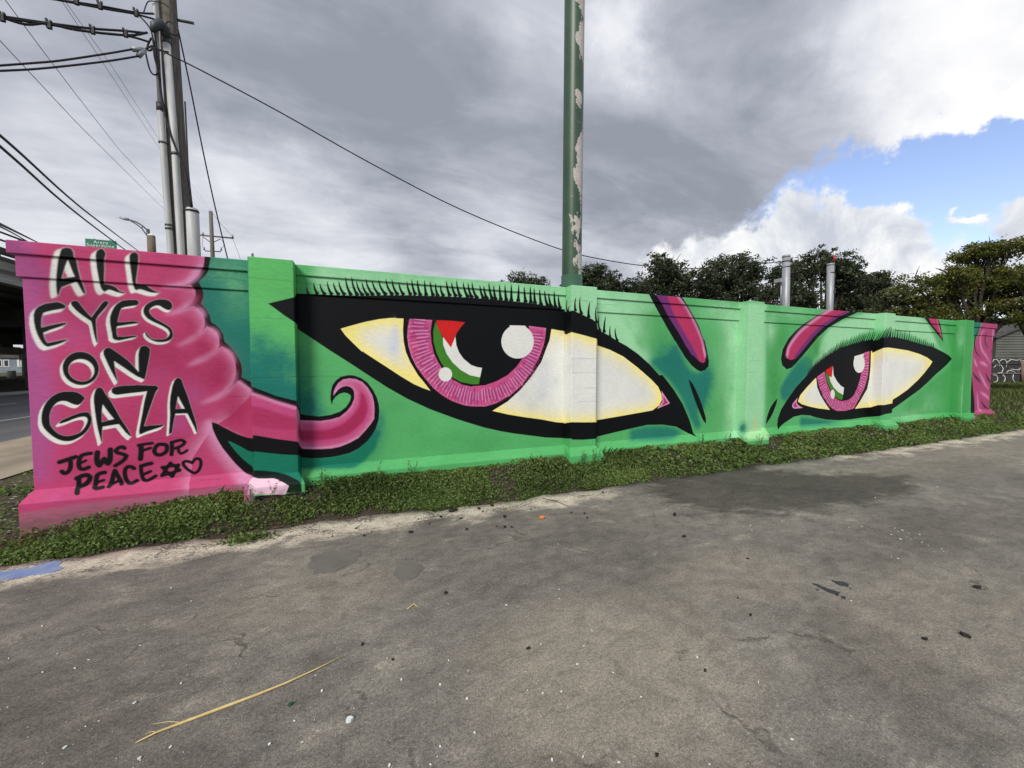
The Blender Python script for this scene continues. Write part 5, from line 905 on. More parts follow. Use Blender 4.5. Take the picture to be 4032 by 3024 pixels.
# road with painted lines, sand shoulder, kerb
def sheet(name, x0, x1, y0, y1, z, mat, parent=None):
    b = MB(); b.add([(x0, y0, z), (x1, y0, z), (x1, y1, z), (x0, y1, z)], [(0, 1, 2, 3)]); return b.build(name, mat, parent, fix=False)
M['asphalt'] = plain('asphalt', (.15, .15, .152), (.105, .105, .108), .6, .85, .25, .004, 90, stretch=(1.6, .25, 1))
M['sand'] = plain('pale_sandy_shoulder', (.36, .30, .225), (.24, .20, .155), 1.6, .9, .15, .012, 22, stretch=(1, .4, 1))
road = tag(sheet('road', -18, -6.9, -60, 500, -.02, M['asphalt']), kind='structure')
tag(sheet('road_shoulder', -6.898, -4.64, -60, 500, -.012, M['sand']), kind='structure')
sheet('lane_line', -9.67, -9.53, -60, 300, -.016, M['lane'], road)
for k in range(-3, 12): sheet('lane_dash', -13.66, -13.52, 19.6+k*12.2-36.6+36.6, 23.1+k*12.2, -.016, M['lane'], road)
b = MB(); b.box(-18.3, -18.0, -60, 500, -.3, .12); tag(b.build('kerb', M['concrete_far']), kind='structure')
M['verge'] = plain('shaded_dirt', (.11, .095, .07), (.07, .065, .045), .7, .95, .1, .02, 8)
tag(sheet('verge', -60, -18.3, -60, 500, .02, M['verge']), kind='structure')
# ------------------------------------------------------------------ overpass
OV = thing('overpass', 'grey concrete highway overpass on dark girders beyond the road', 'overpass', (-22, 40, 0))
b = MB(); b.box(-46, -15.25, -40, 260, 6.05, 6.45); b.build('deck', M['concrete_far'], OV)
for k in range(11):
    x = -15.55-k*2.9; b = MB(); b.prism([(x-.25, 5.45), (x+.25, 5.45), (x+.25, 5.62), (x+.10, 5.75), (x+.10, 5.9), (x+.3, 6.048), (x-.3, 6.048), (x-.1, 5.9), (x-.1, 5.75), (x-.25, 5.62)], 'y', -40, 260); b.build('girder', M['concrete_far'] if k == 0 else M['dark_concrete'], OV)  # inner girders darker than the outer one: shade below the deck as colour
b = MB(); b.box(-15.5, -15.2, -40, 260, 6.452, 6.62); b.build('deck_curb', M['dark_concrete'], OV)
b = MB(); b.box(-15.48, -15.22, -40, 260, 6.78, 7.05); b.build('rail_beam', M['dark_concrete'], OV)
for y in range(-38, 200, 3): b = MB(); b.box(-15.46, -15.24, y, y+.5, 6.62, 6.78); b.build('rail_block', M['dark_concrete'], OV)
for h in (7.42, 7.78): b = MB(); b.tube([(-15.35, -40, h), (-15.35, 260, h)], .05, 6); b.build('pipe_rail', M['dark_metal'], OV, True)
for k in range(34): y = -38+k*5.4; b = MB(); b.tube([(-15.35, y, 7.05), (-15.30, y, 7.45), (-15.35, y, 7.8)], .045, 6); b.build('rail_post', M['dark_metal'], OV)
for y in (8, 36, 64, 92, 120):
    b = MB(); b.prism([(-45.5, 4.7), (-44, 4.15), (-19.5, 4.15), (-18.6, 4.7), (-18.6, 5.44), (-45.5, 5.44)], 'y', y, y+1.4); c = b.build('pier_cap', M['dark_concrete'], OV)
    for x in (-43, -32, -20.5): b = MB(); b.tube([(x, y+.7, -.2), (x, y+.7, 4.2)], .55, 14); b.build('column', M['concrete_far'], OV, True)
# ramp farther away
RA = thing('ramp_bridge', 'low concrete ramp with open white slotted barrier under the overpass', 'bridge', (-50, 60, 0))
b = MB(); b.box(-54, -46.0, -20, 300, 3.45, 4.25); b.build('ramp_deck', M['concrete_far'], RA); b = MB(); b.box(-46.3, -46.0, -20, 300, 4.85, 5.05); b.build('barrier_rail', M['dark_concrete'], RA)
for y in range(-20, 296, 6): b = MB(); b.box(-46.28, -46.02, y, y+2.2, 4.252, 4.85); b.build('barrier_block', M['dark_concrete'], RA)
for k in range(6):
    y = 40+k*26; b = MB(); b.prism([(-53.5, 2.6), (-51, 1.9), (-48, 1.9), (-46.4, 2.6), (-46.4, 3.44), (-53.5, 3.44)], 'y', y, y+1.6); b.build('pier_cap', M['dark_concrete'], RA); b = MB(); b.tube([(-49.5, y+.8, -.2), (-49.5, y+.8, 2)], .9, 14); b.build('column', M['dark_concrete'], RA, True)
def place_tube(name, pts, r, mat, parent=None, n=8, smooth=True): b = MB(); b.tube(pts, r, n); return b.build(name, mat, parent, smooth)
pt = at_d(100, 1468, 58); tag(place_tube('drain_pipe', [(pt.x, pt.y, -.1), at_d(98, 1420, 58), at_d(94, 1346, 58)], .34, M['white_pvc'], None, 12), 'pale round pipe column under the overpass beside the pink wall end', 'pipe')
pt = at_d(45, 1466, 50); tag(place_tube('concrete_drum', [(pt.x, pt.y, -.05), (pt.x, pt.y, .35), (pt.x, pt.y, 1.0)], [.36, .40, .36], M['concrete_far'], None, 14), 'squat rounded concrete drum at a dark bridge column', 'drum')
# grey house seen under the bridge
HB = at_d(40, 1460, 95); HS = thing('grey_house', 'small blue grey house with white window frames seen under the bridge', 'house', (HB.x, HB.y, 0))
b = MB(); b.box(HB.x-8, HB.x+9, HB.y, HB.y+8, 0, 3.6); b.build('wall', M['house_grey'], HS); b = MB(); b.prism([(HB.x-8.5, 3.61), (HB.x+9.5, 3.61), (HB.x+.5, 6.4)], 'y', HB.y-.4, HB.y+8.4); b.build('roof', M['dark_concrete'], HS)
for px_ in (9, 30, 66, 76):
    c = at_d(px_, 1429, 95); c.y = HB.y; b = MB(); w = .52 if px_ < 40 else .2
    b.box(c.x-w, c.x+w, c.y-.08, c.y+.02, 1.45, 3.2); f = b.build('window', M['trim'], HS)
    if px_ < 40: b = MB(); b.box(c.x-.34, c.x+.34, c.y-.10, c.y-.078, 1.62, 3.02); g = b.build('pane', M['window_glass'], f); g.matrix_parent_inverse = f.matrix_parent_inverse.inverted()@Matrix.Translation(-HS.location)
# ------------------------------------------------------------------ poles behind the wall
def rad_at(x0, x1, py_, y_):                                           # true radius of an upright round post from its two edges
    a, b_ = ray(x0, py_), ray(x1, py_); a.z = b_.z = 0; c = at_y((x0+x1)/2, py_, y_)-EYE; c.z = 0; return c.length*math.sin(a.angle(b_)/2)
def child_tube(name, pts, r, mat, par, n=10): return place_tube(name, pts, r, mat, par, n)
def pole_material():
    m, N = material('peeling_green_paint', .5, .4); p = pos(N); nz = N.noise(N.v('MULTIPLY', p, (1.6, 1.6, .8)), 2.3, 7, .62, .4); f = N.noise(p, 24, 5, .6); nn = N.node('ShaderNodeNewGeometry').outputs['Normal']
    face = N.v('DOT_PRODUCT', nn, (.72, -.69, 0)); k = N.m('ADD', N.m('ADD', nz, N.m('MULTIPLY', N.m('SUBTRACT', f, .5), .10)), N.m('MULTIPLY', face, .14)); peel = N.ss(k, .592, .598)
    g = N.ramp(N.noise(p, 3, 5, .6), [(.3, (.028, .062, .036)), (.7, (.042, .084, .048))]); bare = N.ramp(N.noise(p, 15, 6, .6), [(.3, (.33, .30, .27)), (.6, (.46, .44, .42)), (.75, (.25, .19, .15))])
    N.put(N.b.inputs['Base Color'], N.mix(peel, g, bare)); N.put(N.b.inputs['Roughness'], N.ss(peel, 0, 1, .42, .8)); bump(N, N.m('SUBTRACT', N.m('MULTIPLY', f, .15), peel), .006, .9); return m
M['green_pole'] = pole_material()
pa, pb = at_y(2250.5, 1120, 5.62), at_y(2262.5, 0, 5.62); d_ = (pb-pa)/(pb.z-pa.z); lo, hi = pa-d_*(pa.z-.1), pa+d_*(9.5-pa.z); rad = rad_at(2212, 2289.5, 1000, 5.62)
GP = thing('green_pole', 'tall round steel pole with peeling green paint behind the wall', 'pole', tuple(lo))
b = MB(); b.tube([lo.lerp(hi, i/24) for i in range(25)], rad, 40); b.build('shaft', M['green_pole'], GP, True)
c0 = at_y(2251, 1112, 5.62); child_tube('collar', [c0-Vector((0, 0, .9)), c0+Vector((0, 0, .10))], rad*.86+.035, plain('collar_paint', (.035, .10, .06), (.03, .085, .05), 4, .5, .4, .001), GP, 32)
# utility pole
UY = 8.4; a, c = at_y(723, 1000, UY), at_y(658, 0, UY); d_ = (c-a)/(c.z-a.z); lo, hi = a-d_*(a.z-.1), a+d_*(10.5-a.z); R_ = rad_at(618, 698, 300, UY)*.98
UP_ = thing('utility_pole', 'leaning weathered wooden utility pole carrying white conduits and black cables', 'utility pole', tuple(lo))
b = MB(); b.tube([lo.lerp(hi, i/12) for i in range(13)], [R_*(1.08-.14*i/12) for i in range(13)], 28); b.build('shaft', M['wood_pole'], UP_, True)
fy = UY-R_
def dn(p, q): e = (q-p); return p-e*((p.z-.2)/e.z)
p1, p2, p3, p4 = at_y(609, 0, fy-.03), at_y(631, 425, fy-.03), at_y(641, 563, fy-.03), at_y(672, 993, fy-.03); up_ = p1+(p1-p2)*.6
child_tube('conduit', [up_, p1, p2], .032, M['white_pvc'], UP_, 14); child_tube('conduit', [p2, p3, p4, dn(p4, p3)], .046, M['white_pvc'], UP_, 14)
q1, q2, q3 = at_y(655, 150, fy-.02), at_y(691, 610, fy-.02), at_y(714, 1003, fy-.02); child_tube('conduit', [q1, q2, q3, dn(q3, q2)], .052, M['white_pvc'], UP_, 16)
for (s, e, r) in ((at_y(631, 407, fy-.03), at_y(633, 438, fy-.03), .056), (at_y(640.5, 560, fy-.03), at_y(640.9, 566, fy-.03), .056), (at_y(665, 884, fy-.03), at_y(665.5, 890, fy-.03), .055), (at_y(666, 897, fy-.03), at_y(666.6, 905, fy-.03), .055), (at_y(656, 160, fy-.02), at_y(657, 172, fy-.02), .060), (at_y(690, 603, fy-.02), at_y(691, 612, fy-.02), .062)): child_tube('clamp_band', [s, e], r, M['dark_metal'], UP_, 16)
g1, g2 = at_y(757, 822, fy-.0), at_y(765, 1003, fy-.0); child_tube('cable_guard', [g1, g1.lerp(g2, .05), g2, dn(g2, g1)], [.080, .092, .092, .092], M['white_pvc'], UP_, 18); child_tube('guard_band', [at_y(757.5, 830, fy-.01), at_y(757.8, 836, fy-.01)], .0945, M['black'], UP_, 18)
w = [at_y(655, 148, fy-.06), at_y(650, 112, fy-.09), at_y(632, 92, fy-.14), at_y(610, 103, fy-.18), at_y(602, 122, fy-.2)]; child_tube('weatherhead', w, [.055, .072, .076, .066, .035], plain('grey_weatherhead', (.06, .075, .085), (.045, .055, .065), 8, .5, .4, 0), UP_, 14)
child_tube('step_bolt', [at_y(690, 77, UY), at_y(764, 92, UY+.05)], .022, M['dark_metal'], UP_, 8)
for k, (pp, r) in enumerate((([(664, 206), (612, 190), (600, 150), (585, 170), (580, 195), (594, 198), (604, 182)], .014), ([(604, 184), (610, 230), (625, 285), (640, 400), (668, 520), (700, 600), (730, 675), (744, 760), (752, 815)], .015), ([(571, 197), (590, 275), (612, 295), (626, 270), (620, 200), (606, 120)], .012), ([(546, 60), (590, 110), (606, 170), (622, 260), (628, 300)], .012), ([(700, 120), (690, 100), (665, 84), (652, 100), (672, 132), (695, 138), (702, 118), (680, 88)], .010), ([(566, 48), (580, 10), (600, 4), (640, 12), (664, 28)], .008), ([(728, 400), (736, 560), (742, 680), (757, 815)], .012))):
    P_ = [Vector(at_y(x, y, fy-.08)) for x, y in pp]; Q = []
    for i in range(len(P_)-1):
        for t in (0, .25, .5, .75):
            p0, p_1, p_2, p_3 = P_[max(i-1, 0)], P_[i], P_[i+1], P_[min(i+2, len(P_)-1)]; Q.append(.5*((2*p_1)+(p_2-p0)*t+(2*p0-5*p_1+4*p_2-p_3)*t*t+(3*p_1-p0-3*p_2+p_3)*t**3))
    Q.append(P_[-1]); child_tube('cable_loop', Q, r, M['black'], UP_, 7)
# wires -------------------------------------------------------------
def wire(name, pts, A, Bp, r, label, cat='cable', group=None, extra=None, mat=None, clamps=(), parent=None):
    P_ = [on_plane(x, y, A, Bp) for x, y in pts]; Q = []
    for i in range(len(P_)-1):
        for t in ((0, .25, .5, .75) if r > .0105 else (0,)):
            p0, a1, a2, p3 = P_[max(i-1, 0)], P_[i], P_[i+1], P_[min(i+2, len(P_)-1)]; Q.append(.5*((2*a1)+(a2-p0)*t+(2*p0-5*a1+4*a2-p3)*t*t+(3*a1-p0-3*a2+p3)*t**3))
    Q.append(P_[-1])
    if extra == 'start': Q = [Q[0]+(Q[0]-Q[1])*20]+Q
    if extra == 'end': Q = Q+[Q[-1]+(Q[-1]-Q[-2])*6]
    b = MB(); b.tube(Q, r, 6); o = b.build(name, mat or M['black'], parent, True)
    return tag(o, label, cat, group) if parent is None else o
PA = at_y(640, 150, UY-.25)
wire('service_cable', [(650, 207), (784, 273), (1094, 437), (1458, 642), (1823, 829), (2187, 975), (2370, 1021), (2552, 1048), (2734, 1057), (2916, 1047), (3082, 1029)], PA, at_y(3085, 1029, 8.45), .011, 'long black service cable sagging from the wooden pole to a grey post')
wire('guy_wire', [(702, 120), (714, 175), (753, 362), (796, 579), (844, 802), (892, 1002)], at_y(702, 120, UY), at_y(892, 1000, 9.6), .012, 'straight black stay wire slanting down right from the wooden pole', 'wire', None, 'end')
LE = at_y(0, 70, 7.2)
def bundle(label, strands, sp, r):
    t = thing('cable_bundle', label, 'cable', tuple(on_plane(*strands[0][-1], PA, LE)), 'cable bundles held by spacers')
    for s in strands: wire('strand', s, PA, LE, r, None, None, None, 'start', None, (), t)
    for x, y in sp:
        c = on_plane(x, y, PA, LE); b = MB(); b.box(c.x-.024, c.x+.024, c.y-.02, c.y+.02, c.z-.055, c.z+.03); b.box(c.x-.034, c.x-.012, c.y-.014, c.y+.014, c.z+.03, c.z+.07); b.box(c.x+.010, c.x+.030, c.y-.014, c.y+.014, c.z+.03, c.z+.055); b.build('spacer', M['black'], t)
bundle('lower black cable bundle running left from the wooden pole', [[(0, 63), (181, 90), (356, 112), (482, 121), (572, 130)], [(0, 70), (187, 95), (362, 126), (500, 141), (590, 166)], [(0, 66), (100, 96), (187, 92), (300, 118), (500, 139), (580, 128)]], [(8, 66), (193, 96), (364, 118), (494, 131)], .016)
bundle('upper black cable bundle running left from the wooden pole top', [[(205, -4), (386, 22), (536, 49), (606, 54)], [(230, 0), (420, 36), (530, 55), (612, 77)]], [(300, 2), (393, 20), (535, 50)], .014)
for lab, pts in (('upper of two single black cables ending in grey splice sleeves', [(0, 258), (120, 249), (241, 238), (422, 211), (520, 194)]), ('lower of two single black cables ending in grey splice sleeves', [(0, 279), (120, 273), (241, 262), (422, 241), (545, 221)])):
    o = wire('spliced_cable', pts, PA, LE, .013, lab, 'cable', 'single cables with splice sleeves', 'start'); e = on_plane(*pts[-1], PA, LE); e2 = on_plane(pts[-1][0]+(44 if 'upper' in lab else 24), pts[-1][1]+(2 if 'upper' in lab else -26), PA, LE)
    place_tube('splice_sleeve', [e, e2], .034, M['grey_metal'], o, 10); o2 = place_tube('cable_tail', [e2, on_plane(600, 180, PA, LE)], .012, M['black'], o, 6)
FA, FB = at_y(0, 700, 9.), at_y(560, 985, 34)
for lab, pts in (('upper of two twisted black wires slanting down behind the pink wall', [(0, 533), (90, 612), (271, 777), (400, 880), (560, 1000)]), ('lower of two twisted black wires slanting down behind the pink wall', [(0, 576), (90, 655), (241, 790), (380, 900), (515, 1000)])):
    wire('twisted_wire', pts, FA, FB, .022, lab, 'wire', 'twisted wires behind the pink wall', 'start')
TA, TB = at_y(0, 100, 14), at_y(660, 829, 46); thin = plain('thin_wire', (.16, .165, .175), (.13, .135, .14), 5, .6, .3, 0)
for lab, pts in (('lowest of the thin far wires crossing the sky left of the pole', [(0, 160), (140, 310), (301, 482), (480, 660), (651, 829), (835, 935)]), ('second thin far wire from the left crossing the sky', [(21, 0), (150, 175), (301, 374), (470, 590), (648, 783), (800, 925)]), ('third thin far wire crossing the sky close to the pole', [(247, 9), (430, 285), (630, 588), (780, 780), (830, 833)]), ('thin far wire nearest the pole on its left side', [(259, 9), (440, 260), (624, 545), (780, 760), (832, 832)])):
    wire('thin_wire', pts, TA, TB, .010, lab, 'wire', 'thin wires high behind the pole', 'start', thin)
for lab, pts, r in (('upper black wire above the overpass railing', [(0, 882), (70, 916), (155, 958)], .03), ('thin grey wire above the overpass railing', [(0, 892), (60, 923), (115, 955)], .018)): wire('street_wire', pts, at_y(0, 882, 12), at_y(150, 955, 30), r, lab, 'wire', None, 'start')
# distant utility pole
DY = 45.; DP = thing('distant_utility_pole', 'small distant wooden utility pole with one crossarm and glass insulators', 'utility pole', tuple(at_y(837, 1000, DY)-Vector((0, 0, 12))))
t, e = at_y(829.5, 832, DY), at_y(837, 1000, DY); child_tube('shaft', [t, e, e+(e-t)*2.4], [.15, .17, .2], M['wood_pole'], DP)
child_tube('crossarm', [at_y(780, 925, DY), at_y(920, 938, DY)], .07, M['wood_pole'], DP, 6); child_tube('lower_arm', [at_y(807, 988, DY), at_y(870, 991, DY)], .05, M['wood_pole'], DP, 6)
for s in ((798, 932), (868, 941)): child_tube('brace', [at_y(*s, DY), at_y(833, 957, DY)], .035, M['dark_metal'], DP, 6)
for s in ((799, 925), (916, 935), (784, 922), (804, 984), (871, 986)): c = at_y(*s, DY); child_tube('insulator', [c, c-Vector((0, 0, .02))+Vector((0, 0, .3))], [.09, .05], M['grey_metal'], DP, 8)
for k, pp in enumerate(([(780, 922), (730, 880), (700, 850)], [(799, 925), (797, 970), (805, 985)], [(916, 932), (860, 870), (833, 835)], [(916, 940), (940, 1000), (948, 1030)], [(868, 988), (885, 960), (868, 942)])): b = MB(); b.tube([at_y(*s, DY) for s in pp], .018, 5); b.build('lead_wire', thin, DP)
c = at_y(994, 998, 70); tag(place_tube('pole_stub', [at_y(994, 1017, 70)-Vector((0, 0, 12)), c], .17, M['wood_pole']), 'tiny far pole top just above the first pilaster', 'pole')
# street lamp
LY = 40.; SL = thing('street_lamp', 'thin street lamp with double curved arm leaning left over the road', 'street lamp', tuple(at_y(583, 930, LY)-Vector((0, 0, 11))))
child_tube('mast', [at_y(582, 902, LY), at_y(585, 935, LY), at_y(585, 935, LY)-Vector((0, 0, 14))], .11, M['dark_metal'], SL)
child_tube('arm', [at_y(581, 907, LY), at_y(560, 888, LY), at_y(536, 874, LY), at_y(503, 864, LY)], .055, M['dark_metal'], SL, 6); child_tube('arm', [at_y(578, 927, LY), at_y(560, 901, LY), at_y(536, 882, LY), at_y(513, 869, LY)], .045, M['dark_metal'], SL, 6); child_tube('strut', [at_y(560, 888, LY), at_y(560, 901, LY)], .03, M['dark_metal'], SL, 6)
child_tube('lamp_head', [at_y(506, 865, LY), at_y(490, 861, LY), at_y(470, 855.5, LY)], [.10, .12, .06], M['grey_metal'], SL, 8)
# brown post
BY = 15.; t, e = at_y(595.5, 931, BY), at_y(599, 993, BY); BP = thing('capped_post', 'stout brown round post with white domed cap behind the pink wall', 'post', (e.x, e.y, 0)); r = rad_at(579, 613, 940, BY)
child_tube('shaft', [(e.x, e.y, 0), e, t], r, M['brown_post'], BP, 24); child_tube('cap', [t, t+Vector((0, 0, .03)), t+Vector((0, 0, .06)), t+Vector((0, 0, .09))], [r*1.03, r*.95, r*.6, r*.1], M['white_paint'], BP, 24)
# road sign
GY = 27.; a, c = at_y(335, 938.5, GY), at_y(458, 975, GY); SG = thing('road_sign', 'green road sign reading Arena Superdome above the pink wall', 'road sign', ((a.x+c.x)/2, GY, 0))
zt = at_y(335, 938.5, GY).z; zb = at_y(395, 981, GY).z-.25; b = MB(); b.box(a.x, c.x, GY, GY+.05, zb, zt); b.build('panel', M['sign_green'], SG)
for k, s in enumerate((a.x+.3, c.x-.3)): child_tube('sign_post', [(s, GY+.12, 0), (s, GY+.12, zt+.05)], .05, M['grey_metal'], SG, 8)
def lettering(txt, x, y, z, size, mat, parent, depth=.006):
    cu = bpy.data.curves.new('lettering', 'FONT'); cu.body = txt; cu.size = size; cu.align_x = 'CENTER'; cu.extrude = depth; cu.space_character = 1.12
    o = bpy.data.objects.new('lettering', cu); dg = bpy.context.evaluated_depsgraph_get(); COL.objects.link(o); dg.update(); me = bpy.data.meshes.new_from_object(o.evaluated_get(dg)); bpy.data.objects.remove(o)
    me.transform(Matrix.Translation((x, y, z))@Matrix.Rotation(math.pi/2, 4, 'X')); me.materials.clear(); me.materials.append(mat)
    o = bpy.data.objects.new('lettering', me); COL.objects.link(o); o.parent = parent; o.matrix_parent_inverse = Matrix.Translation(-parent.location); return o
cx_ = (a.x+c.x)/2; lettering('Arena', at_y(398, 960, GY).x, GY-.008, at_y(398, 960.5, GY).z, .215, M['sign_white'], SG); lettering('Superdome', at_y(397, 975, GY).x, GY-.008, at_y(397, 972.8, GY).z, .215, M['sign_white'], SG)
# grey posts
for k, (x0, yt, w, y_, lab) in enumerate(((3096, 1008, 33, 8.5, 'left grey steel post with a small box on a thin pipe, holding the service cable'), (3270, 1040, 30, 8.8, 'right grey steel post with a red and white beacon'))):
    t = at_y(x0, yt, y_); e = at_y(x0-3, 1215, y_); r = rad_at(x0-w/2, x0+w/2, 1100, y_); P_ = thing('grey_post', lab, 'post', (e.x, e.y, .1), 'grey posts behind the wall')
    child_tube('shaft', [(e.x, e.y, .1), e, t], r, M['grey_metal'], P_, 20); child_tube('cap', [t-Vector((0, 0, .05)), t+Vector((0, 0, .015))], r*1.05, M['grey_metal'], P_, 20)
    for yy in ((1030, 1052) if k == 0 else (1075, 1150)): c = at_y(x0, yy, y_); child_tube('clamp_band', [c-Vector((0, 0, .02)), c+Vector((0, 0, .02))], r*1.07, M['dark_metal'], P_, 20)
    if k == 0:
        child_tube('thin_pipe', [at_y(3073, 1225, y_), at_y(3077, 1095, y_)], .02, M['grey_metal'], P_, 8); c = at_y(3068, 1106, y_); b = MB(); b.box(c.x-.10, c.x+.05, c.y-.1, c.y+.1, c.z-.06, c.z+.055); b.build('junction_box', M['grey_metal'], P_)
    else:
        s0, s1 = at_y(3284, 1215, y_), at_y(3285, 1020, y_); child_tube('thin_pipe', [s0, s1], .02, M['dark_metal'], P_, 8); child_tube('beacon_base', [at_y(3285, 1028, y_), at_y(3285, 1008, y_)], .036, M['red_paint'], P_, 12); child_tube('beacon_tip', [at_y(3285, 1008, y_), at_y(3285, 998, y_), at_y(3285, 988, y_)], [.036, .034, .012], M['white_paint'], P_, 12)
        for yy in (1055, 1090, 1150): c = at_y(3280, yy, y_-.05); b = MB(); b.box(c.x-.05, c.x+.08, c.y-.04, c.y+.06, c.z-.03, c.z+.03); b.build('bracket', M['dark_metal'], P_)
# ------------------------------------------------------------------ right side: fence and house
FD = 30.; f0, f1 = at_d(3890, 1505, FD), at_d(4330, 1490, FD); f1.z = f0.z = .28; fz = at_d(3960, 1412, FD).z; fd = (f1-f0).normalized(); L = (f1-f0).length
FE = thing('graffiti_fence', 'dark board fence with white outlined graffiti beyond the lawn', 'fence', tuple(f0)); nn = Vector((0, 0, 1)).cross(fd)
if nn.dot(EYE-f0) < 0: nn = -nn
for k in range(int(L/.24)):
    s = f0+fd*(k*.24+.12); hh = fz+rng.uniform(-.03, .03); b = MB(); o_ = nn*rng.uniform(-.006, .006)
    b.add([s-fd*.112+o_, s+fd*.112+o_, s+fd*.112+o_+nn*.02, s-fd*.112+o_+nn*.02]+[v+Vector((0, 0, hh-f0.z)) for v in (s-fd*.112+o_, s+fd*.112+o_, s+fd*.112+o_+nn*.02, s-fd*.112+o_+nn*.02)], [(0, 3, 2, 1), (4, 5, 6, 7), (0, 1, 5, 4), (1, 2, 6, 5), (2, 3, 7, 6), (3, 0, 4, 7)]); b.build('board', M['fence_board'], FE)
def fence_pt(px_, py_, off): r = ray(px_, py_); t = (f0+nn*off-EYE).dot(nn)/r.dot(nn); return EYE+r*t
for (pp) in (((3890, 1472), (4330, 1466)), ((3890, 1434), (4330, 1430))): child_tube('rail', [fence_pt(*pp[0], .05), fence_pt(*pp[1], .05)], .045, M['fence_rail'] if pp[0][1] == 1472 else M['fence_board'], FE, 6)
for px_ in (4025, 4150): e, t = fence_pt(px_, 1512, .09), fence_pt(px_, 1424, .09); child_tube('fence_post', [e, t], .09, M['fence_rail'], FE, 8)
gv = lambda p: [(3400+x*.4219, 1000+y*.4219) for x, y in p]
for s in ([(1205, 1010), (1215, 985), (1245, 985), (1266, 1010), (1268, 1050)], [(1272, 1000), (1295, 983), (1325, 988), (1338, 1020), (1330, 1060)], [(1340, 1010), (1375, 985), (1425, 992), (1466, 986), (1472, 1040), (1450, 1095)], [(1215, 1060), (1240, 1034), (1285, 1038), (1304, 1070), (1290, 1108), (1255, 1110)], [(1335, 1112), (1350, 1088), (1390, 1092), (1420, 1112)], [(1375, 1075), (1430, 1082), (1470, 1070)], [(1208, 1128), (1240, 1132), (1254, 1160), (1246, 1188), (1215, 1196)], [(1300, 1128), (1322, 1150), (1318, 1186), (1290, 1196)], [(1398, 1125), (1392, 1165), (1408, 1196), (1440, 1200)], [(1480, 1000), (1520, 985), (1560, 1010), (1550, 1090)]):
    q = gv(s); b = MB(); b.tube([fence_pt(x, y, .028) for x, y in q], .026, 5); b.build('graffiti_stroke', M['graffiti'], FE, True)
HD = 36.; hb = at_d(3915, 1420, HD); he = at_d(4360, 1420, HD); hd = Vector((he.x-hb.x, he.y-hb.y, 0)).normalized(); hl = (he-hb).length; hn = Vector((0, 0, 1)).cross(hd)
if hn.dot(EYE-hb) < 0: hn = -hn
HO = thing('sided_house', 'grey green house with horizontal siding and a low gable behind the fence', 'house', (hb.x, hb.y, .28))
z0 = .25; ze = at_d(3915, 1327, HD).z; zr = ze+hl*.5*.62*.62; hp = hb.copy(); hp.z = 0
def gable_z(u): return ze+(zr-ze)*(1-abs(u-.5)*2)
b = MB(); k = 0; z = z0
while z < zr-.05:
    u0 = 0. if z < ze else (z-ze)/(zr-ze)*.5; u1 = 1-u0; p0, p1 = hp+hd*hl*u0, hp+hd*hl*u1
    zz = min(z+.24, zr); b.add([p0+hn*.07+Vector((0, 0, z)), p1+hn*.07+Vector((0, 0, z)), p1+hn*.008+Vector((0, 0, zz)), p0+hn*.008+Vector((0, 0, zz)), p0+Vector((0, 0, z)), p1+Vector((0, 0, z))], [(0, 1, 2, 3), (0, 4, 5, 1)]); z += .24
o = b.build('siding', M['siding'], HO, fix=False); o['kind'] = 'stuff'
b = MB(); q = [hp+Vector((0, 0, z0)), hp+hd*hl+Vector((0, 0, z0)), hp+hd*hl+Vector((0, 0, ze)), hp+hd*hl*.5+Vector((0, 0, zr)), hp+Vector((0, 0, ze))]; b.add([v-hn*.02 for v in q]+[v-hn*9 for v in q], [(0, 1, 2, 3, 4), (9, 8, 7, 6, 5)]+[(i, (i+1) % 5, (i+1) % 5+5, i+5) for i in range(5)]); b.build('wall', M['siding'], HO)
for s0, s1 in ((-.03, .5), (1.03, .5)):
    A0, A1 = hp+hd*hl*s0+Vector((0, 0, ze-.12)), hp+hd*hl*s1+Vector((0, 0, zr+.05)); b = MB(); b.add([A0+hn*.35, A1+hn*.35, A1-hn*9.3, A0-hn*9.3]+[v+Vector((0, 0, .12)) for v in (A0+hn*.35, A1+hn*.35, A1-hn*9.3, A0-hn*9.3)], [(0, 3, 2, 1), (4, 5, 6, 7), (0, 1, 5, 4), (1, 2, 6, 5), (2, 3, 7, 6), (3, 0, 4, 7)]); b.build('roof', M['dark_concrete'], HO)
# ------------------------------------------------------------------ plants
def leaves(name, C, size, tint, mat, parent=None, kind=None, flat=.5, asp=.55, seed=1, bend=.0):
    rs = np.random.RandomState(seed); n = len(C); C = np.asarray(C)
    nrm = rs.randn(n, 3); nrm /= np.linalg.norm(nrm, axis=1)[:, None]; nrm = nrm*(1-flat)+np.array([0, 0, 1.])*flat; nrm /= np.linalg.norm(nrm, axis=1)[:, None]
    a = rs.randn(n, 3); u = np.cross(nrm, a); u /= np.linalg.norm(u, axis=1)[:, None]; v = np.cross(nrm, u); s = np.asarray(size)[:, None]
    V = np.stack([C-u*s*.5, C+v*s*asp*.5+u*s*.05+nrm*s*bend, C+u*s*.5, C-v*s*asp*.5+u*s*.05+nrm*s*bend], 1).reshape(-1, 3)
    return flatmesh(name, V, np.arange(4*n).reshape(-1, 4), mat, parent, tint, kind)
def vnoise(P, s, seed=0):
    rs = np.random.RandomState(seed); o = np.zeros(len(P))
    for k in range(5):
        d = rs.randn(P.shape[1]); o += np.sin(P@d*s*(1+.45*k)+rs.rand()*6.28)
    return o/3.5
M['clover'] = leafy('clover_leaves', [(0, (.040, .062, .018)), (.35, (.095, .145, .038)), (.7, (.155, .225, .062)), (.9, (.205, .27, .095)), (1, (.26, .21, .11))], .5, .28)
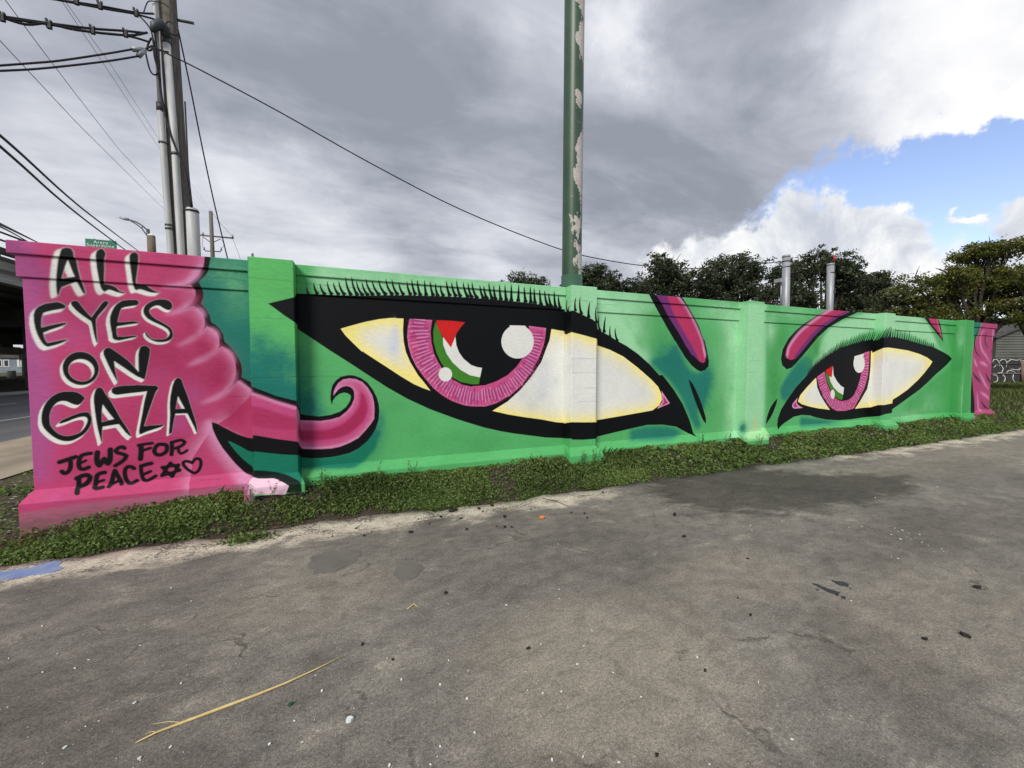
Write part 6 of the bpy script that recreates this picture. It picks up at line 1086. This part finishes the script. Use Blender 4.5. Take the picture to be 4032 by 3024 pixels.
M['dry'] = leafy('dry_runners', [(0, (.06, .038, .022)), (.5, (.13, .085, .05)), (1, (.24, .18, .11))], .8, .15)
M['lawn'] = leafy('lawn_blades', [(0, (.045, .07, .02)), (.5, (.10, .13, .04)), (1, (.19, .21, .085))], .6, .3)
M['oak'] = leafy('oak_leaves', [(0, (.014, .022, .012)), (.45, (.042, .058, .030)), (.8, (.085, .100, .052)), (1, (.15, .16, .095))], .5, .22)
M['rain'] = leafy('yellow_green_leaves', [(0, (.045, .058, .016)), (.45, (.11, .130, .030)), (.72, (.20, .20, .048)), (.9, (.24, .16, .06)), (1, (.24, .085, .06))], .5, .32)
M['pale'] = leafy('pale_green_leaves', [(0, (.055, .07, .03)), (.5, (.11, .13, .06)), (1, (.20, .21, .12))], .5, .32)
M['petal'] = plain('white_petals', (.72, .72, .68), (.6, .6, .56), 30, .6, .3, 0)
def scatter(n, x0, x1, y0, y1, seed, dens):
    rs = np.random.RandomState(seed); P = np.stack([rs.uniform(x0, x1, n), rs.uniform(y0, y1, n)], 1); return P[rs.rand(n) < dens(P)]
def strip(P):
    e = edge_y(P[:, 0])+.06*vnoise(P, 4, 3)+.05; d = sstep(P[:, 1], e-.02, e+.10)*(P[:, 1] < 4.9)
    bare = .55+.75*vnoise(P, 1.3, 8); thin = np.where((P[:, 0] > 4.8) & (P[:, 1] > 4.52), sstep(bare, .1, .9)*.8+.15, 1.)
    left = sstep(P[:, 0]-(P[:, 1]-4.45)*2.5+.25*vnoise(P, 3, 7), -3.5, -2.5); dirt = np.where((P[:, 0] > 3.3) & (P[:, 0] < 6.3), .0, 0.)
    under = ~(((P[:, 1] > 4.66)) & (np.min([np.abs(P[:, 0]-(a+b)/2)-(b-a)/2 for a, b in pil], axis=0) < .07))
    return d*thin*np.clip(.62+.55*vnoise(P, 5, 11), .12, 1)*(.12+.88*left)*under
def clover_set(name, n, x0, x1, s0, s1, seed):
    P = scatter(n, x0, x1, 4.0, 4.9, seed, strip); rs = np.random.RandomState(seed+1); hgt = .014+.030*np.clip(vnoise(P, 3., 5)+.5, 0, 1.4)+.035*sstep(P[:, 1], 4.6, 4.88)*np.clip(vnoise(P, 6., 2)+.4, 0, 1)
    hgt = hgt*sstep(P[:, 1], edge_y(P[:, 0])-.05, edge_y(P[:, 0])+.25)+.012; z = gz(P[:, 0], P[:, 1])+rs.rand(len(P))**.6*hgt
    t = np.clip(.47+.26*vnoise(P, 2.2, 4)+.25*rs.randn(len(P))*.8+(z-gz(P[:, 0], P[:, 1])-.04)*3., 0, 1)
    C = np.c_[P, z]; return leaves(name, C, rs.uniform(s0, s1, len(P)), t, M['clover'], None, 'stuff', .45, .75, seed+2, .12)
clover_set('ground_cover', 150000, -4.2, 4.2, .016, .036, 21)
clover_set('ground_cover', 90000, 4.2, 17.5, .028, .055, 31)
# tuft that has crept onto the slab, dry runners at the left end, flowers, tall weeds
rs = np.random.RandomState(5); c = at_z(975, 2128); P = c[:2]+rs.randn(420, 2)*[.10, .05]; leaves('weed_tuft', np.c_[P, .01+rs.rand(420)*.04], rs.uniform(.018, .04, 420), np.clip(.45+.25*rs.randn(420), 0, 1), M['clover'], None, 'stuff', .5, .75, 6)
P = scatter(16000, -5., -.4, 4.05, 4.88, 8, lambda q: (1-sstep(q[:, 0]-(q[:, 1]-4.45)*2.5, -3.2, -2.1))*.8+.07); z = gz(P[:, 0], P[:, 1])+rs.rand(len(P))*.03; leaves('dry_runners', np.c_[P, z], rs.uniform(.03, .10, len(P)), np.clip(.5+.3*rs.randn(len(P)), 0, 1), M['dry'], None, 'stuff', .75, .14, 9)
P = scatter(9000, -4.6, -3.0, 4.2, 9.5, 18, lambda q: sstep(vnoise(q, 1.6, 6), -.2, .7)*.8); z = gz(P[:, 0], P[:, 1])+rs.rand(len(P))*.04; leaves('dirt_grass', np.c_[P, z], rs.uniform(.03, .07, len(P)), np.clip(.4+.25*rs.randn(len(P)), 0, 1), M['clover'], None, 'stuff', .5, .5, 19)
P = scatter(1500, -4.6, -2.9, 4.1, 9, 28, lambda q: q[:, 0]*0+.25); leaves('pale_litter', np.c_[P, gz(P[:, 0], P[:, 1])+.012], rs.uniform(.012, .05, len(P)), None, M['rock_bits'], None, 'stuff', .9, .6, 29)
P = scatter(900, -2.0, 12, 4.25, 4.85, 12, lambda q: sstep(vnoise(q, 2.3, 14), .35, .9)); leaves('white_flowers', np.c_[P, gz(P[:, 0], P[:, 1])+.06+.05*rs.rand(len(P))], rs.uniform(.012, .02, len(P)), None, M['petal'], None, 'stuff', .7, .9, 13)
def blades(name, P, h0, h1, w, tint, mat, seed, lean=.5):
    rs = np.random.RandomState(seed); n = len(P); z = gz(P[:, 0], P[:, 1])-.01; B = np.c_[P, z]; h = rs.uniform(h0, h1, n)[:, None]; a = rs.uniform(0, 6.28, n); d = np.stack([np.cos(a), np.sin(a), np.zeros(n)], 1); l = (rs.rand(n)*lean)[:, None]
    s = np.stack([-np.sin(a), np.cos(a), np.zeros(n)], 1)*w; m = B+np.array([0, 0, 1])*h*.6+d*h*l*.35; t = B+np.array([0, 0, 1])*h*.95+d*h*l
    V = np.stack([B-s, B+s, m+s*.7, t, m-s*.7], 1).reshape(-1, 3); return flatmesh(name, V, np.arange(5*n).reshape(-1, 5), mat, None, tint, 'stuff')
P = scatter(9000, -2.6, 16, 4.35, 4.9, 41, lambda q: strip(q)*sstep(vnoise(q, 2.6, 15), .1, .8)); blades('grass_blades', P, .05, .17, .0035, np.clip(.5+.25*rs.randn(len(P)), 0, 1), M['clover'], 42, .8)
# individual taller weeds against the foot of the wall
wl = [(1000, 'tall grassy weed at the pink foot of the first pilaster'), (1090, 'weed sprig leaning over the pale foot of the first pilaster'), (2290, 'weed with small leaves at the foot of the second pilaster'), (2343, 'thin flowering weed right of the second pilaster foot'), (2760, 'wispy weed left of the slanting eye corner'), (2862, 'thin tall weed left of the pale pilaster'), (2985, 'bent grass weed at the foot of the pale pilaster'), (1270, 'leafy weed below the curled pink tongue'), (1480, 'leafy weed under the long green panel'), (1610, 'short weed sprig at the foot of the larger eye panel')]
for k, (px_, lab) in enumerate(wl):
    p0 = at_y(px_, 1800, 4.68 if 950 < px_ < 1180 or 2240 < px_ < 2360 or 2930 < px_ < 3020 else 4.87); x0, y0 = p0.x, p0.y; z0 = float(gz(np.array([x0]), np.array([y0]))[0]); r = random.Random(k+3)
    T = thing('tall_weed', lab, 'weed', (x0, y0, z0), 'weeds along the wall foot'); vs = []; b = MB()
    for j in range(r.randint(3, 5)):
        h = r.uniform(.14, .26); q = Vector((r.uniform(-.35, .35)*h, -abs(r.uniform(0, .3))*h, h)); o0 = Vector((x0+r.uniform(-.05, .05), y0-.01, z0)); mid_ = o0+q*.6+Vector((0, 0, .02)); b.tube([o0, mid_, o0+q], [.0022, .0016, .0008], 4)
        for t in (.35, .5, .62, .74, .86, .97): vs.append(o0.lerp(o0+q, t)+Vector((r.uniform(-.02, .02), -.004, r.uniform(-.01, .01))))
    b.build('stem', plain('weed_stem', (.06, .085, .025), None, 20, .7, .2, 0) if k == 0 else bpy.data.materials['weed_stem'], T); leaves('leaf_spray', [tuple(v) for v in vs], np.full(len(vs), .034), np.clip(np.full(len(vs), .45)+.2*np.random.RandomState(k).randn(len(vs)), 0, 1), M['clover'], T, None, .2, .4, k)
# lawn beyond the wall end
P = scatter(60000, 15.9, 60, 4.3, 26, 51, lambda q: np.clip(1.4-(q[:, 0]-16)*.02, .2, 1)*sstep(q[:, 1], edge_y(q[:, 0])-.02, edge_y(q[:, 0])+.1)*(~((q[:, 0] < 16.1) & (q[:, 1] < 5.4))))
blades('lawn_grass', P, .06, .20, .016, np.clip(.5+.3*vnoise(P, .5, 9)+.2*rs.randn(len(P)), 0, 1), M['lawn'], 52, .9)
# trees
def tree(name, label, cx, top, hw, depth, mat, nleaf, lsize, seed, group, base=1260, squash=.8, gap=.0, parts=18):
    r = random.Random(seed); rs = np.random.RandomState(seed); c = at_d(cx, 1443, depth); wv = hw/FPX*depth; zt = at_d(cx, top, depth).z; zb = at_d(cx, base, depth).z; H = zt-zb
    g0 = .28 if c.x > -4 else 0.; T = thing(name, label, 'tree', (c.x, c.y, g0), group); side = Vector((RT.x, RT.y, 0)); fw = Vector((FW.x, FW.y, 0)).normalized()
    lobes_ = []
    for k in range(parts):
        a = r.uniform(-1, 1); v = r.uniform(0, 1)**.8; lim = math.sqrt(max(0, 1-(v*.97)**2.2)); rr = wv*r.uniform(.20, .34)
        lobes_.append((Vector((c.x, c.y, zb+H*v))+side*a*lim*(wv-rr*.6)+fw*r.uniform(-.7, .7)*lim*wv*.8-Vector((0, 0, rr*.6 if v > .6 else 0)), rr))
    b = MB(); tb = Vector((c.x, c.y, g0-.1)); fork = Vector((c.x+r.uniform(-.3, .3), c.y, g0+max(1.4, (zb-g0)*.55))); tr = max(.12, wv*.085); b.tube([tb, tb.lerp(fork, .5)+Vector((r.uniform(-.1, .1), 0, 0)), fork], [tr*1.3, tr, tr*.9], 10); b.build('trunk', M['bark'], T, True)
    b = MB()
    for p, rr in lobes_:
        m_ = fork.lerp(p, .5)+Vector((r.uniform(-.3, .3), r.uniform(-.3, .3), r.uniform(0, .4)))*wv*.2; b.tube([fork, fork.lerp(m_, .5), m_, p], [tr*.55, tr*.4, tr*.28, tr*.1], 6, 0, False)
        for _ in range(5): e = p+Vector((r.gauss(0, 1), r.gauss(0, 1), r.gauss(0, .8))).normalized()*rr*.95; b.tube([m_.lerp(p, r.uniform(.3, 1)), p.lerp(e, .5), e], [tr*.12, tr*.08, tr*.03], 4, 0, False)
    b.build('limbs', M['bark'], T, True)
    n = nleaf//parts; C = []; tt = []
    for p, rr in lobes_:
        ncl = 26; cl = rs.randn(ncl, 3); cl /= np.linalg.norm(cl, axis=1)[:, None]; cl *= (rs.rand(ncl)**.4)[:, None]*rr*1.05; cl[:, 2] *= squash
        i = rs.randint(0, ncl, n); q = cl[i]+rs.randn(n, 3)*rr*.13*np.array([1, 1, .7]); C.append(q+np.array(p)); tc = rs.rand(ncl)
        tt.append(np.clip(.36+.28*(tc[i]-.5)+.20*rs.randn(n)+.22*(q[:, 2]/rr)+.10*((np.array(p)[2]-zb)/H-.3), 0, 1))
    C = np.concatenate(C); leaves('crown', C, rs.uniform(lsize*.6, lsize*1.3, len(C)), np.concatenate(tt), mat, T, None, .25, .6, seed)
    return T
og = 'dark oaks behind the wall'
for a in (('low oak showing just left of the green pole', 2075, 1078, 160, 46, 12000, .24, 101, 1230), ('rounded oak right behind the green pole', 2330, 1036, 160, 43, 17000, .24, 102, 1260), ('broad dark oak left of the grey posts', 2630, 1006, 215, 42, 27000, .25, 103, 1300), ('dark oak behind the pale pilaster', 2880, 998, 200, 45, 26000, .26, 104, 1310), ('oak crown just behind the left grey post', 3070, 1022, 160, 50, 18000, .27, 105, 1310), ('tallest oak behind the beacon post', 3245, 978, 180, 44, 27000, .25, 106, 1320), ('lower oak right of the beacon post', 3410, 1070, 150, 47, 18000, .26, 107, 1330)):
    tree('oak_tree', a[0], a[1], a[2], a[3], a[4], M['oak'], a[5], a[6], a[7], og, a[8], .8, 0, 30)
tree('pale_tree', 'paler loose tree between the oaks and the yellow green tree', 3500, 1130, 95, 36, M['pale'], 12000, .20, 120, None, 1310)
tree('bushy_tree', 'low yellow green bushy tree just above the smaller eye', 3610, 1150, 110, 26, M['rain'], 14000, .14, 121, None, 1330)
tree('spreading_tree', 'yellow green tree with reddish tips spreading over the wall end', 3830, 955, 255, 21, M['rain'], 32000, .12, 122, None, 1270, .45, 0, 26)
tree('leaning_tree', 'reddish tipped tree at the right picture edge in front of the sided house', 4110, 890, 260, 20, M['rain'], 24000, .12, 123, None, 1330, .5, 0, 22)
# ------------------------------------------------------------------ litter
V1 = lambda a, b: (a*.798, 1700+b*.798); V2 = lambda a, b: (1300+a*.798, 1700+b*.798); VV3 = lambda a, b: (2600+a*.8585, 1600+b*.8585)
def chip_mesh(name, seed, th):
    r = random.Random(seed); n = r.randint(4, 7); pts = [((.35+.65*r.random())*math.cos(6.283*i/n)*.5, (.35+.65*r.random())*math.sin(6.283*i/n)*.35) for i in range(n)]
    b = MB(); b.prism(pts, 'z', 0, th); return b
shards = [V1(*p) for p in ((285,1097),(43,1122),(490,1430),(665,1341),(893,1245),(845,772),(690,1058),(368,1170),(210,1190),(1590,1282),(1720,1430),(1555,1205),(1450,1430),(320,1562),(690,1614),(843,1558),(438,1128),(1190,758),(943,838),(210,960),(1327,1547),(1493,1535),(36,1363),(422,1458))]
shards += [V2(*p) for p in ((675,1320),(585,1130),(1292,985),(975,1278),(1140,1285),(1173,1363),(1050,1293),(1248,1607),(1427,1636),(543,1557),(1534,1311),(711,1488),(1040,1407),(527,1608),(495,1645),(291,1650),(1095,1625),(1397,1192),(118,1368),(352,1227),(543,1250),(680,1183),(965,1187),(283,1122),(1219,1150),(1253,1060),(1040,1053),(869,858),(1130,780),(1130,825),(1125,556),(582,853))]
shards += [VV3(*p) for p in ((1060,590),(1090,575),(1110,570),(1130,600),(1150,610),(1170,605),(1190,590),(1060,690),(1090,700),(1230,640),(1255,668),(1290,655),(865,557),(925,553),(560,528),(1270,370),(415,548),(420,572),(985,420),(905,302),(450,1268),(600,1530),(225,1645),(170,1155),(875,895),(1100,610),(1140,585),(1075,560),(1200,625),(1300,665))]
big = {2: .05, 10: .045, 9: .03, 4: .028, 56-32+24: .03}
protos = {}
def scatter_things(pts, name, label, cat, group, mats, size, th, seed, special=None):
    r = random.Random(seed); ms = [chip_mesh(name, seed*10+k, th) for k in range(5)]; objs = []
    for k in range(5): o = ms[k].build(name, mats[k % len(mats)]); objs.append(o)
    for i, p in enumerate(pts):
        o = objs[i] if i < 5 else objs[i % 5].copy()
        if i >= 5: COL.objects.link(o)
        g = at_z(*p); s = r.uniform(*size)*(1+.05*max(0, (g-EYE).length-2.5)); o.location = (g.x, g.y, .002); o.scale = (s, s, s); o.rotation_euler = (r.uniform(-.2, .2), r.uniform(-.2, .2), r.uniform(0, 6.28))
        lb = (special or {}).get(i); tag(o, lb or label, cat, group)
scatter_things(shards, 'glass_shard', 'tiny bright glass shard lying on the grey concrete', 'shard', 'glass shards strewn on the concrete', [M['glass_chip'], M['white_paint'], M['glass_chip']], (.009, .02), .28, 3)
chips = [V2(*p) for p in ((490,455),(435,433),(675,483),(823,468),(860,472),(897,472),(735,382),(755,395),(545,422),(800,366),(645,430),(990,383),(1080,385),(1190,400),(1255,405),(1268,427),(860,421),(1343,300),(1380,350),(400,497),(205,496),(170,515),(12,517),(130,478),(308,1127),(977,1072),(160,1050),(568,798),(1612,1602))]+[VV3(*p) for p in ((110,600),(400,700),(415,960),(355,880),(205,1213),(1455,835),(1400,1055),(1215,1070))]
scatter_things(chips, 'bark_chip', 'small dark bark chip lying on the concrete', 'bark chip', 'dark chips along the pale concrete edge', [M['char']], (.022, .06), .22, 4)
g = at_z(*V2(610, 393)); b = chip_mesh('bark_piece', 77, .25); o = b.build('bark_piece', M['char']); o.location = (g.x, g.y, .002); o.scale = (.16, .10, .1); o.rotation_euler = (0, 0, .2); tag(o, 'largest dark bark piece on the pale concrete edge', 'bark')
g = at_z(*VV3(66, 502)); b = chip_mesh('charred_lump', 78, .6); o = b.build('charred_lump', M['char']); o.location = (g.x, g.y, .002); o.scale = (.07, .06, .05); tag(o, 'black charred lump beside the dark dirt patch', 'lump')
for nm, p, sz, mt, lb in (('clear_glass_piece', V2(92, 1430), .045, 'glass_chip', 'larger clear glass piece right of the straw'), ('green_glass_piece', V1(1432, 1350), .03, 'green_glass', 'small green glass piece below the straw')):
    g = at_z(*p); b = chip_mesh(nm, len(nm), .3); o = b.build(nm, M[mt]); o.location = (g.x, g.y, .002); o.scale = (sz,)*3; tag(o, lb, 'glass')
g = at_z(2134, 2041); bm = bmesh.new(); b = MB(); b.tube([(math.cos(t)*.022, math.sin(t)*.022, .012) for t in np.linspace(0, 6.283, 17)], .008, 8, 0, False); o = b.build('bottle_ring', M['orange'], None, True); o.location = (g.x, g.y, 0); tag(o, 'small orange plastic ring on the concrete near the grass', 'ring')
# dry palm stem
sp = [at_z(*V1(*p)) for p in ((668, 1543), (770, 1492), (900, 1442), (1100, 1367), (1250, 1311), (1400, 1251), (1550, 1182), (1690, 1114))]; ST = thing('palm_stem', 'long dry yellow palm stem lying on the concrete', 'straw', tuple(sp[3]))
for off, rr in (((0, 0, .007), [.0015, .004, .006, .007, .0065, .005, .0035, .0015]), ((.004, .006, .006), [.001, .003, .004, .005, .004, .002, .001, .0005])): b = MB(); b.tube([p+Vector(off) for p in sp], rr, 7); b.build('fibre', M['straw'], ST, True)
for a_, b_ in ((1, (730, 1470)), (0, (690, 1520))): b = MB(); q = sp[1+a_]; e = at_z(*V1(*b_)); b.tube([q+Vector((0, 0, .007)), q.lerp(e, .5)+Vector((.01, .01, .012)), e+Vector((.01, .015, .008))], [.002, .0015, .0006], 5); b.build('fibre', M['straw'], ST)
# twigs
for k, (p, q, lb) in enumerate((((380, 878), (432, 868), 'thin curved twig right of the round repair patch'), ((1050, 330), (1180, 372), 'thin brown root twig along the grass edge'), ((872, 378), (890, 395), 'short pale twig among the dark chips'))):
    a, c = at_z(*V2(*p)), at_z(*V2(*q)); m_ = a.lerp(c, .55)+Vector((.01, .03, .012)); b = MB(); b.tube([a+Vector((0, 0, .004)), m_, c+Vector((0, 0, .004))], [.004, .004, .002], 6); tag(b.build('twig', M['straw'] if k != 1 else M['bark']), lb, 'twig')
# blue paint on the slab lip
disc(gp([(-30, 2262), (60, 2243), (125, 2236), (200, 2212), (246, 2210), (232, 2228), (248, 2240), (225, 2250), (170, 2262), (120, 2268), (40, 2280), (-30, 2290)]), 0, 'paint_patch', M['blue_paint'], slab, 'flaking light blue paint on the slab edge', .004, .05, 4, 9)
# loose grit on the slab
P = np.random.RandomState(7).uniform([-2.6, .6], [4.5, 4.0], (2600, 2)); leaves('loose_grit', np.c_[P, np.full(len(P), .003)], np.random.RandomState(8).uniform(.002, .006, len(P))*(1+.1*P[:, 1]), None, M['rock_bits'], None, 'stuff', .8, .8, 66)
